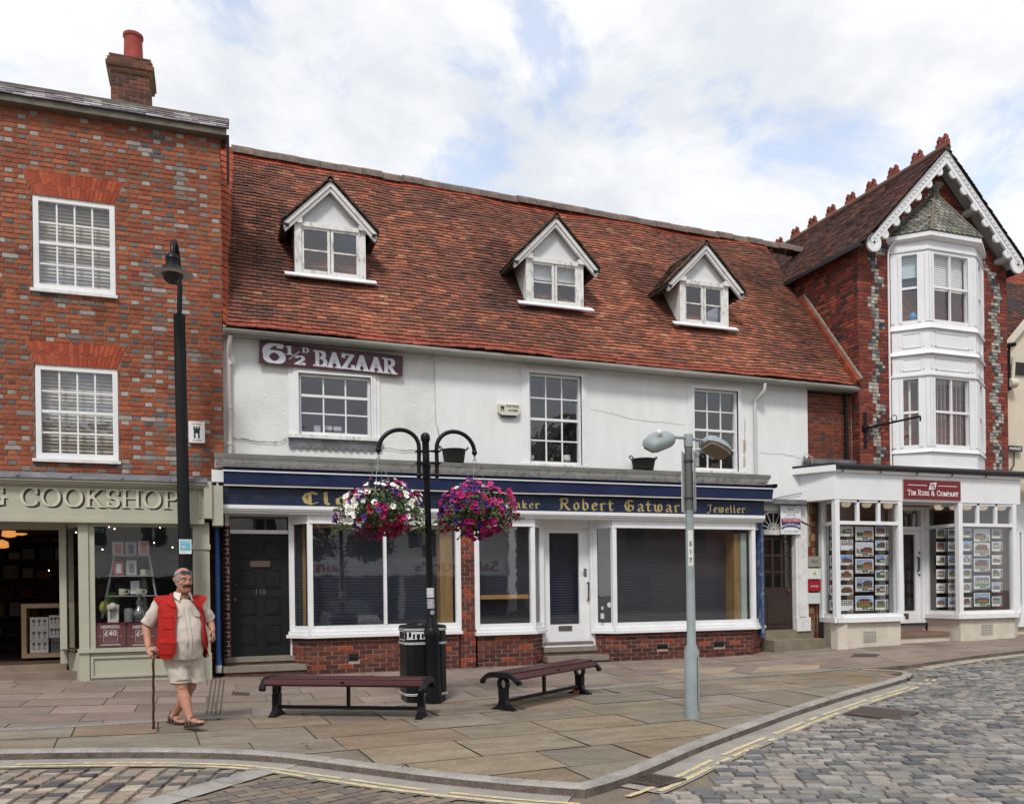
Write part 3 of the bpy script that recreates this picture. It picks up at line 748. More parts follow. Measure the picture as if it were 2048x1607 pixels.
for A in (A1, A2):
    n = 19; z0, z1 = A[4], A[5]
    for i in range(n):
        f = lambda t, a, b: a + (b - a) * t
        a0, a1 = f(i / n, A[1], A[2]), f((i + 1) / n, A[1], A[2]); b0, b1_2 = f(i / n, A[0], A[3]), f((i + 1) / n, A[0], A[3]); g = .004
        s = (.45 if i % 2 else .55) * .36
        for za, zc in ((0, s - .004), (s + .004, .36)):
            xa = lambda zz: f(zz / .36, a0, b0) + g; xb = lambda zz: f(zz / .36, a1, b1_2) - g
            d = R.uniform(.006, .01); c = tuple(v * .68 for v in jit(R.choice([S(186, 82, 52), S(176, 74, 46), S(194, 92, 58)]), .08))
            mb.face([(xa(za), YL - d, z0 + za), (xb(za), YL - d, z0 + za), (xb(zc), YL - d, z0 + zc), (xa(zc), YL - d, z0 + zc)], c)
bricks(mb, (xr, YL, 0), V((0, 1, 0)), UX, 0, 4.5, 5.4, ztop + .2, colL)
mb.build('brickwork', brickm, house)
# windows with venetian blinds
blindm = M('cream_blind', (.50, .43, .34), .6, var=.05)
for W, dn in ((W1, 0), (W2, 0)):
    w_, (a, b, c, d) = sash(house, W[0] + .01, W[1] - .005, W[2], W[3], YL + .03, 4, (.25, .505, .75), white, pane_up, fw=.075, bar=.024, rail=1, dark=dark, depth=.5, bot=.09)
    slats(w_, a - .02, b + .02, c, d, YL + .17, blindm, .055, .45)
    m2 = MB(); m2.box(W[0] - .03, W[1] + .03, YL - .06, YL + .02, W[2] - .05, W[2] - .004); m2.build('sill', trim, w_)
# coping of slates
zc0 = at(220, 231, YL - .2).z; cpm = M('coping_stone', (.14, .125, .1), .9, var=.3, vs=5, dirt=(.06, .06, .04), ds=4)
mb = MB(); mb.box(xl, xr + .10, YL - .16, YL + .3, zc0, zc0 + .1); cope = mb.build('coping', cpm, house)
mb = MB()
SL = [S(176, 172, 174), S(150, 142, 148), S(124, 114, 120), S(196, 190, 190), S(104, 98, 102), S(140, 128, 132)]
tiles(mb, patch((xl, YL - .19, zc0 + .095), (xr + .13, YL - .19, zc0 + .095), (xl, YL + .2, zc0 + .42), (xr + .13, YL + .2, zc0 + .42)), .125, .26, lambda s, t, k, r: tuple(v * .7 for v in jit(r.choice(SL), .2)), lift=.014)
mb.build('slate', M('slates', attr=True, rough=.5, var=.3, vs=6, fine=.2, fs=40, bump=.2), cope)
mb = MB(); mb.box(xl, xr + .15, YL + .17, YL + .42, zc0 + .40, zc0 + .45); mb.build('capping', cpm, cope)
mb = MB(); mb.prism([(xr + .1, YL - .14, zc0 + .02), (xr + .1, YL + .1, zc0 + .02), (xr + .1, YL + .2, zc0 - .62), (xr + .1, YL + .14, zc0 - .66)], (.04, 0, 0)); mb.build('verge_board', M('dark_board', (.05, .04, .035), .8), house)
# roof behind the parapet, chimney
mb = MB(); mb.face([(xl, YL + .3, zc0 + .3), (xr, YL + .3, zc0 + .3), (xr, 3.2, zc0 + 1.2), (xl, 3.2, zc0 + 1.2)]); mb.build('roof', tilem, house)
YC_ = 2.2; c0, c1 = at(221, 150, YC_), at(299, 150, YC_); ct_, cb_ = at(258, 113, YC_).z, at(258, 215, YC_).z - 1.0
ch_ = MB(); x0, x1, dY = c0.x, c1.x, .62; ch_.box(x0, x1, YC_, YC_ + dY, cb_, ct_); ch_ = ch_.build('chimney', mortar, house)
colC = lambda u, z, h: tuple(v * .55 for v in jit(R.choice([S(120, 72, 56), S(104, 66, 54), S(90, 60, 50), S(140, 84, 62)]), .2))
mb = MB(); bricks(mb, (0, YC_, 0), UX, NY, x0, x1, cb_, ct_ - .3, colC, bond='stretch'); bricks(mb, (x1, YC_, 0), V((0, 1, 0)), UX, 0, dY, cb_, ct_ - .3, colC, bond='stretch')
for i, e in enumerate((.045, .075, .05, .02)):
    z0 = ct_ - .3 + i * .0755; bricks(mb, (0, YC_ - e, 0), UX, NY, x0 - e, x1 + e, z0, z0 + .0755, colC, bond='stretch'); bricks(mb, (x1 + e, YC_ - e, 0), V((0, 1, 0)), UX, 0, dY + 2 * e, z0, z0 + .0755, colC, bond='stretch')
    mb.box(x0 - e, x1 + e, YC_ - e + .002, YC_ + dY + e, z0, z0 + .0745, S(100, 90, 60))
mb.build('chimney_brickwork', brickm, ch_)
mb = MB(); pc = (at(265, 113, YC_).x, YC_ + .22); mb.lathe([(.19, 0), (.18, .06), (.165, .1), (.155, .45), (.175, .47), (.175, .52), (.15, .53), (.14, .42)], (*pc, ct_ + .0), 20); mb.lathe([(.15, 0), (.13, .3), (.15, .34)], (pc[0] + .1, pc[1] + .5, ct_), 14)
mb.build('chimney_pot', M('terracotta_pot', (.26, .04, .03), .8, var=.15), ch_, smooth=True)

# ---------------- cook shop front
sage = M('sage_paint', (.40, .395, .31), .5, var=.05, dirt=(.28, .27, .21), ds=2, dk=.25, bump=.04, bs=30)
sagel = M('pale_lettering', (.55, .52, .40), .5); lettershade = M('lettering_shade', (.02, .022, .02), .6)
YS = -.42; xe = at(446, 1000, YS - .1).x
fa = MB(); f0, f1 = at(200, 966, YS - .08).z, at(200, 1041, YS - .08).z; xp0 = at(408, 1000, YS - .08).x
fa.box(xl, xp0, YS - .08, YL, f1, f0); fa.box(xl, xp0 + .02, YS - .2, YL, f0, f0 + .035); fa.box(xl, xp0 + .02, YS - .16, YL, f0 - .035, f0); fa.box(xl, xp0 + .02, YS - .12, YL, f0 - .06, f0 - .035)
fa.box(xl, xp0, YS - .13, YL, f1 - .03, f1 + .02); fa.box(xl, xp0, YS - .105, YL, f1 + .02, f1 + .045)
x2, x3 = at(398, 1000, YS - .08).x, at(408, 1000, YS - .08).x
fa.box(x2, x2 + .02, YS - .1, YS - .07, f1 + .07, f0 - .08)
fascia = fa.build('shop_fascia', sage, house)
mb = MB(); zl = at(200, 1013, YS - .09).z; hl = .265; xc0, xc1 = at(41, 1000, YS).x, at(352, 1000, YS).x
for k, (dx, dz, mi) in enumerate(((.028, -.024, 1), (0, 0, 0))):
    mb.mi = mi; rz_ = -.079 - .0 ; y_ = YS - .081 - .006 * k
    pen(mb, 'COOKSHOP', (xc0 + dx, y_, zl + dz), UX, UZ, NY, hl, nib=(.135, .055), width=xc1 - xc0 + .05, gap=.06)
    pen(mb, 'G', (at(-24, 1000, YS).x + dx, y_, zl + dz), UX, UZ, NY, hl, nib=(.135, .055))
mb.build('fascia_lettering', [sagel, lettershade], fascia)
mb = MB(); mb.obox((xl, YS - .22, f0 + .035), (xp0 - xl + .05, 0, 0), (0, .32, .12), (0, 0, .012))
for px in (35, 140, 245, 340): x = at(px, 950, YS - .2).x; mb.tube([(x, YS - .225, f0 + .05), (x + .0, YL - .02, f0 + .17)], .022, 8)
mb.build('lead_flashing', lead, house)
br = MB()
for a, b, y0, za, zc in ((408, 424, YS - .17, 962, 1036), (424, 446, YS - .12, 970, 1050)):
    br.box(at(a, 1000, y0).x, at(b, 1000, y0).x, y0, YL, at(420, zc, y0).z, at(420, za, y0).z)
br.build('console_bracket', sage, house)
# pilaster, window frame, stall riser
gL = lambda x: gz(x, YS) - .05
pl = MB(); p0, p1 = at(386, 1100, YS).x, at(419, 1100, YS).x
pl.box(p0, p1, YS - .02, YL + .1, gL(p0), f1); pl.box(p0 - .015, p1 + .015, YS - .045, YL, f1 - .42, f1 - .34); pl.box(p0 - .015, p1 + .015, YS - .04, YL, gL(p0), gL(p0) + .45)
for i in range(4): x = p0 + (p1 - p0) * (.22 + .18 * i); pl.box(x - .008, x + .008, YS - .032, YS - .015, gL(p0) + .5, f1 - .48)
pl.build('pilaster', sage, house)
G = rect((188, 1052), (385, 1290), YS); fr = MB(); q0 = at(158, 1200, YS).x; q1 = at(178, 1200, YS).x
fr.box(q0, q1, YS - .03, YS + .06, gL(q0), f1 - .03); fr.box(q1, G[0], YS, YS + .05, G[2], f1); fr.box(q0 - .02, p0, YS - .06, YS + .08, G[2] - .06, G[2]); fr.box(G[0], p0, YS, YS + .05, G[3], f1)
sw = fr.build('shop_window', sage, house)
mb = MB(); mb.face([(G[0], YS + .02, G[2]), (p0, YS + .02, G[2]), (p0, YS + .02, G[3]), (G[0], YS + .02, G[3])])
YD = .1; d0 = at(134, 1200, YD).x; d1 = at(120, 1200, YD).x
mb.face([(d0, YD, G[2]), (q0, YS + .04, G[2]), (q0, YS + .04, G[3]), (d0, YD, G[3])]); mb.build('pane', pane_shop, sw)
sr = MB(); sr.box(q0, p0, YS, YS + .06, gL(q0), G[2] - .06); sr.obox((q0, YS, gL(q0)), (d0 - q0, YD - YS, 0), (.05, .05, 0), (0, 0, G[2] - .06 - gL(q0)))
m0, m1, mz0, mz1 = rect((182, 1312), (384, 1347), YS)
for a, b, c, d in ((m0, m1, mz1 - .035, mz1), (m0, m1, mz0, mz0 + .035), (m0, m0 + .035, mz0 + .035, mz1 - .035), (m1 - .035, m1, mz0 + .035, mz1 - .035)): sr.box(a, b, YS - .025, YS + .01, c, d)
sr.build('stall_riser', sage, house)
dj = MB(); dj.box(d1, d0, YD - .04, YD + .06, gz(d0, 0), f1); dj.box(xl, d1, YD - .04, YD + .06, f1 - .1, f1); dj.obox((d0, YD, G[3]), (q0 - d0, YS - YD, 0), (.03, .04, 0), (0, 0, f1 - G[3])); dj.build('door_frame', sage, house)
stp = MB(); zs0 = at(60, 1328, YD).z; stp.box(xl, d0, YD - .12, 3.5, gz(-3, 0) - .2, zs0); stp.box(xl, q0 + .02, YS + .12, YD - .12, gz(-3, 0) - .2, at(60, 1345, YS + .1).z); stp.build('doorstep', M('brown_sandstone', (.2, .15, .11), .85, var=.2, dirt=(.1, .08, .06)), house)
zint = zs0; mb = MB(); X0, X1, Yb = xl - 1.5, xr - .02, 4.2
mb.face([(X0, Yb, zint), (X1, Yb, zint), (X1, Yb, f1), (X0, Yb, f1)], S(52, 40, 32)); mb.face([(X1, YS + .1, zint), (X1, Yb, zint), (X1, Yb, f1), (X1, YS + .1, f1)], S(40, 36, 32)); mb.face([(X0, YD, zint), (X0, Yb, zint), (X0, Yb, f1), (X0, YD, f1)], S(40, 34, 30))
mb.face([(X0, YD, f1 - .02), (X1, YD, f1 - .02), (X1, Yb, f1 - .02), (X0, Yb, f1 - .02)], S(60, 52, 46)); mb.face([(q0, YS + .08, f1 - .03), (p0, YS + .08, f1 - .03), (p0, YD, f1 - .03), (q0, YD, f1 - .03)], S(60, 52, 46)); mb.face([(q0 - .3, YS + .1, G[2] - .02), (p0 + .1, YS + .1, G[2] - .02), (p0 + .1, .5, G[2] - .02), (q0 - .3, .5, G[2] - .02)], S(70, 58, 46))
mb.face([(X0, YD, zint + .004), (X1, YD, zint + .004), (X1, Yb, zint + .004), (X0, Yb, zint + .004)], S(70, 50, 36))
for i in range(6):                                            # stocked shelving along the back
    z = zint + .3 + i * .36
    mb.box(X0 + .1, X1 - .1, Yb - .4, Yb - .02, z, z + .02, S(90, 66, 46)); x = X0 + .2
    while x < X1 - .3:
        ww, hh = R.uniform(.08, .26), R.uniform(.1, .28)
        if R.random() < .75: mb.box(x, x + ww, Yb - .38, Yb - .2, z + .021, z + .02 + hh, tuple(v * .5 for v in jit(R.choice([S(120, 40, 34), S(150, 140, 126), S(60, 64, 70), S(150, 110, 60), S(70, 84, 70), S(170, 160, 150)]), .3)))
        x += ww + R.uniform(.02, .12)
mb.build('shop_interior', M('shop_interior', attr=True, rough=.8, var=.1), house)
lampm = M('warm_lamp', (.9, .6, .3), .5, var=0, emit=(1, .4, .1), estr=.7); spotm = M('spot_lamp', (.9, .8, .6), .5, var=0, emit=(1, .8, .5), estr=16)
for px, py, Y in ((18, 1068, 1.6), (4, 1090, 2.6), (40, 1064, 2.2)):
    p = at(px, py, Y); mb = MB(); mb.lathe([(.02, .1), (.1, .06), (.11, -.03), (.05, -.05)], p, 12); mb.build('pendant_lamp', lampm, house, smooth=True)
for px, py, Y in ((114, 1052, .5), (152, 1064, .3), (218, 1053, .3), (229, 1057, .5), (320, 1054, .4), (308, 1085, 1.0), (98, 1140, 2.4), (345, 1094, .9), (268, 1086, .8), (205, 1098, 1.1)): mb = MB(); mb.sphere(at(px, py, Y), .009, nu=8, nv=5); mb.build('spotlight', spotm, house)
# blue drainpipe in the gap with the next house
xg = at(436, 1200, -.12).x; mb = MB(); mb.tube([(xg, -.16, at(432, 1052, -.16).z), (xg, -.16, gz(0, 0) + .16)], .045, 12); dpipe = mb.build('drainpipe', M('blue_pipe_paint', (.03, .09, .28), .4, var=.1), house, smooth=True)
mb = MB(); mb.lathe([(.05, .0), (.055, .02), (.05, .1), (.05, .12)], (xg, -.16, gz(0, 0) + .06), 12); mb.build('pipe_shoe', M('white_shoe', (.6, .6, .58), .6), dpipe, smooth=True)
mb = MB(); bricks(mb, (0, .02, 0), UX, NY, p1 - .05, at(449, 1200, 0).x + .1, gz(0, 0) - .05, f1, lambda u, z, h: tuple(v * .5 for v in jit(S(120, 66, 54), .25)), bond='stretch'); mb.face([(p1 - .05, .03, 0), (at(449, 1200, 0).x + .1, .03, 0), (at(449, 1200, 0).x + .1, .03, f1), (p1 - .05, .03, f1)], S(70, 54, 46)); mb.build('gap_brickwork', brickm, house)

# ---------------- goods in the cook shop window
gm_ = lambda n, c, rough=.5, **k: M(n, c, rough, var=.04, **k)
Yd_ = -.02
lad = MB()
def P(px, py, Y=Yd_): return at(px, py, Y)
for a, b in (((229, 1110), (204, 1236)), ((298, 1110), (320, 1238))): lad.bar(P(*a), P(*b), .03, .03, (0, -1, 0))
for y, a, b in ((1110, 226, 301), (1150, 218, 308), (1190, 211, 316)):
    x0, x1, z = P(a, y).x, P(b, y).x, P((a + b) / 2, y).z; lad.box(x0, x1, Yd_ - .1, Yd_ + .16, z - .015, z)
put('ladder_shelf', lad, gm_('grey_shelf', (.32, .31, .29)), 'pale grey ladder shelf tapering upward inside the cook shop window', 'shelf', P(262, 1236))
def sit(px, py): p = P(px, py); return p
def carton(px0, py0, px1, py1, c, band, label, cat='gift box'):
    mb = MB(); x0, x1, z0, z1 = rect((px0, py0), (px1, py1), Yd_ - .06); mb.mi = 0; mb.box(x0, x1, Yd_ - .06, Yd_ + .06, z0, z1); mb.mi = 1; w_ = x1 - x0
    mb.box(x0 + w_ * .3, x1 - w_ * .22, Yd_ - .064, Yd_ - .0605, z0 + (z1 - z0) * .12, z1 - (z1 - z0) * .2)
    put('boxed_gift', mb, [gm_('carton_a', c), gm_('carton_b', band)], label, cat, ((x0 + x1) / 2, Yd_, z0))
carton(224, 1083, 247, 1108.5, (.4, .36, .33), (.4, .1, .09), 'beige gift box with red panel, at left of the top window shelf')
carton(250, 1083, 273, 1108.5, (.34, .31, .29), (.06, .06, .14), 'gift box with dark blue panel, middle of the top window shelf')
carton(276, 1081, 298, 1108.5, (.44, .36, .33), (.5, .14, .1), 'gift box with orange red panel, right of the top window shelf')
carton(226, 1122, 247, 1148.5, (.36, .05, .05), (.6, .6, .58), 'red and white boxed kitchen gift on the second shelf', 'box')
carton(252, 1120, 273, 1148.5, (.4, .39, .38), (.14, .13, .14), 'grey framed picture box on the second shelf', 'box')
def mug(px, py, label, s=1.0):
    p = P(px, py); mb = MB(); mb.lathe([(.045 * s, 0), (.052 * s, .01), (.055 * s, .1 * s), (.05 * s, .1 * s), (.046 * s, .02)], p, 16)
    mb.tube([p + V((.05 * s, 0, .08 * s)), p + V((.09 * s, 0, .08 * s)), p + V((.1 * s, 0, .05 * s)), p + V((.08 * s, 0, .025 * s)), p + V((.05 * s, 0, .02))], .008, 6)
    put('mug', mb, gm_('cream_mug', (.6, .56, .44)), label, 'mug', p, 'mugs in the cook shop window', smooth=True)
mug(245, 1189.5, 'cream mug at left of the lowest shelf in the cook shop window'); mug(279, 1189.5, 'cream mug at right of the lowest shelf under a white card'); mug(287, 1149.5, 'cream cup on the second shelf of the cook shop window', .9)
mb = MB(); x0, x1, z0, z1 = rect((260, 1161), (279, 1187), Yd_); mb.obox((x0, Yd_ + .05, z0), (x1 - x0, 0, .005), (0, .004, 0), (0, .02, z1 - z0)); put('price_card', mb, gm_('white_card', (.7, .7, .7)), 'white price card standing between two cream mugs', 'card', (x0, Yd_ + .05, z0))
# coffee machine, siphon, grinders, posters, balloons
Yq = -.26; zq = G[2] - .02
b_ = P(227, 1243, Yq); mb = MB(); b_.z = at(227, 1243.5, Yq).z
mb.box(b_.x - .075, b_.x + .075, Yq - .06, Yq + .1, b_.z, b_.z + .05); mb.box(b_.x - .075, b_.x - .045, Yq - .04, Yq + .1, b_.z + .05, b_.z + .2); mb.box(b_.x + .045, b_.x + .075, Yq - .04, Yq + .1, b_.z + .05, b_.z + .2); mb.box(b_.x - .045, b_.x + .045, Yq + .03, Yq + .1, b_.z + .05, b_.z + .2, (.1, .1, .1)); mb.box(b_.x - .08, b_.x + .08, Yq - .06, Yq + .1, b_.z + .2, b_.z + .27)
mb.lathe([(.045, 0), (.05, .03), (.03, .045), (.0, .05)], (b_.x, Yq - .06, b_.z + .245), 14, ax=(0, -1, .2)); put('coffee_machine', mb, M('cream_chrome', (.62, .6, .55), .25, var=.03), 'cream and chrome coffee machine on the cook shop window sill', 'coffee machine', b_)
b2_ = P(279, 1243, Yq); mb = MB(); mb.lathe([(.07, 0), (.075, .02), (.06, .03), (.09, .08), (.1, .14), (.06, .21), (.035, .25), (.05, .28), (.05, .31), (.03, .33), (.03, .4), (.035, .42), (.0, .44)], b2_, 18); put('coffee_siphon', mb, M('smoked_glass_steel', (.3, .31, .31), .15, var=.05, metal=.8), 'steel and glass coffee siphon beside the coffee machine', 'coffee maker', b2_, smooth=True)
b3_ = P(258, 1243, Yq + .08); mb = MB(); mb.lathe([(.07, 0), (.072, .17), (.06, .2), (.06, .21), (0, .215)], b3_, 16); put('storage_canister', mb, M('grey_canister', (.2, .2, .2), .4), 'grey canister behind the coffee siphon', 'canister', b3_, smooth=True)
for k, (px0, px1, lb) in enumerate(((190, 252, 'maroon gift card poster left in the cook shop window, fully in view'), (254, 316, 'maroon gift card poster partly hidden behind the man in the red waistcoat'))):
    x0, x1, z0, z1 = rect((px0, 1245), (px1, 1290), YS + .06); mb = MB(); y = YS + .05; mb.mi = 0; mb.box(x0, x1, y, y + .006, z0, z1); mb.mi = 1; w_, h_ = x1 - x0, z1 - z0; n = NY; cx = (x0 + x1) / 2
    txt(mb, 'NESPRESSO', (cx, y, z1 - h_ * .24), UX, UZ, n, h_ * .13, w_ * .62, raise_=.002, centre=True, bold=True)
    txt(mb, '\u00a340', (cx, y, z1 - h_ * .56), UX, UZ, n, h_ * .2, w_ * .4, raise_=.002, centre=True, bold=True)
    mb.mi = 2; txt(mb, 'NESPRESSO', (cx, y, z1 - h_ * .67), UX, UZ, n, h_ * .065, w_ * .36, raise_=.002, centre=True); txt(mb, 'GIFT CARD', (cx, y, z1 - h_ * .77), UX, UZ, n, h_ * .065, w_ * .36, raise_=.002, centre=True); mb.mi = 1
    for a, b, c, d in ((.27, .73, .66, .675), (.27, .73, .18, .19), (.27, .28, .18, .67), (.72, .73, .18, .67), (.12, .22, .42, .43), (.78, .88, .42, .43), (.2, .8, .07, .085), (.15, .85, .03, .045)):
        mb.face([(x0 + w_ * a, y - .002, z0 + h_ * c), (x0 + w_ * b, y - .002, z0 + h_ * c), (x0 + w_ * b, y - .002, z0 + h_ * d), (x0 + w_ * a, y - .002, z0 + h_ * d)])
    put('poster', mb, [gm_('maroon_card', (.13, .015, .025)), gm_('poster_white', (.75, .72, .7)), gm_('poster_pink', (.35, .18, .18))], lb, 'poster', (cx, y, z0), 'gift card posters')
for px, py, c, lb in ((212, 1214, (.42, .4, .03), 'yellow balloon low in the cook shop window'), (226, 1197, (.08, .2, .02), 'green balloon just above the yellow one in the cook shop window')):
    p = P(px, py, .25); mb = MB(); mb.sphere(p, .1, sc_=(1, 1, 1.12)); mb.lathe([(.012, -.02), (.004, 0), (.0, .01)], p - V((0, 0, .115)), 8); put('balloon', mb, M('balloon_rubber', c, .3, var=.03), lb, 'balloon', p, smooth=True)
# wooden cube unit with boxed glasses seen through the doorway
Yu = .9; x0, x1, z0, z1 = rect((42, 1207), (150, 1312), Yu); mb = MB()
for a, b, c, d in ((x0, x1, z1 - .07, z1), (x0, x1, z0, z0 + .07), (x0, x0 + .07, z0 + .07, z1 - .07), (x1 - .07, x1, z0 + .07, z1 - .07)): mb.box(a, b, Yu, Yu + .5, c, d)
put('display_cube', mb, M('pale_wood', (.36, .25, .14), .6, stretch=(1, 1, 12), var=.2), 'pale wooden open display cube inside the cook shop doorway', 'display unit', (x0, Yu, z0))
def gbox(a, b, c, d, lb, dark_=False):
    x0, x1, z0, z1 = rect((a, b), (c, d), Yu + .05); mb = MB(); mb.mi = 0; mb.box(x0, x1, Yu + .04, Yu + .35, z0, z1); mb.mi = 1
    for i in range(3):
        xx = x0 + (x1 - x0) * (.2 + .3 * i); zz = z0 + (z1 - z0) * .55
        mb.lathe([(.022, .06), (.02, .03), (.004, .015), (.004, -.03), (.018, -.035)], (xx, Yu + .036, zz), 8)
    put('glassware_box', mb, [gm_('white_box' if not dark_ else 'grey_box', (.55, .53, .51) if not dark_ else (.1, .1, .11)), gm_('box_print', (.16, .13, .09))], lb, 'box', ((x0 + x1) / 2, Yu, z0), 'boxed glassware in the doorway display')
gbox(60, 1234, 97, 1260, 'white glassware box, topmost of the stack of three in the doorway display'); gbox(60, 1260.5, 97, 1281, 'white glassware box, middle of the stack of three in the doorway display'); gbox(60, 1281.5, 97, 1304, 'white glassware box, lowest of the stack of three in the doorway display')
gbox(98, 1230, 124, 1254, 'white glassware box with dark print, upper right in the doorway display'); gbox(98, 1254.5, 124, 1274, 'white glassware box beneath the upper right one in the doorway display'); gbox(102, 1274.5, 124, 1304, 'dark grey glassware box, lower right in the doorway display', True)
mb = MB(); x0, x1, z0, z1 = rect((184, 1053), (207, 1065), .3); mb.mi = 0; mb.box(x0, x1, .3, .33, z0, z1); mb.mi = 1; mb.bar((x0 + .03, .297, z0 + .05), (x0 + .12, .297, z0 + .05), .004, .012); mb.bar((x0 + .14, .297, z0 + .02), (x0 + .17, .297, z0 + .07), .004, .012); put('exit_sign', mb, [gm_('exit_green', (.02, .2, .12)), gm_('exit_white', (.7, .8, .75))], 'small green emergency exit sign hanging inside the cook shop window', 'sign', (x0, .3, z0))
# alarm box on the brick
x0, x1, z0, z1 = rect((377, 842), (410, 886), YL - .05); ab = thing('alarm_box', 'white upright alarm box with a black castle emblem on the orange brick wall', 'alarm box', ((x0 + x1) / 2, YL, z0))
mb = MB(); mb.box(x0, x1, YL - .07, YL - .01, z0, z1); mb.build('casing', gm_('alarm_white', (.75, .75, .74)), ab)
def castle(mb, x0, x1, z0, z1, y):
    w_, h_ = x1 - x0, z1 - z0; f = lambda a, b, c, d, yy=0: mb.face([(x0 + w_ * a, y - yy, z0 + h_ * c), (x0 + w_ * b, y - yy, z0 + h_ * c), (x0 + w_ * b, y - yy, z0 + h_ * d), (x0 + w_ * a, y - yy, z0 + h_ * d)])
    f(.14, .34, 0, .42); f(.66, .86, 0, .42); f(.14, .86, .42, .72)
    f(.08, .92, .72, .84)
    for a in (.08, .4, .72): f(a, a + .2, .84, 1)
    P_ = [(x0 + w_ * (.5 + .16 * math.cos(t)), y, z0 + h_ * (.28 + .12 * math.sin(t))) for t in [i * PI / 8 for i in range(9)]]
mb = MB(); castle(mb, x0 + .06, x1 - .06, z0 + .07, z1 - .08, YL - .072); txt(mb, 'FORTRESS', ((x0 + x1) / 2, YL - .072, z1 - .055), UX, UZ, NY, .025, .15, centre=True); txt(mb, 'ALARMS', ((x0 + x1) / 2, YL - .072, z0 + .025), UX, UZ, NY, .025, .13, centre=True); mb.build('emblem', gm_('alarm_black', (.02, .02, .02)), ab)
# ================================================================== MIDDLE: long rendered house, tiled roof, jeweller's shop front
main = thing('rendered_house', 'long white rendered house with red tiled roof, three dormers and navy shop front', 'house', (6, 0, gz(6, 0)))
YB = -.28; XT = at(1703, 800, 0).x
zg = at(1000, 716, -.1).z; xL = xr + .02; xR = at(1614, 850, 0).x
H1 = rect((596, 746), (742, 876), 0); H2 = rect((1055, 746), (1162, 932), 0); H3 = rect((1384, 777), (1474, 944), 0)
zc = at(1000, 940, 0).z - .35; xs_ = at(868, 800, 0).x; zeL = at(600, 677, 0).z + .1
rend = M('smooth_render', (.73, .745, .74), .85, var=.06, vs=1.3, dirt=(.42, .41, .38), ds=2.0, dk=.12, stretch=(1.6, 1, .35), bump=.2, bs=9, bdist=.006)
pebl = M('roughcast_render', (.70, .71, .69), .9, var=.07, vs=2, dirt=(.45, .44, .4), ds=1.4, dk=.4, bump=.9, bs=34, bdist=.012)
mb = MB(); mb.mi = 1; wall_holes(mb, xL - .1, xs_, zc, zeL, 0, [H1], .12); mb.mi = 0; wall_holes(mb, xs_, xR, zc, zeL, -.02, [H2, H3], .14)
mb.face([(xs_, -.02, zc), (xs_, 0, zc), (xs_, 0, zeL), (xs_, -.02, zeL)]); mb.face([(xR, -.02, zc - 1), (xR, .25, zc - 1), (xR, .25, zeL), (xR, -.02, zeL)])
zlow = at(1560, 1000, 0).z; mb.face([(at(1520, 1000, 0).x, -.02, zlow), (xR, -.02, zlow), (xR, -.02, zc), (at(1520, 1000, 0).x, -.02, zc)])
mb.build('wall', [rend, pebl], main)
# hairline cracks
crk = M('crack_shadow', (.16, .13, .11), .9)
def crack(pts, w_=.008):
    mb = MB()
    q = [at(*p, -.024) for p in pts]
    for a, b in zip(q, q[1:]):
        n_ = 4
        for i in range(n_):
            s, t = a.lerp(b, i / n_), a.lerp(b, (i + 1) / n_); s = s + V((0, -.003, R.uniform(-.012, .012))); t = t + V((0, -.003, R.uniform(-.012, .012))); mb.bar(s, t, .003, w_ * R.uniform(.4, 1.2), (0, 0, 1))
    mb.build('crack', crk, main)
crack([(465, 876), (530, 884), (562, 884), (574, 874)], .016); crack([(765, 895), (800, 899), (860, 903)], .012); crack([(869, 720), (870, 800), (872, 850)], .006); crack([(874, 850), (880, 880)], .01); crack([(1180, 816), (1260, 836), (1370, 850)], .003); crack([(1490, 838), (1488, 935)], .012); crack([(1520, 905), (1570, 908), (1612, 918)], .004)
mb = MB()
for a, b, c, d in ((1486, 878, 1493, 905), (1486, 912, 1492, 935)):
    x0, x1, z0, z1 = rect((a, b), (c, d), -.026); mb.prism([(x0, -.026, z0), (x1 - .01, -.026, z0 + .03), (x1, -.026, (z0 + z1) / 2), (x1 - .015, -.026, z1), (x0, -.026, z1 - .02)], (0, .004, 0))
mb.build('plaster_patch', M('bare_plaster', (.55, .46, .34), .9), main)
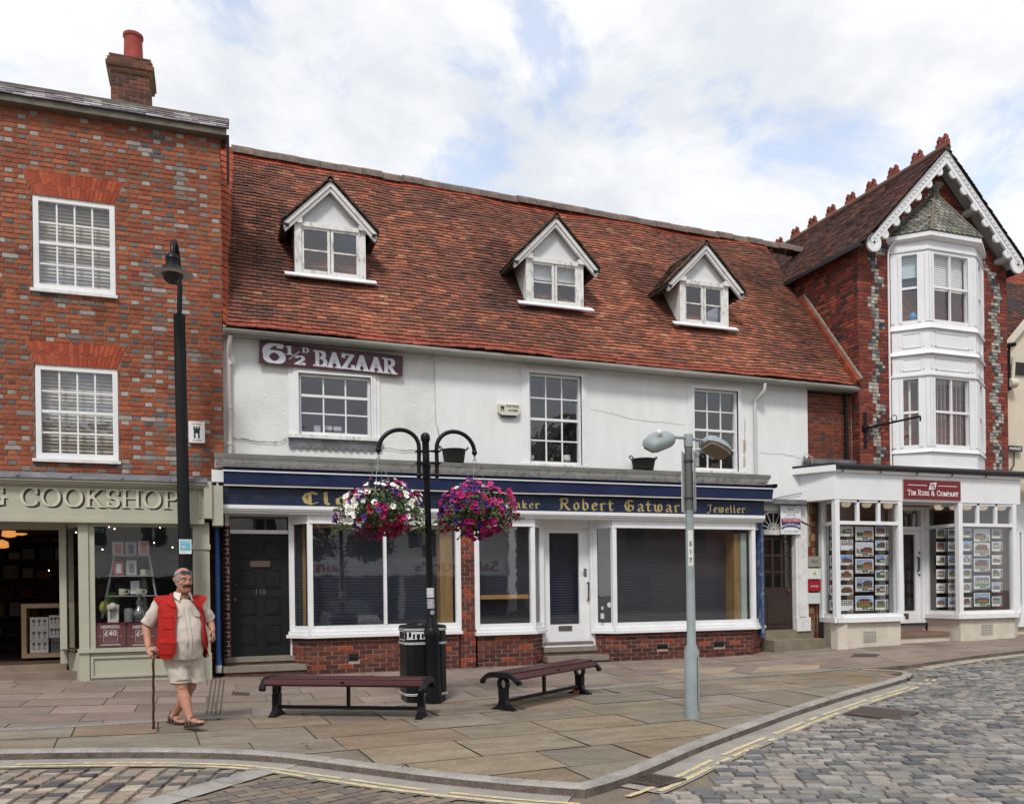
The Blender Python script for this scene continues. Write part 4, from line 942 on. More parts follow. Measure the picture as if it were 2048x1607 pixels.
# sash windows
def archi(x0, x1, z0, z1, y, w_, par, top=True, mat=white):
    mb = MB()
    for e, d in ((w_, .0), (w_ * .55, .022), (.03, .04)):
        yy = y - .02 - d
        mb.box(x0 - e, x0, yy, y, z0, z1 + (e if top else 0)); mb.box(x1, x1 + e, yy, y, z0, z1 + (e if top else 0))
        if top: mb.box(x0, x1, yy, y, z1, z1 + e)
    return mb.build('architrave', mat, par)
for W, y, nc, zr, rl, aw, dk_, lift in ((H1, 0, 3, (.345, .665), 1, .16, skytint_room, 0), (H2, -.02, 3, (.25, .5, .75), 1, .13, dark, 0), (H3, -.02, 3, (.25, .5, .75), 1, .12, dark, 0)):
    w_, g_ = sash(main, W[0], W[1], W[2], W[3], y + .03, nc, zr, white, pane_up, fw=.045, bar=.024, rail=rl, dark=dk_, depth=.8, bot=.06)
    archi(W[0], W[1], W[2], W[3], y, aw, w_)
    mb = MB(); mb.box(W[0] - aw - .02, W[1] + aw + .02, y - .09, y + .03, W[2] - .06, W[2] - .002); mb.build('sill', oldwhite, w_)
    if W is H1:
        mb = MB(); mb.box(W[0] - .26, W[1] + .24, y - .055, y, W[3] + .17, W[3] + .25); mb.build('hood', M('rotten_grey_board', (.2, .18, .16), .9, var=.4, dirt=(.06, .04, .03), ds=8), w_)
        mb = MB(); x0, x1 = W[0] - .17, W[1] + .18; n_ = 13; zt = W[2] - .065
        for i in range(n_):
            a, b = x0 + (x1 - x0) * i / n_, x0 + (x1 - x0) * (i + 1) / n_
            mb.prism([(a, y - .05, zt), (a, y - .035, zt - .12)] + [((a + b) / 2 - (b - a) / 2 * math.cos(t), y - .035, zt - .12 - .05 * math.sin(t)) for t in [PI * k / 6 for k in range(1, 6)]] + [(b, y - .035, zt - .12), (b, y - .05, zt)], (0, .006, 0))
        mb.build('lead_apron', lead, w_)
        for a, b, c, d, cc in ((628, 850, 641, 866, (.35, .36, .4)), (648, 851, 664, 860, (.5, .5, .52)), (667, 852, 683, 861, (.5, .5, .52)), (651, 862, 700, 870, (.2, .14, .09))):
            x0, x1, z0, z1 = rect((a, b), (c, d), .16); mb = MB(); mb.box(x0, x1, .16, .2, z0, z1); mb.build('paper', M('paper_stack', cc, .7), w_)
    else:
        mb = MB(); mb.box(g_[0], g_[1], y + .12, y + .4, g_[2] - .02, g_[2] + .04)
        mb.build('inner_sill', M('inner_sill_wood', (.1, .06, .04), .6), w_)
        for fx, hh, ww, cc in (((.08, .09, .05, (.5, .5, .5)), (.5, .06, .03, (.2, .2, .2)), (.8, .12, .09, (.7, .7, .68))) if W is H2 else ((.12, .5, .06, (.42, .44, .44)), (.62, .08, .12, (.06, .04, .04)))):
            mb = MB(); x = g_[0] + (g_[1] - g_[0]) * fx
            if ww > .1 or hh > .3: mb.box(x - ww, x + ww, y + .14, y + .2, g_[2] + .04, g_[2] + .04 + hh)
            else: mb.lathe([(ww * .7, 0), (ww, .03), (ww * .9, hh), (ww * .5, hh)], (x, y + .18, g_[2] + .04), 10)
            mb.build('ornament', M('sill_ornament', cc, .4, var=.05), w_, smooth=True)
# ---------------- roof
eL, eR = at(455, 651, -.22), at(1708, 769, -.22)
rL, rR = at(463, 299, 3.0), at(1590, 498, 3.0)
dx_ = (rR - rL) / (rR.x - rL.x); rE = rR + dx_ * (15.0 - rR.x)
e0 = V((.3, -.2, eL.z)); e1 = V((XT + .0, -.2, eR.z)); r0 = rL; r1 = rL + dx_ * (XT - rL.x)
PAL = [S(150, 84, 62), S(166, 94, 68), S(130, 72, 56), S(110, 66, 56), S(94, 60, 54), S(184, 108, 78), S(142, 78, 58), S(120, 70, 56), S(104, 66, 60), S(84, 58, 54), S(180, 136, 104)]
dspan = [(at(592, 500, .6).x, at(735, 500, .6).x), (at(1050, 560, .6).x, at(1175, 560, .6).x), (at(1360, 600, .6).x, at(1472, 600, .6).x)]
RP = patch(e0, e1, r0, r1, .05, 2.7); TL = RP[2]
def colR(s, t, k, r):
    if t > TL - .38: c = jit(r.choice([S(176, 82, 56), S(164, 74, 50), S(186, 92, 64)]), .12); return tuple(v * .7 for v in c)
    if k < 2: c = jit(r.choice([S(160, 84, 66), S(150, 78, 62), S(170, 92, 70)]), .12); return tuple(v * .66 for v in c)
    n1 = mnoise.noise(V((s * .42, t * .5, 1.3))) + .6 * mnoise.noise(V((s * 1.1, t * 1.3, 7.7)))
    i = int(min(max((n1 * -2.6 + 4.4) + r.uniform(-4.2, 4.2), 0), 9.99))
    order = [5, 1, 0, 6, 2, 7, 3, 8, 4, 9]
    c = PAL[order[i]] if r.random() > .02 else PAL[10]
    c = mixc(c, (.2, .095, .062), .45)
    k2 = .88 + .13 * n1
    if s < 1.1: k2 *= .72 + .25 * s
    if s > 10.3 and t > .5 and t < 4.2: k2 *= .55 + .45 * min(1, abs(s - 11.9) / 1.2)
    for d in dspan:                                           # dormer cheek shade painted into the tile colour of courses beside them
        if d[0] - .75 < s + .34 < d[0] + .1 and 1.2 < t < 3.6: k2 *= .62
    return tuple(v * max(.25, k2) for v in jit(c, .14))
mb = MB(); n_ = 14
for i in range(n_):
    for k in range(8):
        q = [RP[0](RP[1] * (i + a) / n_, TL * (k + b) / 8)[0] - V((0, -.05, .07)) for a, b in ((0, 0), (1, 0), (1, 1), (0, 1))]; mb.face(q, (.03, .02, .018))
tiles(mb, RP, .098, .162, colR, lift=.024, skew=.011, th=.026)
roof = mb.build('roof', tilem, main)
mb = MB(); l_ = (rE - r0).length; n_ = int(l_ / .42); mb.mi = 0
for i in range(n_):
    a, b = r0.lerp(rE, i / n_), r0.lerp(rE, (i + .985) / n_); j = R.uniform(-.012, .012); u_ = (b - a)
    ring = lambda p, s: [p + V((0, -.17 * math.cos(t) * s, -.12 + .2 * math.sin(t) * s + j)) for t in [PI * q / 6 for q in range(7)]]
    mb.loft([ring(a, 1), ring(b, 1.0)], False, None, False)
mb.build('ridge', M('mossy_ridge_tiles', (.13, .1, .085), .9, var=.4, vs=5, dirt=(.25, .12, .08), ds=5, dk=.6, bump=.4, bs=30), roof, smooth=50)
# abutment fillets: left against the brick house, right against the gabled house
mb = MB(); n_ = 26
for i in range(n_):
    t0, t1 = i / n_, (i + 1) / n_ + .006; a, b = e0.lerp(r0, t0), e0.lerp(r0, t1); nn = V((0, -.82, .57))
    A, B = V((xr + .005, a.y, a.z)), V((xr + .005, b.y, b.z)); o1, o2 = nn * (.1 + R.uniform(0, .008)), nn * .085; p = V((.06 + .03 * t0, 0, 0))
    mb.mesh([A + o1 + nn * .02, a + p * .5 + nn * .03, b + p * .5 + nn * .018, B + o2 + nn * .005, A + nn * .01, a + p * .5 - nn * .01], [(0, 1, 2, 3), (4, 5, 1, 0)], tuple(v * .7 for v in jit(S(178, 84, 54), .15)))
mb.build('tile_fillet', tilem, roof)
mb = MB(); n_ = 15; f0_, f1_ = e1 + V((0, 0, .02)), e1.lerp(r1, .56)
for i in range(n_):
    t0, t1 = i / n_, (i + .97) / n_; a, b = f0_.lerp(f1_, t0), f0_.lerp(f1_, t1); nn = V((0, -.82, .57))
    mb.obox(a + nn * .02 + V((-.1, 0, 0)), b - a, V((.1, 0, 0)), nn * .1, tuple(v * .62 for v in jit(R.choice([S(176, 84, 56), S(140, 66, 48), S(160, 76, 52)]), .15)))
mb.build('tile_fillet', tilem, roof)
mb = MB(); f1m = e1.lerp(r1, .56); nn = V((0, -.82, .57)); mb.obox(f0_ + nn * .13 + V((-.03, 0, 0)), f1m - f0_, V((.028, 0, 0)), nn * .05); mb.build('mortar_fillet', M('old_mortar', (.3, .25, .2), .95, var=.3, vs=9, bump=.5), roof)
# gutter, soffit board, downpipes
gut = M('grey_gutter_paint', (.36, .36, .33), .5, var=.1, vs=3, dirt=(.2, .19, .17), ds=2.5, dk=.5)
mb = MB(); g0, g1 = at(447, 657, -.28), at(1716, 776, -.28); g0.x = xr + .01; n_ = 10; prof = [(.062 * math.cos(t), .055 * math.sin(t)) for t in [PI + PI * k / 7 for k in range(8)]] + [(.05, .0), (.0, -.035), (-.05, .0)]
sag = lambda f: -.02 * math.sin(f * PI) + .008 * math.sin(f * 17)
mb.loft([[g0.lerp(g1, i / n_) + V((0, a, b + sag(i / n_))) for a, b in prof] for i in range(n_ + 1)])
for i in range(8): p = g0.lerp(g1, (i + .4) / 8.2) + V((0, 0, sag((i + .4) / 8.2))); mb.loft([[p + V((x, a * 1.12, b * 1.12)) for a, b in prof] for x in (-.03, .03)])
mb.build('gutter', gut, main, smooth=True)
mb = MB(); s0, s1 = at(452, 670, -.12), at(1712, 784, -.12); s0.x = xr + .01
mb.obox(V((s0.x, -.2, s0.z - .0)), V((s1.x - s0.x, 0, s1.z - s0.z)), (0, .22, 0), (0, 0, .1)); mb.build('fascia_board', M('grey_board', (.33, .33, .31), .7, var=.15, dirt=(.2, .19, .18)), main)
mb = MB(); xd = at(459, 780, -.06).x; mb.tube([(xd + .02, -.24, at(459, 672, -.2).z), (xd + .0, -.2, at(459, 690, -.2).z), (xd, -.06, at(459, 715, -.06).z), (xd, -.06, zc + .34)], .035, 12)
for py in (730, 818, 890): mb.lathe([(.036, 0), (.045, .005), (.045, .05), (.036, .055)], at(460, py, -.06), 12)
mb.build('downpipe', M('pinkish_pipe_paint', (.6, .52, .49), .5, var=.08), main, smooth=True)
mb = MB(); xd = at(1510, 850, -.06).x; zt = at(1519, 765, -.28).z; mb.tube([(xd + .09, -.28, zt), (xd + .09, -.27, zt - .13), (xd + .06, -.2, zt - .22), (xd, -.08, zt - .3), (xd, -.07, zt - .42), (xd, -.07, zc + .33)], .036, 12)
mb.build('downpipe', M('grey_pipe_paint', (.5, .51, .5), .5, var=.08), main, smooth=True)

# ---------------- dormers
def roof_y(z): t = (z - e0.z) / (r0.z - e0.z); return e0.y + (r0.y - e0.y) * t
def roofhit(px, py):
    d = ray(px, py); Y = 0
    for _ in range(40): p = at(px, py, Y); Y = roof_y(p.z)
    return p
dt_pal = [S(92, 78, 64), S(110, 92, 72), S(80, 66, 54), S(120, 84, 62)]
def dormer(sl, sr, zs_px, ll, lr, apex, el, er, lean):
    p = roofhit((sl[0] + sr[0]) / 2, (sl[1] + sr[1]) / 2); Yd = p.y - .02
    a, b, c, d, ap, ea, eb = (at(*q, Yd) for q in (sl, sr, ll, lr, apex, el, er))
    x0, x1 = (a.x + c.x) / 2, (b.x + d.x) / 2; zs, zl = (a.z + b.z) / 2, (c.z + d.z) / 2; ax = (x0 + x1) / 2; az = at(apex[0], apex[1], Yd - .15).z; ez = (at(*el, Yd - .15).z + at(*er, Yd - .15).z) / 2
    hx = (at(*er, Yd - .15).x - at(*el, Yd - .15).x) / 2; ax = (at(*er, Yd - .15).x + at(*el, Yd - .15).x) / 2; x0, x1 = ax - (x1 - x0) / 2, ax + (x1 - x0) / 2
    dm = MB(); dm.mi = 0                                       # cheeks and gable
    yr = roof_y(zl)
    for x in (x0, x1): dm.face([(x, Yd, zs), (x, Yd, zl + .1), (x, roof_y(zl + .1) + .05, zl + .1), (x, roof_y(zs) + .02, zs)])
    kk = (az - ez) / hx; gz_ = lambda x: az - .1 - kk * abs(x - ax)
    dm.face([(x0, Yd + .01, zl), (x1, Yd + .01, zl), (x1, Yd + .01, gz_(x1)), (ax, Yd + .01, gz_(ax)), (x0, Yd + .01, gz_(x0))])
    dmo = dm.build('dormer', M('dormer_render', (.66, .67, .67), .8, var=.05, dirt=(.4, .38, .36), ds=4, dk=.3), main)
    fr = MB(); w_ = .095
    fr.box(x0 - .02, x0 + w_, Yd - .06, Yd + .06, zs, zl); fr.box(x1 - w_, x1 + .02, Yd - .06, Yd + .06, zs, zl); fr.box(x0 + w_, x1 - w_, Yd - .05, Yd + .06, zs, zs + .05); fr.box(x0 - .02, x1 + .02, Yd - .062, Yd + .06, zl - .05, zl + .03)
    for x in (x0 + .03, x1 - .03): fr.box(x - .075, x + .075, Yd - .12, Yd + .02, zl - .02, zl + .07)
    a0, a1, c0_, c1_ = x0 + w_, x1 - w_, zs + .05, zl - .05; m = (a0 + a1) / 2
    for u0, u1 in ((a0, m - .008), (m + .008, a1)):
        for q in ((u0, u0 + .045, c0_, c1_), (u1 - .045, u1, c0_, c1_), (u0 + .045, u1 - .045, c0_, c0_ + .05), (u0 + .045, u1 - .045, c1_ - .04, c1_), (u0 + .045, u1 - .045, (c0_ + c1_) / 2 - .012, (c0_ + c1_) / 2 + .012)): fr.box(q[0], q[1], Yd - .035, Yd + .01, q[2], q[3])
    fr.build('window_frame', oldwhite, dmo)
    g = MB(); g.face([(a0, Yd - .01, c0_), (a1, Yd - .01, c0_), (a1, Yd - .01, c1_), (a0, Yd - .01, c1_)]); g.build('pane', pane_up, dmo)
    recess(dmo, a0, a1, c0_, c1_, Yd + .06, skytint_room, .9, .02)
    bb = MB(); y0 = Yd - .16
    for sg in (-1, 1):
        for (o, t, yy) in ((0, .075, .035), (.075, .065, .06)):       # bargeboards in two steps
            A, B = V((ax, y0 + (.03 if o else 0), az - o * 1.25)), V((ax + sg * hx, y0 + (.03 if o else 0), ez - o * 1.25)); d_ = B - A
            bb.prism([A, A - V((0, 0, t * 1.25)), B - V((0, 0, t * 1.25)) - d_ * (.04 if o else 0), B], (0, yy, 0))
    bb.build('bargeboard', trim, dmo)
    vg = MB()
    for sg in (-1, 1):
        A, B = V((ax, y0 - .03, az + .035)), V((ax + sg * (hx + .04), y0 - .03, ez + .02)); n_ = 12
        for i in range(n_): a_, b_ = A.lerp(B, i / n_), A.lerp(B, (i + .93) / n_); u2 = V((0, 0, R.uniform(-.006, .008))); vg.obox(a_ + u2, b_ - a_, (0, .14, 0), V((0, 0, .045)), tuple(v * .55 for v in jit(R.choice(dt_pal), .2)))
    vg.build('verge_tile', tilem, dmo)
    rf = MB()
    for sg in (-1, 1):
        yE, yR = roof_y(ez) + .1, roof_y(az) + .1
        E0, E1, R0, R1 = V((ax + sg * (hx + .03), y0 - .03, ez + .0)), V((ax + sg * (hx + .03), yE, ez)), V((ax, y0 - .03, az + .03)), V((ax, yR, az + .03))
        rf.face([E0 - V((0, 0, .02)), E1 - V((0, 0, .02)), R1 - V((0, 0, .02)), R0 - V((0, 0, .02))], (.02, .016, .014)); tiles(rf, patch(E0, E1, R0, R1), .1, .165, lambda s, t, k, r: tuple(v * .6 for v in jit(r.choice(dt_pal), .2)), cut=lambda s, t, a=E0, b=E1, R0=R0, R1=R1, tl=(R0 - E0).length: False)
        rf.obox(E0 + V((0, .02, -.06)), E1 - E0, V((-sg * .12, 0, 0)), V((0, 0, .04)), (.03, .025, .02))
    rf.tube([(ax, y0 - .03, az + .03), (ax, roof_y(az) + .1, az + .03)], .055, 10, col=S(88, 76, 62)); rf.build('dormer_roof', tilem, dmo)
    fl = MB(); fl.obox((x0 - .2, Yd - .16, zs - .085), (x1 - x0 + .4, 0, 0), (0, .12, .09), (0, -.015, .02)); fl.build('lead_flashing', M('pale_lead', (.72, .73, .76), .5, var=.15), dmo)
    return Yd, (a0, a1, c0_, c1_), dmo
dormer((594, 549), (737, 565), 0, (603, 447), (733, 466), (662, 362), (567, 440), (754, 470), 0)
y2, g2, o2 = dormer((1062, 607), (1176, 620), 0, (1068, 521), (1174, 531), (1123, 436), (1028, 524), (1196, 534), 0)
y3, g3, o3 = dormer((1378, 648), (1473, 660), 0, (1382, 566), (1472, 576), (1432, 491), (1336, 572), (1488, 580), 0)
mb = MB(); mb.box(g2[0], g2[1], y2 + .1, y2 + .11, g2[2] + (g2[3] - g2[2]) * .62, g2[3]); mb.build('roller_blind', M('pale_roller_blind', (.6, .62, .6), .7), o2)
mb = MB(); mb.face([(g3[1] - .3, y3 + .12, g3[2]), (g3[1], y3 + .16, g3[2]), (g3[1], y3 + .16, g3[2] + .45), (g3[1] - .28, y3 + .12, g3[2] + .3)]); mb.face([(g3[0] + .05, y3 + .12, g3[2]), (g3[0] + .11, y3 + .12, g3[2]), (g3[0] + .11, y3 + .12, g3[2] + .2), (g3[0] + .05, y3 + .12, g3[2] + .2)]); mb.build('curtain', M('grey_curtain', (.4, .42, .46), .8), o3)

# ---------------- jeweller's shop front
xa, xb_ = at(437, 980, -.4).x, at(1529, 1000, -.4).x; Xa, Xb = at(428, 910, -.55).x, at(1541, 950, -.55).x
def zat(px, py, Y): return at(px, py, Y).z
shop = MB(); zt = (zat(1000, 928, -.56) + zat(500, 906, -.56)) / 2 - .02
lf = MB(); lf.box(Xa, Xb, -.56, .02, zt - .055, zt); lf.obox((Xa, -.56, zt), (Xb - Xa, 0, 0), (0, .58, .1), (0, 0, .01)); lf.build('lead_roof', M('mossy_lead_edge', (.15, .155, .14), .7, var=.2, dirt=(.09, .1, .06), ds=3), main)
cor = MB(); z = zt - .055
for dy, h in ((-.535, .022), (-.505, .035), (-.47, .03), (-.43, .03)): cor.box(Xa + .01, Xb - .005, dy, -.1, z - h, z); z -= h
cor.build('cornice', oldwhite, main); zcor = z
# folded awning: dark cavity, white edge, blue valance
navyc = M('awning_canvas', (.013, .024, .08), .8, var=.18, vs=1.6, fine=.1, fs=90, bump=.15, bs=12, bdist=.02, stretch=(1, 1, .4)); aw = MB(); x0, x1 = at(447, 940, -.5).x, at(1546, 985, -.5).x
zw = zat(1000, 959, -.52); zv = zat(1000, 983, -.5)
n_ = 40
for i in range(n_):
    a, b = x0 + (x1 - x0) * i / n_, x0 + (x1 - x0) * (i + 1) / n_; f = lambda x, k: .012 * mnoise.noise(V((x * 1.6, k, 2)))
    aw.face([(a, -.52 + f(a, 1), zw), (b, -.52 + f(b, 1), zw), (b, -.47 + f(b, 5) * 2, zv), (a, -.47 + f(a, 5) * 2, zv)]); aw.face([(a, -.5, zw), (b, -.5, zw), (b, -.34, zcor + .02), (a, -.34, zcor + .02)])
awo = aw.build('awning', navyc, main, smooth=60)
mb = MB(); mb.box(x0 - .02, x1 + .02, -.535, -.505, zw - .008, zw + .012); mb.build('awning_bar', M('awning_bar_white', (.7, .7, .68), .4), awo)
mb = MB()
for i in range(n_):
    a, b = x0 + (x1 - x0) * i / n_, x0 + (x1 - x0) * (i + 1) / n_; f = lambda x, k: .024 * mnoise.noise(V((x * 1.6, k, 2))); h = lambda x: zv - .022 + .006 * mnoise.noise(V((x * 3, 2, 2)))
    mb.face([(a, -.472 + f(a, 5), zv), (b, -.472 + f(b, 5), zv), (b, -.472 + f(b, 5), h(b)), (a, -.472 + f(a, 5), h(a))])
mb.build('awning_hem', M('cream_hem', (.5, .45, .38), .8), awo)
mb = MB(); xe_ = at(1549, 980, -.5).x; mb.prism([(xe_, -.53, zw + .1), (xe_, -.1, zw + .12), (xe_, -.1, zw - .14), (xe_, -.2, zw - .05), (xe_, -.53, zw + .04)], (.05, 0, 0)); mb.box(xb_, xe_, -.5, -.46, zw + .04, zw + .09); mb.build('awning_arm', black, awo)
YF = -.38; zf1 = zat(1000, 1019.5, YF - .02); zf0 = zv + .06; sign = MB(); sign.box(xa, xb_, YF, -.05, zf1, zf0)
navy = M('navy_fascia_paint', (.009, .017, .045), .35, var=.15, vs=2, dirt=(.05, .06, .09), ds=3, dk=.3)
fas = sign.build('shop_fascia', navy, main)
mb = MB(); mb.box(xa - .03, xb_, YF - .04, -.05, zf1 - .06, zf1 - .002); mb.box(xa - .03, xb_, YF - .02, -.05, zf1 - .09, zf1 - .06); mb.box(xa - .03, xa, YF - .03, -.05, zf1, zf0 + .02); mb.box(xa - .05, xb_ - .0, -.36, .3, zf1 - .13, zf1 - .09); mb.build('fascia_moulding', white, main)
mb = MB(); mb.box(xa - .1, at(447, 960, YF).x, -.44, 0, zf0 - .02, zw + .02); mb.build('fascia_end', white, main)
gold = M('gold_leaf', (.46, .35, .15), .45, var=.2, vs=12, metal=.3)
mb = MB(); zb1 = zf1 + .035; hF = zf0 - .09 - zf1
for t_, px0, px1, hh in (('Clockmaker', 602, None, .2), ('maker', 1010, 1082, .14), ('Robert', 1118, 1231, .21), ('Gatward', 1247, 1380, .21), ('Jeweller', 1413, 1492, .15)):
    X0 = at(px0, 1005, YF).x; W_ = (at(px1, 1005, YF).x - X0) if px1 else None
    if t_ == 'Clockmaker': pen(mb, 'Clock', (X0, YF - .003, zb1), UX, UZ, NY, hh, GOT, nib=(.17, .05), ang=38, gap=.2, width=at(768, 1005, YF).x - X0)
    else: pen(mb, t_, (X0, YF - .003, zb1 + (.01 if hh < .2 else 0)), UX, UZ, NY, hh, GOT, nib=(.145, .04), ang=38, width=W_, gap=.14)
mb.build('fascia_lettering', gold, fas)
# ---- shop windows.  three bays with splayed returns, doors set back
brk = [S(110, 54, 44), S(96, 50, 42), S(120, 62, 48), S(84, 46, 42), S(130, 72, 56), S(104, 60, 48)]
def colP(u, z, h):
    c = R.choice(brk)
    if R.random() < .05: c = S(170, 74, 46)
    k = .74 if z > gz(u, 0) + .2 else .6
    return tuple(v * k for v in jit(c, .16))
plinm = M('pale_mortar', (.34, .28, .23), .95, var=.15, vs=8)
zhead = zf1 - .09; YDr = .12
shut = M('roller_shutter', (.022, .027, .04), .45, var=.12, vs=2); timber = M('display_timber', (.30, .18, .07), .5, var=.2, stretch=(6, 1, 1))
def plinth(pts, ztop):
    for p, q in zip(pts, pts[1:]):
        p, q = V(p), V(q); d_ = q - p; l_ = d_.length; u_ = d_ / l_; n_ = V((u_.y, -u_.x, 0)); zb_ = min(gz(p.x, p.y), gz(q.x, q.y)) - .06
        yield p, u_, n_, l_, zb_
pb = MB(); pm = MB(); sh = MB(); gl_ = MB()
def bayfront(pts, mull, sill_px, head, name, reveal=None, skip=(), vents=()):
    """pts: plan line (left to right) of the glazing; mull: x of mullions on the front run"""
    zs = zat(sill_px[0], sill_px[1], YB)                       # top of sill
    fr = MB(); g = MB(); pb = MB(); pmr = MB(); zt_ = zhead
    for k, (p, q) in enumerate(zip(pts, pts[1:])):
        p, q = V((*p, 0)), V((*q, 0)); d_ = q - p; l_ = d_.length; u_ = d_ / l_; n_ = V((u_.y, -u_.x, 0)); Z = V((0, 0, 1)); o = p
        if k in skip: continue
        fr.obox(o + n_ * .09 - u_ * .05 + Z * (zs - .11), u_ * (l_ + .1), -n_ * .2, Z * .055); fr.obox(o + n_ * .06 - u_ * .03 + Z * (zs - .056), u_ * (l_ + .06), -n_ * .16, Z * .054)
        fr.obox(o + n_ * .02 + Z * (zs - .003), u_ * l_, -n_ * .08, Z * .09); fr.obox(o + n_ * .02 + Z * (zt_ - .16), u_ * l_, -n_ * .08, Z * .16); fr.obox(o + n_ * .045 + Z * (zt_ - .185), u_ * l_, -n_ * .1, Z * .035)
        g.face([o - n_ * .03 + Z * (zs + .05), q - n_ * .03 + Z * (zs + .05), q - n_ * .03 + Z * (zt_ - .14), o - n_ * .03 + Z * (zt_ - .14)])
        zb_ = min(gz(p.x, p.y), gz(q.x, q.y)) - .06
        pmr.face([o + Z * zb_, q + Z * zb_, q + Z * (zs - .1), o + Z * (zs - .1)])
        cutv = None
        if vents and abs(u_.x) > .95: cutv = lambda z, o=o: [(v0 - o.x, v1 - o.x) for v0, v1, w0, w1 in vents if w0 < z < w1]
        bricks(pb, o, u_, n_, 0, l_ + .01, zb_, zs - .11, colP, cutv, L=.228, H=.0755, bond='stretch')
    for i, p in enumerate(pts):
        if i - 1 in skip and i in skip: continue
        w_ = .085
        fr.box(p[0] - w_ * .5, p[0] + w_ * .5, p[1] - .03, p[1] + .06, zs, zt_ - .0)
    for x in mull: fr.box(x - .025, x + .025, YB - .02, YB + .06, zs + .08, zt_ - .15)
    W_ = fr.build('shop_window', white, main); g.build('pane', pane_shop, W_)
    mortar_o = pmr.build('plinth', plinm, main); pb.build('plinth_brickwork', brickm, mortar_o)
    for v0, v1, w0, w1 in vents:
        for i in range(2):
            m2 = MB(); z = w0 + (w1 - w0) * (.52 * i); m2.box(v0, v1, YB - .012, YB + .0, z + .03, z + .042)
        m2 = MB(); m2.face([(v0, YB - .002, w0), (v1, YB - .002, w0), (v1, YB - .002, w1), (v0, YB - .002, w1)]); zc_ = (w0 + w1) / 2; m2.box(v0, v1, YB - .012, YB - .003, zc_ - .008, zc_ + .008); m2.build('air_vent', M('vent_hole', (.012, .01, .01), .9), mortar_o)
    return zs, W_
def vr(a, b, c, d): return rect((a, b), (c, d), YB)
X = lambda px, y=1200, Y=None: at(px, y, YB if Y is None else Y).x
v1_, v2_, v3_ = vr(697, 1308, 717, 1321), vr(1314, 1287, 1336, 1297), vr(1427, 1282, 1448, 1293)
bA = [(X(584, Y=.02), .02), (X(621), YB), (X(917), YB)]
zsA, wA = bayfront(bA, [X(771)], (700, 1260), 0, 'a', vents=[v1_])
bB = [(X(954), YB), (X(1066), YB), (X(1083, Y=.02), .02)]
zsB, wB = bayfront(bB, [], (1010, 1256), 0, 'b')
bC = [(X(1190, Y=.02), .02), (X(1229), YB), (X(1507), YB), (X(1526, Y=-.1) , -.02)]
zsC, wC = bayfront(bC, [X(1379)], (1300, 1252), 0, 'c', vents=[v2_, v3_])
# brick pier between the two left windows
mb = MB(); xp0, xp1 = X(921), X(950); mb.box(xp0, xp1, YB + .01, .2, gz(xp0, 0) - .05, zhead); pier = mb.build('brick_pier', plinm, main)
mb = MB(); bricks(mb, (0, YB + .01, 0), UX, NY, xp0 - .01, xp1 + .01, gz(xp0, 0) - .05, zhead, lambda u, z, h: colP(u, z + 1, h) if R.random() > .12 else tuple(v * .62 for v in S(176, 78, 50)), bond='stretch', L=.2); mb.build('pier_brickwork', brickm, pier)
# shutters, timber reveals and soffit behind the glass
def behind(par, x0, x1, zs, off=.28, f0=None, f1=None, tim=None, shelf=None, lite=1.0, col=shut):
    m = MB(); z = zs + .02; y = YB + off + .06
    while z < zhead - .1:
        m.obox((x0, y, z), (x1 - x0, 0, 0), (0, .005, .03), (0, .001, -.0)); m.face([(x0, y + .005, z + .03), (x1, y + .005, z + .03), (x1, y + .005, z + .046), (x0, y + .005, z + .046)]); m.face([(x0, y + .005, z + .046), (x1, y + .005, z + .046), (x1, y, z + .05), (x0, y, z + .05)]); z += .05
    m.build('roller_shutter', col, par)
    m = MB(); m.box(f0 or x0 - .04, f1 or x1 + .04, YB + .06, y, zs - .01, zs + .04); m.build('window_board', M('dark_window_board', (.05, .045, .045), .5), par)
    m = MB(); m.box(f0 or x0 - .04, f1 or x1 + .04, YB + .05, y + .3, zhead - .24, zhead - .12); m.build('window_soffit', timber if tim else dark, par)
behind(wA, bA[0][0] + .06, bA[2][0] - .02, zsA, f0=bA[1][0], tim=1)
m = MB(); m.box(X(884), X(909), YB + .1, YB + .34, zsA, zhead); m.box(X(606, Y=.06), X(612, Y=.06), .05, .12, zsA, zhead); m.build('timber_reveal', timber, wA)
behind(wB, bB[0][0] + .02, bB[2][0] - .02, zsB, .3, f1=bB[1][0])
m = MB(); zsh = zat(1010, 1197, YB + .1); m.box(bB[0][0] + .05, bB[1][0] - .06, YB + .06, YB + .32, zsh, zsh + .075); m.build('shelf', M('orange_pine', (.42, .22, .07), .5, stretch=(1, 8, 8)), wB)
behind(wC, bC[0][0] + .06, bC[2][0] - .12, zsC, .34, f0=bC[1][0], col=M('grey_shutter', (.045, .045, .055), .5, var=.1))
m = MB(); m.box(X(1476), X(1488), YB + .12, YB + .4, zsC, zhead); m.build('timber_reveal', timber, wC); m = MB(); m.box(X(1489), X(1500), YB + .1, YB + .4, zsC, zhead); m.build('pale_reveal', M('pale_green_board', (.4, .46, .44), .6), wC)
st_ = MB()
for px, py, s in ((1203, 1215, .03), (1203, 1231, .05)): p = at(px, py, -.16); st_.mi = 0; st_.box(p.x - s * .7, p.x + s * .7, -.2, -.195, p.z - s, p.z + s)
p = at(1219, 1209, -.2); st_.lathe([(.05, 0), (.0, .002)], p, 14, ax=(0, -1, 0)); st_.build('window_sticker', M('pale_sticker', (.5, .58, .56), .6), wC)
# walls above the recessed doors, sides
mb = MB(); mb.box(at(446, 1200, YDr).x, at(455, 1200, YDr).x, YDr - .06, .3, gz(.3, 0), zhead)
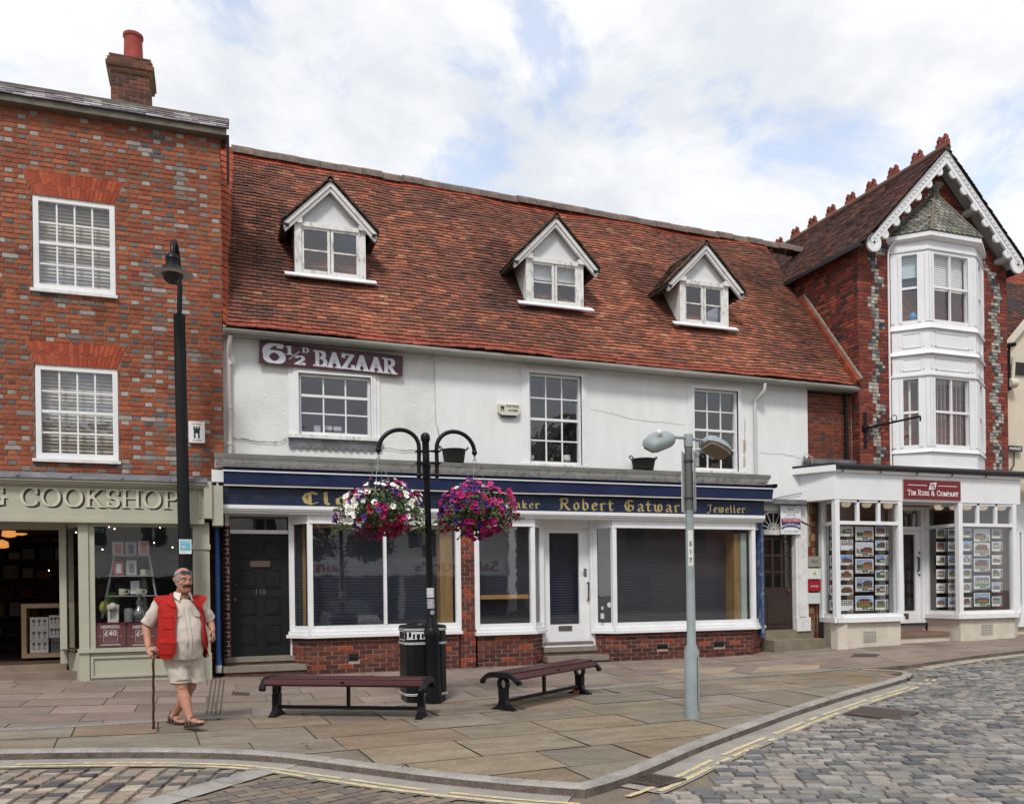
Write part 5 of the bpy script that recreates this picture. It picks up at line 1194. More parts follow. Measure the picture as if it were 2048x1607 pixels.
# ---- door 110
def step2(x0, x1, px, ya, yb, yc, yd, Y0, Y1):
    m = MB(); m.box(x0, x1, Y0 - .02, .4, zat(px, yb, Y0), zat(px, ya, Y0)); m.box(x0 - .02, x1 + .1, Y1 - .03, .3, zat(px, yd, Y1), zat(px, yc, Y1)); a = m.build('doorstep', M('stone_step', (.21, .18, .15), .85, var=.15, dirt=(.09, .08, .07), ds=4), main)
    m = MB(); m.box(x0, x1, Y0, .4, zat(px, yc, Y0) - .02, zat(px, yb, Y0) - .001); m.box(x0, x1 + .08, Y1, .3, gz(x0, Y1) - .05, zat(px, yd, Y1) - .001); m.build('step_riser', M('riser_brick', (.1, .055, .045), .9, var=.3, vs=8), a)
D0, D1 = at(459, 1180, YDr).x, at(579, 1180, YDr).x; zd0, zd1 = zat(520, 1312, YDr), zat(520, 1067, YDr); ztr = zat(520, 1026, YDr)
mb = MB(); mb.box(at(447, 1180, YDr).x, D0, YDr - .1, YDr + .1, zd0, zhead); mb.box(D1, bA[0][0] + .05, YDr - .1, YDr + .1, zd0, zhead); mb.box(D0, D1, YDr - .05, YDr + .08, zd1, zd1 + .06); mb.box(D0, D1, YDr - .05, YDr + .08, ztr, zhead); mb.build('door_frame', white, main)
dm_ = M('charcoal_door_paint', (.012, .0115, .0125), .5, spec=.22, var=.15, bump=.05)
mb = MB(); W_ = D1 - D0; H_ = zd1 - zd0; mb.box(D0, D1, YDr + .01, YDr + .06, zd0, zd1)
ho, hi_ = W_ * .13, W_ * .33; rows = [(.1, .26), (.32, .46), (.535, .7), (.79, .93)]
for a in (W_ * .15, W_ * .57):
    for r0_, r1_ in ((.1, .265), (.34, .49), (.56, .71), (.795, .935)):
        x0, x1, z0, z1 = D0 + a, D0 + a + W_ * .29, zd0 + H_ * r0_, zd0 + H_ * r1_
        for q in ((x0, x1, z0, z0 + .02), (x0, x1, z1 - .02, z1), (x0, x0 + .02, z0 + .02, z1 - .02), (x1 - .02, x1, z0 + .02, z1 - .02)): mb.box(q[0], q[1], YDr - .004, YDr + .01, q[2], q[3])
        mb.prism([(x0 + .03, YDr + .009, z0 + .03), (x1 - .03, YDr + .009, z0 + .03), (x1 - .03, YDr + .009, z1 - .03), (x0 + .03, YDr + .009, z1 - .03)], (0, -.012, 0))
dr = mb.build('door', dm_, main); dr['label'] = 'charcoal panelled door numbered 110'
mb = MB(); x0, x1, z0, z1 = rect((500, 1121), (540, 1133), YDr); mb.box(x0, x1, YDr - .012, YDr + .0, z0, z1); mb.build('letter_plate', M('worn_brass', (.13, .09, .07), .5, metal=.5), dr)
mb = MB(); txt(mb, '110', (at(512, 1188, YDr).x, YDr + .008, at(512, 1188, YDr).z), UX, UZ, NY, .085, .155); mb.build('door_number', M('steel_number', (.16, .16, .16), .4, metal=.4), dr)
for py, r_ in ((1199, .028), (1170, .018)):
    mb = MB(); mb.lathe([(r_, 0), (r_ * 1.1, .02), (r_ * 1.2, .035), (r_ * .7, .05), (0, .055)], V((at(470, py, YDr).x, YDr + .01, zat(470, py, YDr))), 12, ax=(0, -1, 0)); mb.build('door_knob' if py > 1180 else 'door_lock', M('brown_brass', (.14, .08, .05), .4, metal=.6), dr, smooth=True)
mb = MB(); mb.face([(D0, YDr + .03, zd1 + .06), (D1, YDr + .03, zd1 + .06), (D1, YDr + .03, ztr), (D0, YDr + .03, ztr)]); fl_ = mb.build('fanlight', pane_shop, main); recess(fl_, D0, D1, zd1 + .06, ztr, YDr + .05, dark, .5, .02)
step2(at(447, 1200, YDr).x, bA[0][0] + .1, 520, 1312, 1322, 1330, 1342, .0, -.2)
p = at(457, 1142, YDr - .1); mb = MB(); mb.box(p.x - .01, p.x + .012, YDr - .112, YDr - .1, p.z - .035, p.z + .035); mb.build('bell_push', M('cream_bell', (.5, .47, .36), .5), main)
# ---- shop door
E0_, E1_ = at(1085, 1180, YDr).x, at(1177, 1180, YDr).x; ze0, ze1 = zat(1130, 1282, YDr), zat(1130, 1056, YDr)
mb = MB(); mb.box(bB[2][0] - .05, E0_, YDr - .1, YDr + .1, zat(1130, 1292, YDr), zhead); mb.box(E1_, bC[0][0] + .05, YDr - .1, YDr + .1, zat(1130, 1292, YDr), zhead); mb.box(E0_, E1_, YDr - .06, YDr + .08, ze1, zhead); mb.box(E0_ - .02, E1_ + .02, YDr - .12, YDr + .08, zat(1130, 1293, YDr - .1), ze0 - .04); mb.build('door_frame', white, main)
a, b, c, d = rect((1098, 1065), (1160, 1247), YDr); mb = MB()
mb.box(E0_, a, YDr, YDr + .06, ze0, ze1); mb.box(b, E1_, YDr, YDr + .06, ze0, ze1); mb.box(a, b, YDr + .001, YDr + .06, ze0, c); mb.box(a, b, YDr + .001, YDr + .06, d, ze1); sd_ = mb.build('door', white, main); sd_['label'] = 'white glazed shop door'
mb = MB(); mb.face([(a, YDr + .03, c), (b, YDr + .03, c), (b, YDr + .03, d), (a, YDr + .03, d)]); mb.build('pane', pane_shop, sd_)
m = MB(); z = c
while z < d: m.obox((a - .05, YDr + .16, z), (b - a + .1, 0, 0), (0, .015, .03), (0, .001, 0)); m.obox((a - .05, YDr + .175, z + .03), (b - a + .1, 0, 0), (0, -.015, .02), (0, .001, 0)); z += .05
m.build('roller_shutter', M('blue_shutter', (.009, .013, .04), .45), sd_)
mb = MB(); x0, x1, z0, z1 = rect((1117, 1251), (1144, 1260), YDr); mb.box(x0, x1, YDr - .012, YDr, z0, z1); mb.build('letter_plate', M('dull_chrome', (.2, .19, .18), .35, metal=.7), sd_)
p, q = at(1177, 1164, YDr - .05), at(1177, 1199, YDr - .05); mb = MB(); mb.tube([p + V((0, .05, 0)), p, p.lerp(q, .5) + V((0, -.01, 0)), q, q + V((0, .05, 0))], .013, 8); mb.build('pull_handle', black, sd_, smooth=True)
mb = MB(); x0, x1, z0, z1 = rect((1167, 1136), (1173, 1152), YDr); mb.box(x0, x1, YDr - .012, YDr, z0, z1); mb.tube([((x0 + x1) / 2, YDr - .02, (z0 + z1) / 2), (x0 - .05, YDr - .03, (z0 + z1) / 2)], .007, 6); mb.build('door_handle', M('chrome_handle', (.4, .4, .4), .25, metal=.9), sd_)
mb = MB(); mb.lathe([(.02, 0), (.022, .02), (0, .025)], at(1082, 1149, YDr - .1), 10, ax=(0, -1, 0)); mb.build('door_lock', black, sd_)
mb = MB(); mb.box(E0_ - .03, E1_ + .03, YDr - .13, YDr, ze0 - .05, ze0 - .002); mb.build('threshold', M('worn_threshold', (.16, .13, .12), .7, var=.3), sd_)
step2(at(1081, 1200, YDr).x, at(1196, 1200, .0).x, 1140, 1292, 1302, 1311, 1322, .0, -.22)
# wall closing the back of the recesses and the blue end board
mb = MB(); ye_ = at(1527, 1150, -.26); mb.box(X(1527) - .02, X(1527) + .03, -.26, -.02, gz(10.5, 0) + .3, zhead); mb.build('end_board', M('blue_end_paint', (.05, .09, .2), .6, dirt=(.4, .4, .4), ds=9, dk=.9), main)
mb = MB(); mb.box(xa, xb_ + .1, .55, .6, 0, 3.6); mb.box(xa - .15, xa - .1, .05, .6, 0, 3.6); mb.box(xa - .1, xb_, -.1, .6, zhead + .05, zhead + .1); mb.build('inner_wall', dark, main)

# ---------------- passage door at the right end
YP = .06; P0, P1 = at(1527, 1150, YP).x, at(1586, 1150, YP).x; zp0, zp1 = zat(1560, 1262, YP), zat(1560, 1069, YP)
mb = MB(); x2 = at(1610, 1150, YP).x; mb.box(P1, x2, YP - .1, YP + .1, zp0, zat(1590, 1012, YP)); mb.box(P1 + .05, x2 - .05, YP - .125, YP, zp0 + .3, zat(1590, 1075, YP)); mb.box(P1 - .02, x2 + .02, YP - .14, YP, zp0, zp0 + .28); mb.box(P0 - .1, x2, YP - .05, YP + .1, zat(1560, 1022, YP), zat(1560, 1006, YP)); mb.box(P0, P1, YP - .04, YP + .1, zp1, zp1 + .09); mb.build('door_frame', trim, main)
mb = MB(); mb.box(at(1520, 1000, -.2).x, at(1614, 1005, -.2).x, -.2, .0, zat(1570, 1007, -.2), zat(1570, 998, -.2)); mb.build('lead_hood', lead, main)
H_ = zp1 - zp0; W_ = P1 - P0; bd_ = M('brown_door_paint', (.035, .022, .018), .5, var=.15); mb = MB(); y = YP + .03
mb.box(P0, P1, y, y + .05, zp0, zp0 + H_ * .44)
for i in range(4): mb.box(P0 + (W_ - .05) * i / 3, P0 + (W_ - .05) * i / 3 + .05, y, y + .05, zp0 + H_ * .44, zp1)
for i in range(4): z = zp0 + H_ * (.44 + .17 * i); mb.box(P0, P1, y + .005, y + .045, z, z + .035)
mb.box(P0 + .1, P1 - .1, y - .012, y, zp0 + H_ * .08, zp0 + H_ * .38); pd = mb.build('door', bd_, main); pd['label'] = 'dark brown passage door with nine panes'
mb = MB(); mb.face([(P0, y + .02, zp0 + H_ * .44), (P1, y + .02, zp0 + H_ * .44), (P1, y + .02, zp1), (P0, y + .02, zp1)]); mb.build('pane', pane_shop, pd); recess(pd, P0, P1, zp0 + H_ * .44, zp1, y + .06, dark, .4)
mb = MB(); mb.lathe([(.02, 0), (.03, .02), (.02, .04), (0, .045)], at(1576, 1180, YP), 10, ax=(0, -1, 0)); mb.build('door_knob', M('copper_knob', (.3, .12, .07), .35, metal=.7), pd, smooth=True)
cx, cz, rr = at(1548, 1060, YP).x, zp1 + .1, zat(1548, 1022, YP) - zp1 - .11; mb = MB()
for i in range(9):
    t = PI * i / 8; mb.bar((cx, YP + .02, cz), (cx + rr * 1.1 * math.cos(t), YP + .02, cz + rr * math.sin(t)), .018, .02, (0, 1, 0))
pts = [(cx + rr * 1.1 * math.cos(PI * i / 16), YP + .02, cz + rr * math.sin(PI * i / 16)) for i in range(17)]; mb.tube(pts, .022, 6); mb.tube([(cx + (p[0] - cx) * .35, p[1], cz + (p[2] - cz) * .35) for p in pts], .012, 6); mb.box(cx - rr * 1.1, cx + rr * 1.15, YP, YP + .05, zp1 + .07, zp1 + .1)
fa_ = mb.build('fanlight', trim, main); mb = MB(); mb.face([(P0 - .05, YP + .05, zp1 + .09), (P1, YP + .05, zp1 + .09), (P1, YP + .05, cz + rr), (P0 - .05, YP + .05, cz + rr)]); mb.build('pane', M('dark_fanlight_glass', (.03, .032, .035), .1), fa_)
mb = MB(); z1 = zat(1570, 1259, -.05); mb.box(P0 - .05, x2 + .1, -.05, .3, gz(11, 0) - .1, z1); mb.box(P0 - .05, x2 + .2, -.32, -.05, gz(11, 0) - .1, zat(1570, 1279, -.3)); mb.build('doorstep', M('mossy_step', (.2, .17, .12), .9, var=.2, dirt=(.08, .08, .04), ds=4), main)
# wall of stone and brick blocks beside it
mb = MB(); x3 = at(1634, 1150, .03).x; mb.box(x2, x3, .03, .3, gz(11.5, 0) - .1, zlow + .02); q_ = mb.build('stone_pier', mortar, main); mb = MB(); z = gz(11.5, 0) - .08; k = 0
while z < zlow:
    h = R.choice([.12, .15, .16]); split = x2 + (x3 - x2) * R.uniform(.35, .65)
    for a, b in ((x2 + .008, split - .006), (split + .006, x3 - .008)):
        c = S(150, 122, 82) if R.random() < .6 else S(130, 62, 46); mb.box(a, b, .03 - .02 - R.uniform(0, .008), .04, z + .006, z + h - .006, tuple(v * .75 for v in jit(c, .15)))
    z += h
mb.build('pier_stones', M('pier_stones', attr=True, rough=.9, var=.25, vs=12, bump=.5, bs=40), q_)
mb = MB(); zq_ = at(1630, 918, 0).z   # brick infill between the white wall and the gabled house
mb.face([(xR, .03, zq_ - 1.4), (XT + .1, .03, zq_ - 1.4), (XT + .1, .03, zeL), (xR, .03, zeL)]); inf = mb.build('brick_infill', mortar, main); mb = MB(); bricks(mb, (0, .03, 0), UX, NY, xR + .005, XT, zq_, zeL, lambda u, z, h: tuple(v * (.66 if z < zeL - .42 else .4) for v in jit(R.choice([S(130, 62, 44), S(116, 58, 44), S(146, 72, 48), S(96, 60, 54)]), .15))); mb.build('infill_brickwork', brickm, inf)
mb = MB(); mb.box(xR, XT + .02, -.1, .05, zq_ - .1, zq_); mb.build('lead_flashing', lead, main)
mb = MB(); xd = at(1692, 850, -.04).x; mb.tube([(xd, -.05, zat(1690, 788, -.05)), (xd, -.05, zq_ - .05)], .04, 10); mb.build('downpipe', black, main, smooth=True)
# tangle of cables at the corner
mb = MB(); rr_ = random.Random(5); p0 = at(1608, 920, -.05); p1 = at(1622, 975, -.1); p2 = at(1633, 1000, -.06); p3 = at(1632, 1270, -.02)
for k in range(5): mb.tube([p0 + V((rr_.uniform(-.05, .08), -.02, rr_.uniform(-.05, .1))), p0 + V((rr_.uniform(-.1, .05), -.05, -.25)), p1 + V((rr_.uniform(-.1, .1), -.05, rr_.uniform(-.1, .1))), p1 + V((rr_.uniform(-.05, .12), -.03, -.1)), p2 + V((rr_.uniform(-.02, .03), 0, 0)), p2.lerp(p3, .5) + V((rr_.uniform(-.02, .02), 0, 0)), p3], .011, 6)
mb.tube([at(1535, 1000, -.04), at(1570, 992, -.05), at(1605, 985, -.06), p1], .007, 5); mb.tube([at(1560, 1037, 0), at(1590, 1036, -.05), at(1615, 1048, -.05), at(1630, 1056, -.04)], .012, 6)
mb.build('cable', M('black_cable', (.02, .02, .02), .6), main)
mb = MB(); mb.tube([p0 + V((-.02, -.05, .15)), p0 + V((.1, -.12, .05)), p0 + V((.16, -.06, -.15)), p1 + V((.0, -.08, .0)), p2], .009, 6); mb.build('cable', M('pale_cable', (.5, .48, .44), .6), main)

# ---------------- signs and boxes on the wall
q = [at(519, 680, -.09), at(806, 712, -.09), at(805, 752, -.09), at(518, 726, -.09)]; sg = thing('bazaar_sign', 'long maroon enamel sign reading 6 1/2 D BAZAAR in pale letters under the gutter', 'sign', q[3]); mb = MB()
ux = (q[1] - q[0]).normalized(); uz = V((0, 0, 1)); mb.prism([q[3], q[2], q[1], q[0]], (0, .03, 0)); mb.build('sign_panel', M('maroon_enamel', (.06, .012, .024), .35, var=.15, dirt=(.12, .06, .04), ds=6, dk=.5), sg)
mb = MB(); hS = (q[0].z - q[3].z); w_ = (q[1] - q[0]).length; o = q[3] + V((0, -.002, 0)); at_s = lambda a, b: o + ux * (w_ * a) + uz * (hS * b)
pen(mb, '6', at_s(.025, .1), ux, uz, NY, hS * .8, nib=(.22, .1), width=w_ * .155); pen(mb, '1', at_s(.186, .52), ux, uz, NY, hS * .36, nib=(.26, .1), width=w_ * .04); mb.bar(at_s(.2, .3), at_s(.272, .7), .012, .012, (0, 1, 0)); pen(mb, '2', at_s(.242, .12), ux, uz, NY, hS * .38, nib=(.24, .1), width=w_ * .07)
pen(mb, 'D', at_s(.293, .68), ux, uz, NY, hS * .2, nib=(.24, .1), width=w_ * .045)
pen(mb, 'BAZAAR', at_s(.375, .16), ux, uz, NY, hS * .64, nib=(.24, .09), width=w_ * .585, gap=.05); mb.build('sign_lettering', M('enamel_white', (.62, .63, .68), .4, var=.05), sg)
x0, x1, z0, z1 = rect((997, 807), (1040, 831), -.1); ab = thing('alarm_box', 'cream wide alarm box with castle emblem and blue lens on white render', 'alarm box', ((x0 + x1) / 2, 0, z0)); mb = MB(); mb.prism([(x0, -.02, z1), (x0, -.02, z0 + .05), (x0 + .05, -.02, z0), (x1 - .05, -.02, z0), (x1, -.02, z0 + .05), (x1, -.02, z1)], (0, -.08, 0)); mb.build('casing', M('cream_plastic', (.6, .57, .47), .5, var=.04), ab)
mb = MB(); mb.prism([(x0 + .03, -.04, z0 + .02), (x0 + .07, -.04, z0 - .03), (x1 - .07, -.04, z0 - .03), (x1 - .03, -.04, z0 + .02)], (0, -.045, 0)); mb.build('strobe_lens', M('blue_lens', (.02, .02, .12), .2), ab)
mb = MB(); y = -.102; castle(mb, x0 + .03, x0 + .12, z0 + .06, z1 - .03, y); txt(mb, 'FORTRESS', (x0 + .15, y, z0 + .14), UX, UZ, NY, .045, .24, bold=True); txt(mb, 'ALARMS', (x0 + .18, y, z0 + .065), UX, UZ, NY, .045, .19, bold=True); mb.build('emblem', M('black_print', (.02, .02, .02), .6), ab)
# let board and plaques
x0, x1, z0, z1 = rect((1560, 1010), (1601, 1068), YP - .14); lb = thing('letting_board', 'white to let board with red and navy bands beside the fanlight', 'sign', ((x0 + x1) / 2, YP, z0)); y = YP - .16; w_, h_ = x1 - x0, z1 - z0
mb = MB(); mb.box(x0, x1, y, y + .015, z0, z1); mb.build('board', M('board_white', (.72, .73, .75), .5, var=.03), lb); mb = MB(); cx = (x0 + x1) / 2
for t_, fz, fh, fw, mi in (('1st Floor Offices', .93, .035, .5, 0), ('REAR', .835, .06, .3, 0), ('GROUND FLOOR', .735, .06, .82, 0), ('OFFICES', .64, .06, .46, 0), ('343 sq ft, 31.86sqm', .56, .03, .65, 0), ('TO LET WITH', .455, .06, .82, 3), ('01296 614800', .07, .05, .74, 0)):
    mb.mi = mi; txt(mb, t_, (cx, y - (.006 if mi == 3 else .003), z0 + h_ * fz), UX, UZ, NY, h_ * fh, w_ * fw, centre=True, bold=mi == 3)
mb.mi = 1; mb.face([(x0 + .01, y - .003, z0 + h_ * .43), (x1 - .01, y - .003, z0 + h_ * .43), (x1 - .01, y - .003, z0 + h_ * .54), (x0 + .01, y - .003, z0 + h_ * .54)])
mb.mi = 2; mb.face([(x0 + .015, y - .003, z0 + h_ * .16), *[(cx + w_ * .42 * math.cos(t), y - .003, z0 + h_ * (.16 + .09 * math.sin(t))) for t in [PI - PI * k / 8 for k in range(9)]], (x1 - .015, y - .003, z0 + h_ * .16), (x1 - .015, y - .003, z0 + h_ * .42), (x0 + .015, y - .003, z0 + h_ * .42)])
mb.mi = 3
for i, ch in enumerate('HONOUR'):
    t = (i - 2.5) / 2.5; txt(mb, ch, (cx + w_ * .38 * t, y - .006, z0 + h_ * (.3 - .06 * t * t)), V((1, 0, -.3 * t)).normalized(), V((.3 * t, 0, 1)).normalized(), NY, h_ * .085, w_ * .12, centre=True, bold=True)
mb.build('board_print', [M('print_navy', (.05, .06, .12), .6), M('print_red', (.4, .03, .05), .5), M('print_deep_navy', (.02, .03, .12), .5), M('print_white', (.75, .75, .77), .5)], lb)
for a, b, c, d, c1, lab, t_, tc in ((1616, 1112, 1641, 1133, (.3, .285, .25), 'grey name plaque, topmost of four beside the passage door', 'SYLO', (.04, .04, .04)), (1616, 1136, 1641, 1157, (.7, .7, .68), 'white plaque with a small green square, second of four from the top', '', (.4, .42, .05)), (1616, 1160, 1641, 1181, (.33, .015, .025), 'red name plaque, third of four from the top', 'pentangle', (.75, .7, .7)), (1616, 1185, 1640, 1206, (.6, .65, .66), 'blank pale plaque, lowest of four beside the passage door', '', None)):
    x0, x1, z0, z1 = rect((a, b), (c, d), -.05); tq = thing('name_plaque', lab, 'plaque', (x0, -.02, z0), 'name plaques by the passage door'); mb = MB(); mb.box(x0, x1, -.06, .0, z0, z1); mb.build('plate', M('plaque', c1, .45, var=.03), tq)
    if tc:
        mb = MB(); cx, cz = (x0 + x1) / 2, (z0 + z1) / 2
        if t_: txt(mb, t_, (cx, -.063, cz - .02), UX, UZ, NY, .05 if t_ == 'SYLO' else .032, (x1 - x0) * (.5 if t_ == 'SYLO' else .6), centre=True, bold=True)
        else: mb.box(cx - .03, cx + .03, -.063, -.061, cz - .025, cz + .03)
        mb.build('plate_print', M('plaque_print', tc, .5), tq)
# rubber buckets on the shop roof
def bucket(px0, px1, pyt, pyb, lab):
    Y = -.3; a, b = at(px0, pyt, Y), at(px1, pyt, Y); r_ = (b.x - a.x) / 2 * .9; zt_ = a.z; zb_ = zt + .05; cx = (a.x + b.x) / 2; t_ = thing('rubber_bucket', lab, 'bucket', (cx, Y, zb_), 'black rubber buckets on the shop roof'); m = MB()
    m.lathe([(r_ * .8, 0), (r_ * .97, zt_ - zb_ - .01), (r_ * 1.02, zt_ - zb_), (r_ * .95, zt_ - zb_), (r_ * .74, .02), (0, .02)], (cx, Y, zb_), 24); m.build('tub', M('black_rubber', (.012, .012, .013), .6), t_, smooth=True)
    for s in (-1, 1):
        m = MB(); o = V((cx + s * r_ * .98, Y, zt_ - .01)); m.tube([o + V((0, -.05, 0)), o + V((s * .04, -.05, .05)), o + V((s * .05, 0, .065)), o + V((s * .04, .05, .05)), o + V((0, .05, 0))], .011, 6); m.build('handle', M('black_rubber_handle', (.012, .012, .013), .6), t_, smooth=True)
bucket(881, 934, 898, 925, 'black rubber bucket on the shop roof behind the flower basket post'); bucket(1262, 1311, 917, 942, 'black rubber bucket on the shop roof below the grey street light')
# ================================================================== RIGHT: gabled estate agent's house
YT = -.2; T0 = XT + .04; T1 = at(2015, 750, YT).x; XA = at(1887, 300, -.5).x; zA = at(1887, 300, -.5).z
tim = thing('gabled_house', 'narrow red brick house with grey flint zigzags, white bargeboards and white oriel bay', 'house', ((T0 + T1) / 2, 0, gz(15, 0)))
zE = at(1735, 475, -.5).z; zlo = at(1720, 945, YT).z - .1; slope = (zA - .12 - zE) / (XA - T0)
def rake(z): d = max(0, (z - zE + .12) / slope); return (T0 + d, T1 - d) if z > zE - .12 else (T0, T1)
mb = MB(); mb.face([(T0, YT, zlo), (T1, YT, zlo), (T1, YT, zE - .1), (XA, YT, zA - .2), (T0, YT, zE - .1)]); mb.face([(T0, YT, zlo - 1), (T0, YT, zE), (T0, 7, zE), (T0, 7, zlo - 1)]); mb.face([(T1, YT, 0), (T1, 7, 0), (T1, 7, zE), (T1, YT, zE)]); mb.face([(T0, 7, zlo), (T1, 7, zlo), (T1, 7, zE), (XA, 7, zA), (T0, 7, zE)])
mb.build('wall', M('dark_mortar', (.16, .12, .1), .95, var=.2, vs=8), tim)
RC = [S(134, 60, 46), S(120, 54, 44), S(144, 66, 50), S(110, 52, 44), S(154, 76, 54), S(126, 62, 50)]; FC = [S(196, 190, 180), S(176, 172, 164), S(150, 148, 146), S(206, 198, 184), S(120, 122, 124)]
A_, B_, C_, D_ = at(1784, 700, YT), at(1858, 700, -.66), at(1950, 700, -.66), at(1966, 700, YT)
mb = MB(); z = zlo; k = 0; H = .0755
O = V((0, YT, 0))
while z < zA - .3:
    lo, hi = rake(z + H); ph = (k // 3) % 4; sh_ = (.0, .1, .18, .1)[ph]; segs = []
    if z < zE - .2: L_ = [(T0 + .24 + sh_, T0 + .24 + sh_ + (.2 if ph % 2 else .26)), (T1 - .48 + sh_ * .9 - .08, T1 - .3 + sh_ * .9)]
    else: L_ = [(lo + .34 + sh_, lo + .6 + sh_), (hi - .62 - sh_, hi - .36 - sh_)]
    u = lo
    for a, b in L_:
        if a > u: segs.append((u, min(a, hi), 0))
        if b > a and a < hi: segs.append((max(a, lo), min(b, hi), 1))
        u = max(u, b)
    if u < hi: segs.append((u, hi, 0))
    for a, b, ty in segs:
        x = a
        i = k
        while x < b - .01:
            w_ = R.uniform(.085, .12) if ty else ((.225 if i % 2 else .112) if x > a or k % 2 else .112); i += 1
            e = min(x + w_, b)
            if b - e < .03: e = b
            if e - x > .015: brick1(mb, O, UX, NY, x + .002, e - .008, z, z + H - .009, tuple(v * (.72 if ty else .85) for v in jit(R.choice(FC if ty else RC), .18)) if not (ty and R.random() < .18) else S(60, 62, 66), .014 if ty else .011)
            x = e
    z += H; k += 1
bricks(mb, (T0, YT, 0), V((0, 1, 0)), V((-1, 0, 0)), 0, 5, zlo, zE, lambda u, z, h: tuple(v * (.72 + .2 * mnoise.noise(V((u * 1.5, z * 1.2, 3)))) for v in jit(R.choice(RC + [S(92, 56, 50), S(80, 50, 46), S(160, 84, 56)]), .2)), bond='flemish')
mb.build('brickwork', brickm, tim)
# roof, crested ridge
zR = zA + .02; yF = -.62; ov = .2; zev = zE - .02 - ov * slope + .1
mb = MB(); rpal = [S(96, 60, 52), S(110, 66, 54), S(84, 54, 50), S(124, 74, 58), S(74, 50, 48)]
for sg, xe in ((-1, T0 - ov), (1, T1 + ov)):
    e0_, e1_, q0_, q1_ = V((xe, yF, zev)), V((xe, 7.2, zev)), V((XA, yF, zR)), V((XA, 7.2, zR)); dn = V((0, 0, -.02))
    mb.face([e0_ + dn, e1_ + dn, q1_ + dn, q0_ + dn], (.02, .016, .015)); mb.face([e0_ + dn * 4, e1_ + dn * 4, q1_ + dn * 4, q0_ + dn * 4], (.03, .025, .022))
    tiles(mb, patch(e0_, e1_, q0_, q1_, .02, 4.0), .1, .165, lambda s, t, k, r: tuple(v * (.6 + .2 * mnoise.noise(V((s * .6, t, 2)))) for v in jit(r.choice(rpal), .18)), lift=.016)
troof = mb.build('roof', tilem, tim)
mb = MB(); mb.obox((T0 - ov - .06, yF + .1, zev - .09), (0, 7.5, 0), (.09, 0, 0), (0, 0, .08)); mb.build('gutter', M('black_gutter', (.02, .02, .022), .5), tim)
mb = MB(); mb.tube([(XA, yF, zR + .0), (XA, 7.2, zR)], .085, 10); rd_ = mb.build('ridge', M('ridge_tile', (.12, .07, .05), .85, var=.2), troof, smooth=True)
cm = M('red_crest', (.22, .055, .035), .8, var=.2)
for i in range(11):
    y = yF + .14 + i * .7; mb = MB(); zb_ = zR + .05; t = .03
    mb.box(XA - t, XA + t, y - .17, y + .17, zb_ - .03, zb_ + .1)
    for dy in (-.075, .075):
        for a, b, c, d in ((dy - .06, dy - .035, .08, .2), (dy + .035, dy + .06, .08, .2), (dy - .035, dy + .035, .165, .22), (dy - .02, dy + .02, .22, .25)): mb.box(XA - t, XA + t, y + a, y + b, zb_ + c - .005, zb_ + d)
    mb.build('ridge_crest', cm, troof)
# bargeboards with roundels
for sg, xe in ((-1, T0 - .02), (1, T1 + .02)):
    mb = MB(); a, b = V((XA, -.58, zA - .02)), V((xe, -.58, zE - .02)); d = b - a; l = d.length; d.normalize(); nrm = V((d.z * sg, 0, -d.x * sg)); nrm = -nrm if nrm.z > 0 else nrm
    dn = V((0, 0, -1)); wv = .3
    mb.prism([a, a + dn * wv, b + dn * wv * .8, b], (0, .05, 0)); mb.prism([a + V((0, -.02, 0)), a + dn * .09 + V((0, -.02, 0)), b + dn * .09 + V((0, -.02, 0)), b + V((0, -.02, 0))], (0, .02, 0)); mb.prism([a + dn * .13 + V((0, -.012, 0)), a + dn * .16 + V((0, -.012, 0)), b + dn * .16 + V((0, -.012, 0)), b + dn * .13 + V((0, -.012, 0))], (0, .012, 0))
    n_ = 7
    for i in range(1, n_ + 1):
        c = a + d * (l * (i - .35) / n_) + dn * (.3 if i < n_ else .2); r_ = .095 if i < n_ else .19
        mb.lathe([(r_, 0), (r_, .045), (r_ * .6, .05), (r_ * .55, .04), (r_ * .2, .04), (r_ * .15, .05), (0, .05)], c + V((0, .05, 0)), 20, ax=(0, -1, 0))
    for i in range(26): c = a + d * (l * (i + .5) / 26) + dn * .11; mb.box(c.x - .025, c.x + .025, -.6, -.58, c.z - .03, c.z + .02)
    mb.build('bargeboard', white, tim)
    mb = MB(); mb.face([a + V((0, .05, -.08)), b + V((0, .05, -.08)), b + V((0, .4, -.08)), a + V((0, .4, -.08))]); 
    for f in (.42, .86): c = a.lerp(b, f) + dn * .24; mb.box(c.x - .09, c.x + .09, -.53, YT, c.z - .05, c.z + .05)
    mb.build('eaves_soffit', M('grey_soffit', (.42, .42, .42), .7), tim)
# oriel bay
YBf = -.66; pl_ = [(A_.x, YT), (B_.x, YBf), (C_.x, YBf), (D_.x, YT)]; zz = lambda y: at(1858, y, YBf).z
wht = M('oriel_white', (.74, .75, .77), .4, var=.04, dirt=(.5, .5, .5), ds=3, dk=.2)
def ring(e): 
    c0 = [(pl_[0][0] - e * .9, YT), (pl_[1][0] - e * .4, YBf - e), (pl_[2][0] + e * .4, YBf - e), (pl_[3][0] + e * .9, YT)]; return c0
def band(mb, za, zb_, e0, e1=None):
    e1 = e0 if e1 is None else e1; a, b = ring(e0), ring(e1)
    mb.loft([[V((*p, za)) for p in a] + [V((a[3][0], YT + .05, za)), V((a[0][0], YT + .05, za))], [V((*p, zb_)) for p in b] + [V((b[3][0], YT + .05, zb_)), V((b[0][0], YT + .05, zb_))]])
mb = MB(); band(mb, zz(936), zz(932), .05); band(mb, zz(932), zz(903), .02); band(mb, zz(903), zz(897), .07, .05); band(mb, zz(897), zz(892), .03)
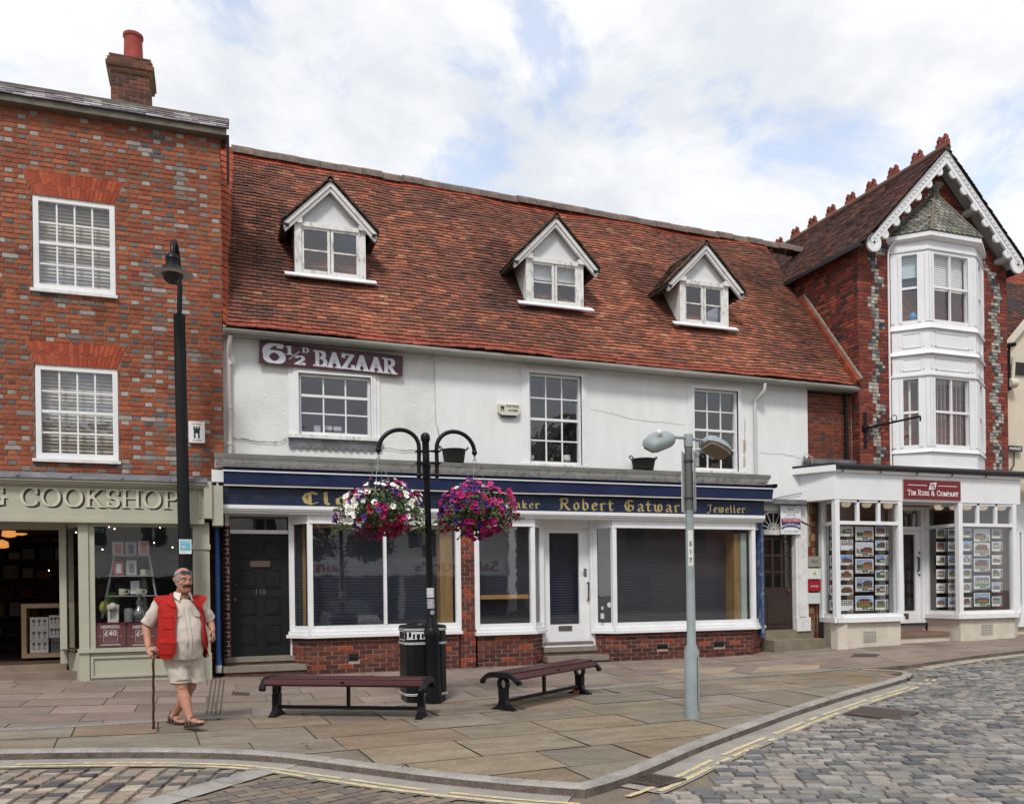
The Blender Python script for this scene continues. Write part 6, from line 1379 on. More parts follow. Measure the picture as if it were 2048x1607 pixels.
band(mb, zz(755), zz(750), .02); band(mb, zz(750), zz(746), .06); band(mb, zz(746), zz(707), .02); band(mb, zz(707), zz(700), .1, .06); band(mb, zz(700), zz(656), .02); band(mb, zz(656), zz(647), .08, .05); band(mb, zz(647), zz(642), .03)
band(mb, zz(506), zz(499), .02); band(mb, zz(499), zz(495), .05); band(mb, zz(495), zz(480), .03); band(mb, zz(480), zz(476), .09, .13); band(mb, zz(476), zz(467), .15)
ori = mb.build('oriel_bay', wht, tim)
mb = MB()
def facebox(mb, k, f0, f1, z0, z1, dep, out=.025):
    p, q = V((*ring(.02)[k], 0)), V((*ring(.02)[k + 1], 0)); d = q - p; n = V((d.y, -d.x, 0)).normalized(); o = p + d * f0 + n * out + V((0, 0, z0)); mb.obox(o, d * (f1 - f0), -n * dep, (0, 0, z1 - z0))
glz = [(.3, .7), (.1, .83), (.3, .7)]
for (wt, wb) in ((506, 642), (755, 892)):
    for k in range(3):
        g0_, g1_ = glz[k]; zt_, zb_ = zz(wt), zz(wb)
        facebox(mb, k, 0, g0_, zb_, zt_, .1, 0); facebox(mb, k, g1_, 1, zb_, zt_, .1, 0)
        facebox(mb, k, g0_ - .1 if k != 1 else g0_ - .04, g0_, zb_, zt_, .03, .02); facebox(mb, k, g1_, g1_ + (.1 if k != 1 else .04), zb_, zt_, .03, .02)
        facebox(mb, k, .0, .05 if k == 1 else .1, zb_, zt_, .03, .022); facebox(mb, k, .95 if k == 1 else .9, 1, zb_, zt_, .03, .022)
        zm = (zt_ + zb_) / 2 + .02; facebox(mb, k, g0_, g1_, zm - .025, zm + .025, .05, -.005)
        if k == 1: m_ = (g0_ + g1_) / 2; facebox(mb, k, m_ - .012, m_ + .012, zb_, zt_, .045, -.01)
        facebox(mb, k, g0_, g1_, zb_, zb_ + .05, .05, -.0)
for za, zb_ in ((746, 707), (700, 656)):
    for k, fr_ in enumerate(((.3, .78), (.12, .84), (.25, .75))):
        a, b = fr_; t0, t1 = zz(za) + .08, zz(zb_) - .07
        for q in ((a, b, t0, t0 + .018), (a, b, t1 - .018, t1), (a, a + .018, t0, t1), (b - .018, b, t0, t1)): facebox(mb, k, *q, .03, .014)
        for f in (a - .07, b + .07): facebox(mb, k, f - .02, f + .02, t0 + .02, t1 - .02, .03, .012)
mb.build('oriel_window', wht, ori)
for (wt, wb) in ((506, 642), (755, 892)):
    for k in range(3):
        mb = MB(); p, q = V((*pl_[k], 0)), V((*pl_[k + 1], 0)); d = q - p; n = V((d.y, -d.x, 0)).normalized(); a, b = p + d * glz[k][0] - n * .05, p + d * glz[k][1] - n * .05; Z0, Z1 = V((0, 0, zz(wb))), V((0, 0, zz(wt)))
        mb.face([a + Z0, b + Z0, b + Z1, a + Z1]); mb.build('pane', pane_up, ori)
mb = MB()
for (wt, wb) in ((506, 642), (755, 892)):
    z0, z1 = zz(wb) - .05, zz(wt) + .05; mb.face([(A_.x, YT + .5, z0), (D_.x, YT + .5, z0), (D_.x, YT + .5, z1), (A_.x, YT + .5, z1)]); mb.face([(A_.x, YT, z0), (A_.x, YT + .5, z0), (A_.x, YT + .5, z1), (A_.x, YT, z1)]); mb.face([(D_.x, YT, z0), (D_.x, YT + .5, z0), (D_.x, YT + .5, z1), (D_.x, YT, z1)])
mb.build('room_interior', M('brown_dark_room', (.05, .042, .036), .9), ori)
p, q = V((*pl_[1], 0)), V((*pl_[2], 0)); gx0, gx1 = p.x + (q.x - p.x) * .09, p.x + (q.x - p.x) * .84
slats(ori, gx0, gx1, (zz(506) + zz(642)) / 2 + .02, zz(506), YBf + .12, M('white_blind', (.85, .85, .82), .6, var=.03), .045, .35)
mb = MB(); n = V(((pl_[1][1] - pl_[0][1]), -(pl_[1][0] - pl_[0][0]), 0)).normalized(); P0_, P1_ = V((*pl_[0], 0)), V((*pl_[1], 0)); a, b = P0_.lerp(P1_, .28) - n * .12, P0_.lerp(P1_, .72) - n * .12; zt_, zm = zz(506), zz(548)
z = zt_
while z > zm: mb.obox(a + V((0, 0, z - .04)), b - a, -n * .012, V((0, 0, .04))); z -= .045
mb.build('blind', M('pale_blue_blind', (.55, .68, .7), .7), ori)
mb = MB(); mb.obox(a + V((0, 0, zz(576))) - n * .05, b - a, -n * .01, V((0, 0, .62))); mb.build('curtain', M('navy_curtain', (.02, .035, .09), .8), ori)
mb = MB()
vb = M('vertical_blind', (.8, .77, .68), .7, var=.05)
for i in range(9): x = gx0 + (gx1 - gx0) * (i + .5) / 9; mb.obox((x - .03, YBf + .14, zz(892)), (.055, .045, 0), (0, .003, 0), (0, 0, zz(755) - zz(892)))
for f in (.45, .7): c = P0_.lerp(P1_, f) - n * .16; mb.obox(c + V((0, 0, zz(892))), (P1_ - P0_) * .06, -n * .004, V((0, 0, zz(755) - zz(892))))
mb.build('vertical_blind', vb, ori)
bv = P0_.lerp(P1_, .6) - n * .14 + V((0, 0, zz(640) + .06)); mb = MB(); mb.lathe([(.05, 0), (.085, .05), (.09, .1), (.06, .15), (.03, .18), (.0, .19)], bv, 16); put('blue_jar', mb, M('bright_blue_glaze', (.05, .25, .5), .3), 'small bright blue jar inside the upper oriel window', 'jar', bv, smooth=True)
# fish-scale slate roof of the oriel
ap = at(1868, 385, YT); ap.y = YT; zb_ = zz(467); rg = ring(.16); pal = [S(140, 140, 132), S(120, 122, 116), S(156, 154, 142), S(104, 108, 104), S(132, 128, 112)]
mb = MB()
for k in range(3):
    p, q = V((*rg[k], zb_)), V((*rg[k + 1], zb_)); mb.face([p, q, ap], (.05, .05, .045)); d = (q - p).normalized(); foot = p + d * (ap - p).dot(d); up = ap - foot; L_ = (q - p).length; sf = (ap - p).dot(d); tl = up.length
    fn, sl, t2 = patch(p, q, p + up, q + up)
    nn = d.cross(up).normalized(); nn = nn if nn.z > 0 else -nn; gg = .105; ww = .14
    for r_ in range(int(tl / gg) + 1):
        t0 = r_ * gg
        for i in range(int(L_ / ww) + 2):
            s0 = i * ww - (r_ % 2) * ww / 2; sm_ = s0 + ww / 2; f = (t0 + gg * .5) / tl
            if sm_ < sf * f or sm_ > L_ - (L_ - sf) * f: continue
            base = lambda s, t: p + d * s + up.normalized() * t
            ptsu = [base(s0 + ww / 2 - ww * .47 * math.cos(th_), t0 + .06 - .06 * math.sin(th_)) + nn * .016 for th_ in [PI * j / 6 for j in range(7)]]
            mb.face(ptsu + [base(s0 + ww * .97, t0 + gg + .03) + nn * .004, base(s0 + ww * .03, t0 + gg + .03) + nn * .004], tuple(v * .72 for v in jit(R.choice(pal), .16)))
mb.build('oriel_roof', M('fish_scale_slates', attr=True, rough=.8, var=.3, vs=8, bump=.3, dirt=(.12, .11, .06), ds=5, dk=.4), ori)
mb = MB()
for p in rg[:4]: mb.tube([V((*p, zb_ + .01)), ap + V((0, -.01, 0))], .03, 6)
mb.build('hip_roll', M('brown_lead_hip', (.16, .135, .1), .8), ori)
mb = MB(); xp = at(1779, 700, YT - .05).x; mb.tube([(xp + .1, YT - .12, zz(478)), (xp + .02, YT - .06, zz(492)), (xp, YT - .05, zz(502)), (xp, YT - .05, zz(930))], .022, 8); mb.build('downpipe', white, tim, smooth=True)
# ---------------- estate agent's shop front
YS2 = -.66; zat2 = lambda px, py, Y: at(px, py, Y).z
fx0, fx1 = at(1669, 960, YS2 - .04).x, at(2040, 960, YS2 - .04).x; zf1_ = zat2(1750, 947, YS2 - .04); zf0_ = zat2(1750, 999.5, YS2 - .04); xw = T0 - .35
tw = M('shop_white', (.74, .75, .76), .45, var=.04, dirt=(.55, .55, .53), ds=2, dk=.25)
mb = MB(); rp = V((fx0 - .32, .0, 0)); cpt = V((fx0, YS2 - .04, 0)); cp2 = V((fx1, YS2 - .04, 0))
mb.prism([rp, cpt, cp2, V((fx1 + .1, .0, 0))], (0, 0, 1)); mb.v = [(x, y, zf0_ if z < .5 else zf1_) for x, y, z in mb.v]
fas2 = mb.build('shop_fascia', tw, tim)
mb = MB(); mb.prism([rp + V((-.06, 0, 0)), cpt + V((-.03, -.05, 0)), cp2 + V((.03, -.05, 0)), V((fx1 + .13, 0, 0))], (0, 0, 1)); mb.v = [(x, y, zf1_ if z < .5 else zf1_ + .06) for x, y, z in mb.v]; mb.obox(V((fx0 - .5, -.02, zf1_ + .02)), V((.47, YS2 - .1, -.0)), (.03, .04, 0), (0, 0, .12)); mb.build('fascia_cap', tw, fas2)
mb = MB(); zg_ = zf1_ + .06
gpts = [V((fx0 - .02, YS2 - .13, zg_ + .06)), V((fx1 + 1.2, YS2 - .13, zg_ + .06))]; mb.tube(gpts, .055, 10); 
for i in range(5): x = fx0 + .1 + i * .95; mb.tube([(x, YS2 - .16, zg_ - .0), (x + .04, YS2 - .14, zg_ - .04), (x + .05, YS2 - .09, zg_ - .05)], .012, 6)
mb.box(fx0 - .02, fx1 + 1.2, YS2 - .13, YT, zg_ + .05, zg_ + .09); mb.obox((fx0 - .5, .0, zg_ + .03), (.46, YS2 - .1, 0), (.05, .04, 0), (0, 0, .1)); mb.build('gutter', M('black_gutter2', (.022, .022, .026), .5), tim)
mb = MB(); mb.obox((T0 - .3, YT - .0, zg_ + .2), (T1 - T0 + .3, 0, 0), (0, YS2 - YT, -.1), (0, 0, .01)); mb.obox((T0 - .3, .05, zg_ + .2), (.3, 0, 0), (0, YS2 - YT - .1, -.1), (0, 0, .01)); mb.build('lead_roof', lead, tim)
x0, x1, z0, z1 = rect((1807, 958), (1921, 1000), YS2 - .06); sg = thing('agency_sign', 'dark red sign reading Tim Russ and Company on white fascia', 'sign', ((x0 + x1) / 2, YS2, z0)); y = YS2 - .065; w_, h_ = x1 - x0, z1 - z0; cx = (x0 + x1) / 2
mb = MB(); mb.box(x0, x1, y, y + .025, z0, z1); mb.mi = 1; mb.box(x0 - .01, x1 + .01, y + .004, y + .024, z0 - .01, z1 + .01); mb.build('sign_panel', [M('sign_red', (.16, .008, .014), .3, var=.05), M('sign_edge', (.35, .3, .25), .4)], sg)
mb = MB(); y -= .003; tm = lambda s: s
pen(mb, 'Tim Russ & Company', (x0 + w_ * .06, y, z0 + h_ * .2), UX, UZ, NY, h_ * .27, nib=(.16, .07), width=w_ * .9, gap=.07, small=.76)
mb.bar((x0 + w_ * .07, y, z0 + h_ * .72), (x0 + w_ * .4, y, z0 + h_ * .72), .004, .012); mb.bar((x0 + w_ * .6, y, z0 + h_ * .72), (x0 + w_ * .93, y, z0 + h_ * .72), .004, .012)
sk = .02; mb.face([(cx - .09 - sk, y, z0 + h_ * .5), (cx + .09 - sk, y, z0 + h_ * .55), (cx + .09 + sk, y, z0 + h_ * .9), (cx - .09 + sk, y, z0 + h_ * .85)]); mb.mi = 1; pen(mb, 'TR', (cx - .08, y - .004, z0 + h_ * .6), UX, UZ, NY, h_ * .2, nib=(.18, .07), width=.15); mb.build('sign_lettering', [M('sign_white', (.75, .72, .7), .5), M('sign_dark', (.1, .02, .02), .5)], sg)
zs_l = zat2(1740, 1233, YS2); zs_r = zat2(1975, 1226, YS2); ztr = zat2(1740, 1046, YS2); zhd = zf0_
cream = M('cream_masonry', (.58, .53, .44), .85, var=.08, dirt=(.36, .32, .27), ds=2, dk=.5, bump=.2, bs=20); warm = M('agency_interior', attr=True, rough=.8, var=.1)
def agbay(pts, zs, lights, name, skipglass=()):
    fr = MB(); g = MB(); pl2 = MB()
    for k, (p, q) in enumerate(zip(pts, pts[1:])):
        p, q = V((*p, 0)), V((*q, 0)); d = q - p; l = d.length; u = d / l; n = V((u.y, -u.x, 0)); Z = V((0, 0, 1))
        fr.obox(p + n * .08 - u * .04 + Z * (zs - .1), u * (l + .08), -n * .2, Z * .1); fr.obox(p + n * .02 + Z * zs, u * l, -n * .07, Z * .07); fr.obox(p + n * .03 + Z * (ztr - .03), u * l, -n * .08, Z * .07); fr.obox(p + n * .02 + Z * (zhd - .05), u * l, -n * .07, Z * .05)
        nl = lights[k]
        for i in range(1, nl): c = p + d * (i / nl); fr.obox(c - u * .03 + n * .02 + Z * ztr, u * .06, -n * .07, Z * (zhd - ztr))
        g.face([p - n * .02 + Z * (zs + .03), q - n * .02 + Z * (zs + .03), q - n * .02 + Z * zhd, p - n * .02 + Z * zhd])
        zb_ = min(gz(p.x, p.y), gz(q.x, q.y)) - .08; pl2.obox(p + Z * zb_, d, -n * .2, Z * (zs - .1 - zb_))
    for p in pts: fr.box(p[0] - .055, p[0] + .055, p[1] - .035, p[1] + .07, zs, zhd)
    w_ = fr.build('shop_window', tw, tim); g.build('pane', pane_shop, w_); pl2.build('stall_riser', cream, tim); return w_
XX = lambda px, Y: at(px, 1150, Y).x
bl = [(XX(1645, .0), -.02), (XX(1674, YS2), YS2), (XX(1800, YS2), YS2)]; wl = agbay(bl, zs_l, (1, 3), 'l')
brr = [(XX(1854, .25), .25), (XX(1920, YS2), YS2), (XX(2028, YS2), YS2), (XX(2034, -.1), -.1)]; wr_ = agbay(brr, zs_r, (1, 3, 1), 'r')
for (a, b, c, d) in ((1727, 1262, 1752, 1281), (1963, 1248, 1985, 1267)):
    x0, x1, z0, z1 = rect((a, b), (c, d), YS2); mb = MB()
    mb.mi = 1; mb.face([(x0, YS2 - .003, z0), (x1, YS2 - .003, z0), (x1, YS2 - .003, z1), (x0, YS2 - .003, z1)]); mb.mi = 0
    for i in range(9): x = x0 + (x1 - x0) * i / 8; mb.box(x - .008, x + .008, YS2 - .012, YS2 - .004, z0, z1)
    for i in range(7): z = z0 + (z1 - z0) * i / 6; mb.box(x0, x1, YS2 - .011, YS2 - .0045, z - .008, z + .008)
    mb.build('air_vent', [M('vent_grille', (.45, .43, .38), .7), M('vent_dark', (.05, .05, .05), .9)], tim)
# door
YDo = .3; dx0, dx1 = XX(1801, YDo), XX(1840, YDo); dx2 = XX(1854, YDo); zd0, zd1 = zat2(1822, 1245, YDo), zat2(1822, 1061, YDo); mb = MB()
mb.box(dx0 - .25, dx0, YDo - .05, YDo + .08, zd0, zhd); mb.box(dx1, dx2, YDo - .05, YDo + .08, zd0, zhd); mb.box(dx0, dx1, YDo - .05, YDo + .08, zd1 + .0, zd1 + .09); mb.box(dx0, dx1, YDo - .05, YDo + .08, zhd - .08, zhd); mb.box(dx0 - .3, dx2, YDo + .05, YDo + .1, zat2(1822, 1262, YDo), zd0); mb.build('door_frame', tw, tim)
gx0_, gx1_, gz0_, gz1_ = rect((1807, 1068), (1832, 1221), YDo); mb = MB(); mb.box(dx0, gx0_, YDo, YDo + .05, zd0, zd1); mb.box(gx1_, dx1, YDo, YDo + .05, zd0, zd1); mb.box(gx0_, gx1_, YDo, YDo + .05, zd0, gz0_); mb.box(gx0_, gx1_, YDo, YDo + .05, gz1_, zd1); ad = mb.build('door', tw, tim)
mb = MB(); mb.face([(gx0_, YDo + .03, gz0_), (gx1_, YDo + .03, gz0_), (gx1_, YDo + .03, gz1_), (gx0_, YDo + .03, gz1_)]); mb.build('pane', pane_shop, ad)
mb = MB(); mb.face([(dx0, YDo + .03, zd1 + .09), (dx1, YDo + .03, zd1 + .09), (dx1, YDo + .03, zhd - .08), (dx0, YDo + .03, zhd - .08)]); mb.build('fanlight', pane_shop, tim)
p, q = at(1838, 1114, YDo - .05), at(1838, 1141, YDo - .05); mb = MB(); mb.tube([p + V((0, .05, 0)), p, q, q + V((0, .05, 0))], .016, 8)
for py in (1105, 1149): mb.lathe([(.02, 0), (.02, .02), (0, .022)], at(1838, py, YDo), 8, ax=(0, -1, 0))
mb.build('pull_handle', black, ad)
mb = MB(); x0, x1, z0, z1 = rect((1803, 1226), (1817, 1237), YDo); mb.box(x0, x1, YDo - .01, YDo, z0, z1); mb.build('letter_plate', M('brown_plate', (.1, .05, .03), .5), ad)
mb = MB(); z1 = zat2(1860, 1264, -.35); mb.box(bl[2][0] - .1, brr[1][0] - .05, -.42, YDo, gz(14, -.4) - .1, z1 - .07); mb.build('step_riser', cream, tim); mb = MB(); mb.box(bl[2][0] - .1, brr[1][0] - .08, -.46, YDo + .1, z1 - .07, z1); mb.mi = 1; mb.box(bl[2][0], brr[0][0] + .1, -.3, YDo, z1 + .001, z1 + .008); mb.build('doorstep', [M('brown_step', (.2, .14, .1), .85, var=.2), M('red_tiles', (.2, .08, .05), .7)], tim)
mb = MB(); mb.box(dx0, dx1 + .05, YDo - .08, YDo, zd0 - .05, zd0 - .002); mb.build('door_mat', M('dark_sill', (.03, .025, .025), .7), tim)
# interior
Yb = 3.6; X0, X1 = T0 - .2, T1 - .05; zf_ = zs_l - .12; mb = MB(); zc_ = zhd + .02
mb.face([(X0, Yb, zf_ - .6), (X1, Yb, zf_ - .6), (X1, Yb, zc_), (X0, Yb, zc_)], S(104, 78, 56)); mb.face([(X0, .03, zf_ - .6), (X0, Yb, zf_ - .6), (X0, Yb, zc_), (X0, .03, zc_)], S(70, 52, 40)); mb.face([(X1, -.1, zf_ - .6), (X1, Yb, zf_ - .6), (X1, Yb, zc_), (X1, -.1, zc_)], S(120, 92, 66)); mb.face([(X0, YS2 + .05, zc_), (X1, YS2 + .05, zc_), (X1, Yb, zc_), (X0, Yb, zc_)], S(150, 124, 96)); mb.face([(X0, .35, zf_ - .6), (X1, .35, zf_ - .6), (X1, Yb, zf_ - .6), (X0, Yb, zf_ - .6)], S(60, 48, 40))
for a, b in ((bl[0][0] + .1, bl[2][0]), (brr[0][0] + .15, brr[2][0])): mb.box(a, b, YS2 + .08, .25, zf_ + .08, zf_ + .12, S(60, 50, 44))
for px, Y, c in ((1700, .8, S(176, 156, 128)), (1765, .5, S(150, 156, 150)), (1990, .3, S(170, 140, 104))): x = XX(px, Y); mb.box(x - .09, x + .09, Y, Y + .1, zf_, zc_, c)
for px in (1990,): mb.box(XX(2000, -.2), XX(2016, -.2), -.15, -.05, zf_, zc_ - .4, S(112, 64, 48))
mb.build('agency_interior', warm, tim)
shade = M('cream_shade', (.7, .62, .48), .5, var=0, emit=(1, .8, .55), estr=.35)
for px, py, Y in ((1692, 1008, -.1), (1733, 1009, -.1), (1776, 1011, -.1), (1664, 1008, .3), (1878, 1014, -.1), (1908, 1014, .0), (1934, 1014, -.2), (1966, 1015, -.2), (2003, 1015, -.2)):
    p = at(px, py, Y); mb = MB(); mb.lathe([(.03, .08), (.09, .05), (.1, 0), (.07, -.05), (.03, -.06)], p, 14); mb.tube([p + V((0, 0, .08)), (p.x, p.y, zc_)], .006, 5); mb.build('pendant_lamp', shade, tim, smooth=True)
p = at(1654, 1079, 1.2); mb = MB(); mb.sphere(p, .1, sc_=(1, 1, .95)); mb.build('orange_lamp', M('orange_lamp', (.9, .5, .15), .5, var=0, emit=(1, .42, .08), estr=2.5), tim, smooth=True)
# property cards hanging in the windows
cardm = M('printed_card', attr=True, rough=.35, var=0)
def card(px0, py0, px1, py1, Y, big, lab, side_=True, seed=0, listing=False):
    r = random.Random(seed * 7 + 3); x0, x1, z0, z1 = rect((px0, py0), (px1, py1), Y); w_, h_ = x1 - x0, z1 - z0; mb = MB(); mb.box(x0, x1, Y, Y + .006, z0, z1, (.85, .86, .87))
    lay = [0]
    def q(a, b, c, d, col): lay[0] += 1; y = Y - .0006 * lay[0]; mb.face([(x0 + w_ * a, y, z0 + h_ * c), (x0 + w_ * b, y, z0 + h_ * c), (x0 + w_ * b, y, z0 + h_ * d), (x0 + w_ * a, y, z0 + h_ * d)], col)
    def poly(pts, col): lay[0] += 1; y = Y - .0006 * lay[0]; mb.face([(x0 + w_ * a, y, z0 + h_ * b) for a, b in pts], col)
    if listing:
        for i in range(3):
            for k in range(5): q(.06 + .18 * k, .06 + .18 * k + r.uniform(.1, .16), .84 - .16 * i, .94 - .16 * i, S(70, 66, 66))
        q(.7, .94, .06, .12, S(50, 46, 48))
    else:
        a, b, c, d = (.05, .95, .2, .95) if big else (.05, .74 if side_ else .95, .24, .95)
        hz = c + (d - c) * r.uniform(.18, .52); f = lambda t: a + (b - a) * t
        sky_ = r.choice([S(96, 150, 214), S(150, 184, 224), S(206, 212, 220), S(214, 216, 220), S(150, 170, 200)]); q(a, b, hz, d, sky_)
        for i in range(3): t = r.uniform(0, .8); zz_ = r.uniform(.6, .9); poly([(f(t), c + (d - c) * zz_), (f(min(1, t + .3)), c + (d - c) * zz_), (f(min(1, t + .22)), c + (d - c) * (zz_ + .07)), (f(t + .06), c + (d - c) * (zz_ + .06))], S(226, 230, 236))
        q(a, b, c, hz, r.choice([S(92, 130, 50), S(110, 140, 60), S(84, 110, 54), S(150, 140, 126), S(150, 116, 76)]))
        for i in range(r.choice([3, 6, 11])): t = r.uniform(0, .9); s_ = r.uniform(.08, .3); poly([(f(max(0, min(1, t + s_ * math.cos(v)))), max(c, min(d, hz + (d - c) * (.1 + .16 * math.sin(v))))) for v in [2 * PI * j / 8 for j in range(8)]], jit(r.choice([S(50, 76, 36), S(66, 90, 44), S(40, 60, 34)]), .2, r))
        h0, h1 = r.choice([(.12, .85), (.04, .6), (.4, .97), (.25, .7), (.02, .98)]); wl_ = r.choice([S(190, 182, 170), S(150, 84, 60), S(176, 120, 80), S(214, 206, 194), S(128, 80, 64)]); zt = hz + (d - c) * r.uniform(.12, .36); q(f(h0), f(h1), hz - .05, zt, wl_)
        poly([(f(h0 - .04), zt), (f(h1 + .04), zt), (f(h1 - .1), min(d, zt + (d - c) * .2)), (f(h0 + .1), min(d, zt + (d - c) * .2))], r.choice([S(110, 66, 54), S(90, 84, 84), S(126, 90, 70)]))
        for i in range(4): t = h0 + (h1 - h0) * (.12 + .24 * i); q(f(t), f(t + (h1 - h0) * .1), hz + (zt - hz) * .25, hz + (zt - hz) * .75, S(50, 54, 60))
        if big:
            for k in range(2): q(.36 + .17 * k, .5 + .17 * k, .07, .2, S(90, 96, 90))
        elif side_:
            for k in range(4): q(.79, .94, .2 + .19 * k, .35 + .19 * k, jit(S(96, 104, 104), .3, r))
        q(.72, .95, .05, .13, S(46, 40, 44)); q(.06, .3, .08, .11, S(150, 150, 154))
    o = mb.build('property_card', cardm, None, loc=((x0 + x1) / 2, Y, z0)); tag(o, lab, 'card', 'property cards in the estate agent windows')
ORD = ['topmost', 'second from the top', 'third from the top', 'fourth from the top', 'fifth from the top', 'lowest']; ORD5 = ['topmost', 'second from the top', 'middle one', 'fourth from the top', 'lowest']; YCd = YS2 + .09; sd0 = 1
def column(px0, px1, tops, h, Y, big, where, side_=True, lst=()):
    global sd0
    for i, t in enumerate(tops):
        o = (ORD5 if len(tops) == 5 else ORD)[i]; sd0 += 1
        kind = 'listing card of tiny photos' if i in lst else ('large property card' if big else 'small property card')
        card(px0, t, px1, t + h, Y, big, f'{kind}, {o} in {where}', side_, sd0, i in lst)
column(1681, 1706, [1051.5, 1079, 1109, 1139, 1169, 1199.5], 20.5, YCd, 0, 'left column of the left window', False, (1, 5))
column(1711, 1747, [1052, 1083.5, 1117, 1153.5, 1191], 28.5, YCd, 1, 'middle column of the left window')
column(1751, 1776.5, [1052, 1080, 1109.5, 1139.5, 1169, 1198.5], 20, YCd, 0, 'right column of the left window')
column(1660, 1672, [1052, 1080, 1110, 1139, 1169, 1199], 20, YS2 + .33, 0, 'left return of the left window', False)
column(1873, 1894, [1057, 1083.5, 1110.5, 1138, 1166, 1194], 19, -.08, 0, 'first column of the splayed window')
column(1896.5, 1914.5, [1056.5, 1083, 1110.5, 1138, 1166, 1194], 19, -.3, 0, 'second column of the splayed window', False)
column(1926, 1944.5, [1055.5, 1082, 1109.5, 1137, 1165, 1194], 19, YCd, 0, 'left column of the right window')
column(1948, 1980, [1056.5, 1085, 1116, 1150.5, 1185], 26.5, YCd, 1, 'middle column of the right window')
column(1984, 2005, [1057, 1082.5, 1109.5, 1137, 1164, 1192], 19, YCd, 0, 'right column of the right window')
# wrought iron sign bracket
bk = thing('sign_bracket', 'empty black wrought iron sign bracket with scrolls on the flint and brick corner', 'bracket', at(1731, 860, YT)); y = YT - .03; pa = at(1731, 824, y); pb_ = at(1732, 895, y); mb = MB(); mb.box(pa.x - .04, pa.x + .04, YT - .03, YT - .0, pb_.z, pa.z); c = at(1731, 856, y); mb.lathe([(.09, 0), (.08, .04), (.0, .06)], c + V((0, 0.02, 0)), 12, ax=(0, -1, 0)); mb.build('wall_plate', black, bk)
e = V((c.x + .35, YT - 1.15, c.z + .05)); c2 = c + V((0, -.02, 0)); mb = MB(); mb.tube([c2, e], .022, 8); mb.tube([e - V((0, 0, .0)), e - V((0, 0, .1))], .018, 6); arm = mb.build('arm', black, bk)
mb = MB(); dd = (e - c2)
for f0, sg_, rr in ((.14, 1, .11), (.34, 1, .09), (.52, 1, .07), (.14, -1, .12), (.32, -1, .09)):
    o = c2 + dd * f0; mb.tube([o + dd.normalized() * (rr * math.cos(t) * (1 - t / 9)) + V((0, 0, sg_ * (.02 + rr * (.9 + math.sin(t) * (1 - t / 9))))) for t in [i * .5 - 1.5 for i in range(12)]], .009, 5)
mb.build('scrollwork', black, bk); mb = MB(); mb.tube([c2 + V((.02, 0, .45)), c2 + dd * .55], .008, 5); mb.tube([pb_ + V((0, 0, .1)), c2 + dd * .35], .008, 5); mb.build('stay', black, bk)

# ================================================================== FAR RIGHT: cream house
cr = thing('cream_house', 'cream rendered house with dark beam and brown tiled roof at the right edge', 'house', (20, 0, gz(20, 0))); YR = .0; cw = M('cream_render', (.62, .55, .44), .85, var=.06, dirt=(.45, .4, .32), ds=1.5, dk=.3); a = at(2019, 695, YR); b = at(2060, 640, YR)
mb = MB(); sl_ = (b.z - a.z) / (b.x - a.x); xe = T1 + 5.0; xm = T1 + 2.6; mb.face([(T1, YR, 0), (xe, YR, 0), (xe, YR, a.z), (xm, YR, a.z + sl_ * (xm - a.x)), (T1, YR, a.z - .1)]); mb.build('wall', cw, cr)
mb = MB(); zrid = at(2030, 536, 3.2).z; e0_, e1_ = V((T1 + .02, .12, a.z + .05)), V((xe, .12, a.z + .05)); q0_, q1_ = V((T1 + .02, 3.2, zrid)), V((xe, 3.2, zrid)); mb.face([e0_, e1_, q1_, q0_], (.02, .015, .014)); tiles(mb, patch(e0_, e1_, q0_, q1_, .03, 9), .1, .165, lambda s, t, k, r: tuple(v * .62 for v in jit(r.choice(rpal + [S(150, 80, 58)] if t < 3.6 else [S(170, 84, 60)]), .2)))
mb.build('roof', tilem, cr); mb = MB(); A0, B0 = V((T1 + .02, -.12, a.z - .02)), V((xm, -.12, a.z + sl_ * (xm - a.x) + .05)); mb.prism([A0, A0 - V((0, 0, .16)), B0 - V((0, 0, .16)), B0], (0, .1, 0)); mb.build('bargeboard', M('cream_barge', (.64, .58, .48), .7), cr)
mb = MB(); x0, x1, z0, z1 = rect((2023, 724), (2080, 753), YR); mb.box(x0, x1 + 1.5, YR - .05, YR + .02, z0, z1); mb.build('timber_beam', M('black_beam', (.02, .018, .018), .7), cr)
mb = MB(); mb.tube([at(2018, 690, -.15), at(2016, 700, -.08), at(2017, 780, -.08), at(2020, 775, -.08)], .05, 8); mb.tube([at(2016, 690, -.15), at(2030, 688, -.2)], .05, 8); mb.build('downpipe', black, cr, smooth=True)
p = at(2025, 766, -.12); mb = MB(); mb.lathe([(.09, -.1), (.11, -.06), (.11, .08), (.05, .1)], p, 12, ax=(1, 0, 0)); mb.tube([p, p + V((.05, 0, .6))], .04, 8); mb.build('pipe_hopper', M('cream_hopper', (.6, .54, .44), .6), cr, smooth=True)
x0, x1, z0, z1 = rect((2017, 890), (2045, 903), -.1); ms = thing('street_sign', 'small black street nameplate reading MARKET in white letters', 'sign', (x0, -.08, z0)); mb = MB(); mb.box(x0, x1, -.1, -.07, z0, z1); mb.build('plate', M('plate_black', (.015, .015, .015), .4), ms); mb = MB(); txt(mb, 'MARKET', (x0 + .03, -.103, z0 + .035), UX, UZ, NY, z1 - z0 - .07, x1 - x0 - .06, bold=True); mb.build('plate_lettering', M('plate_white', (.75, .75, .75), .5), ms)
mb = MB(); mb.tube([at(2028, 903, -.08), at(2028, 930, -.08), at(2020, 940, -.08)], .015, 6); mb.build('bracket_pipe', black, cr)
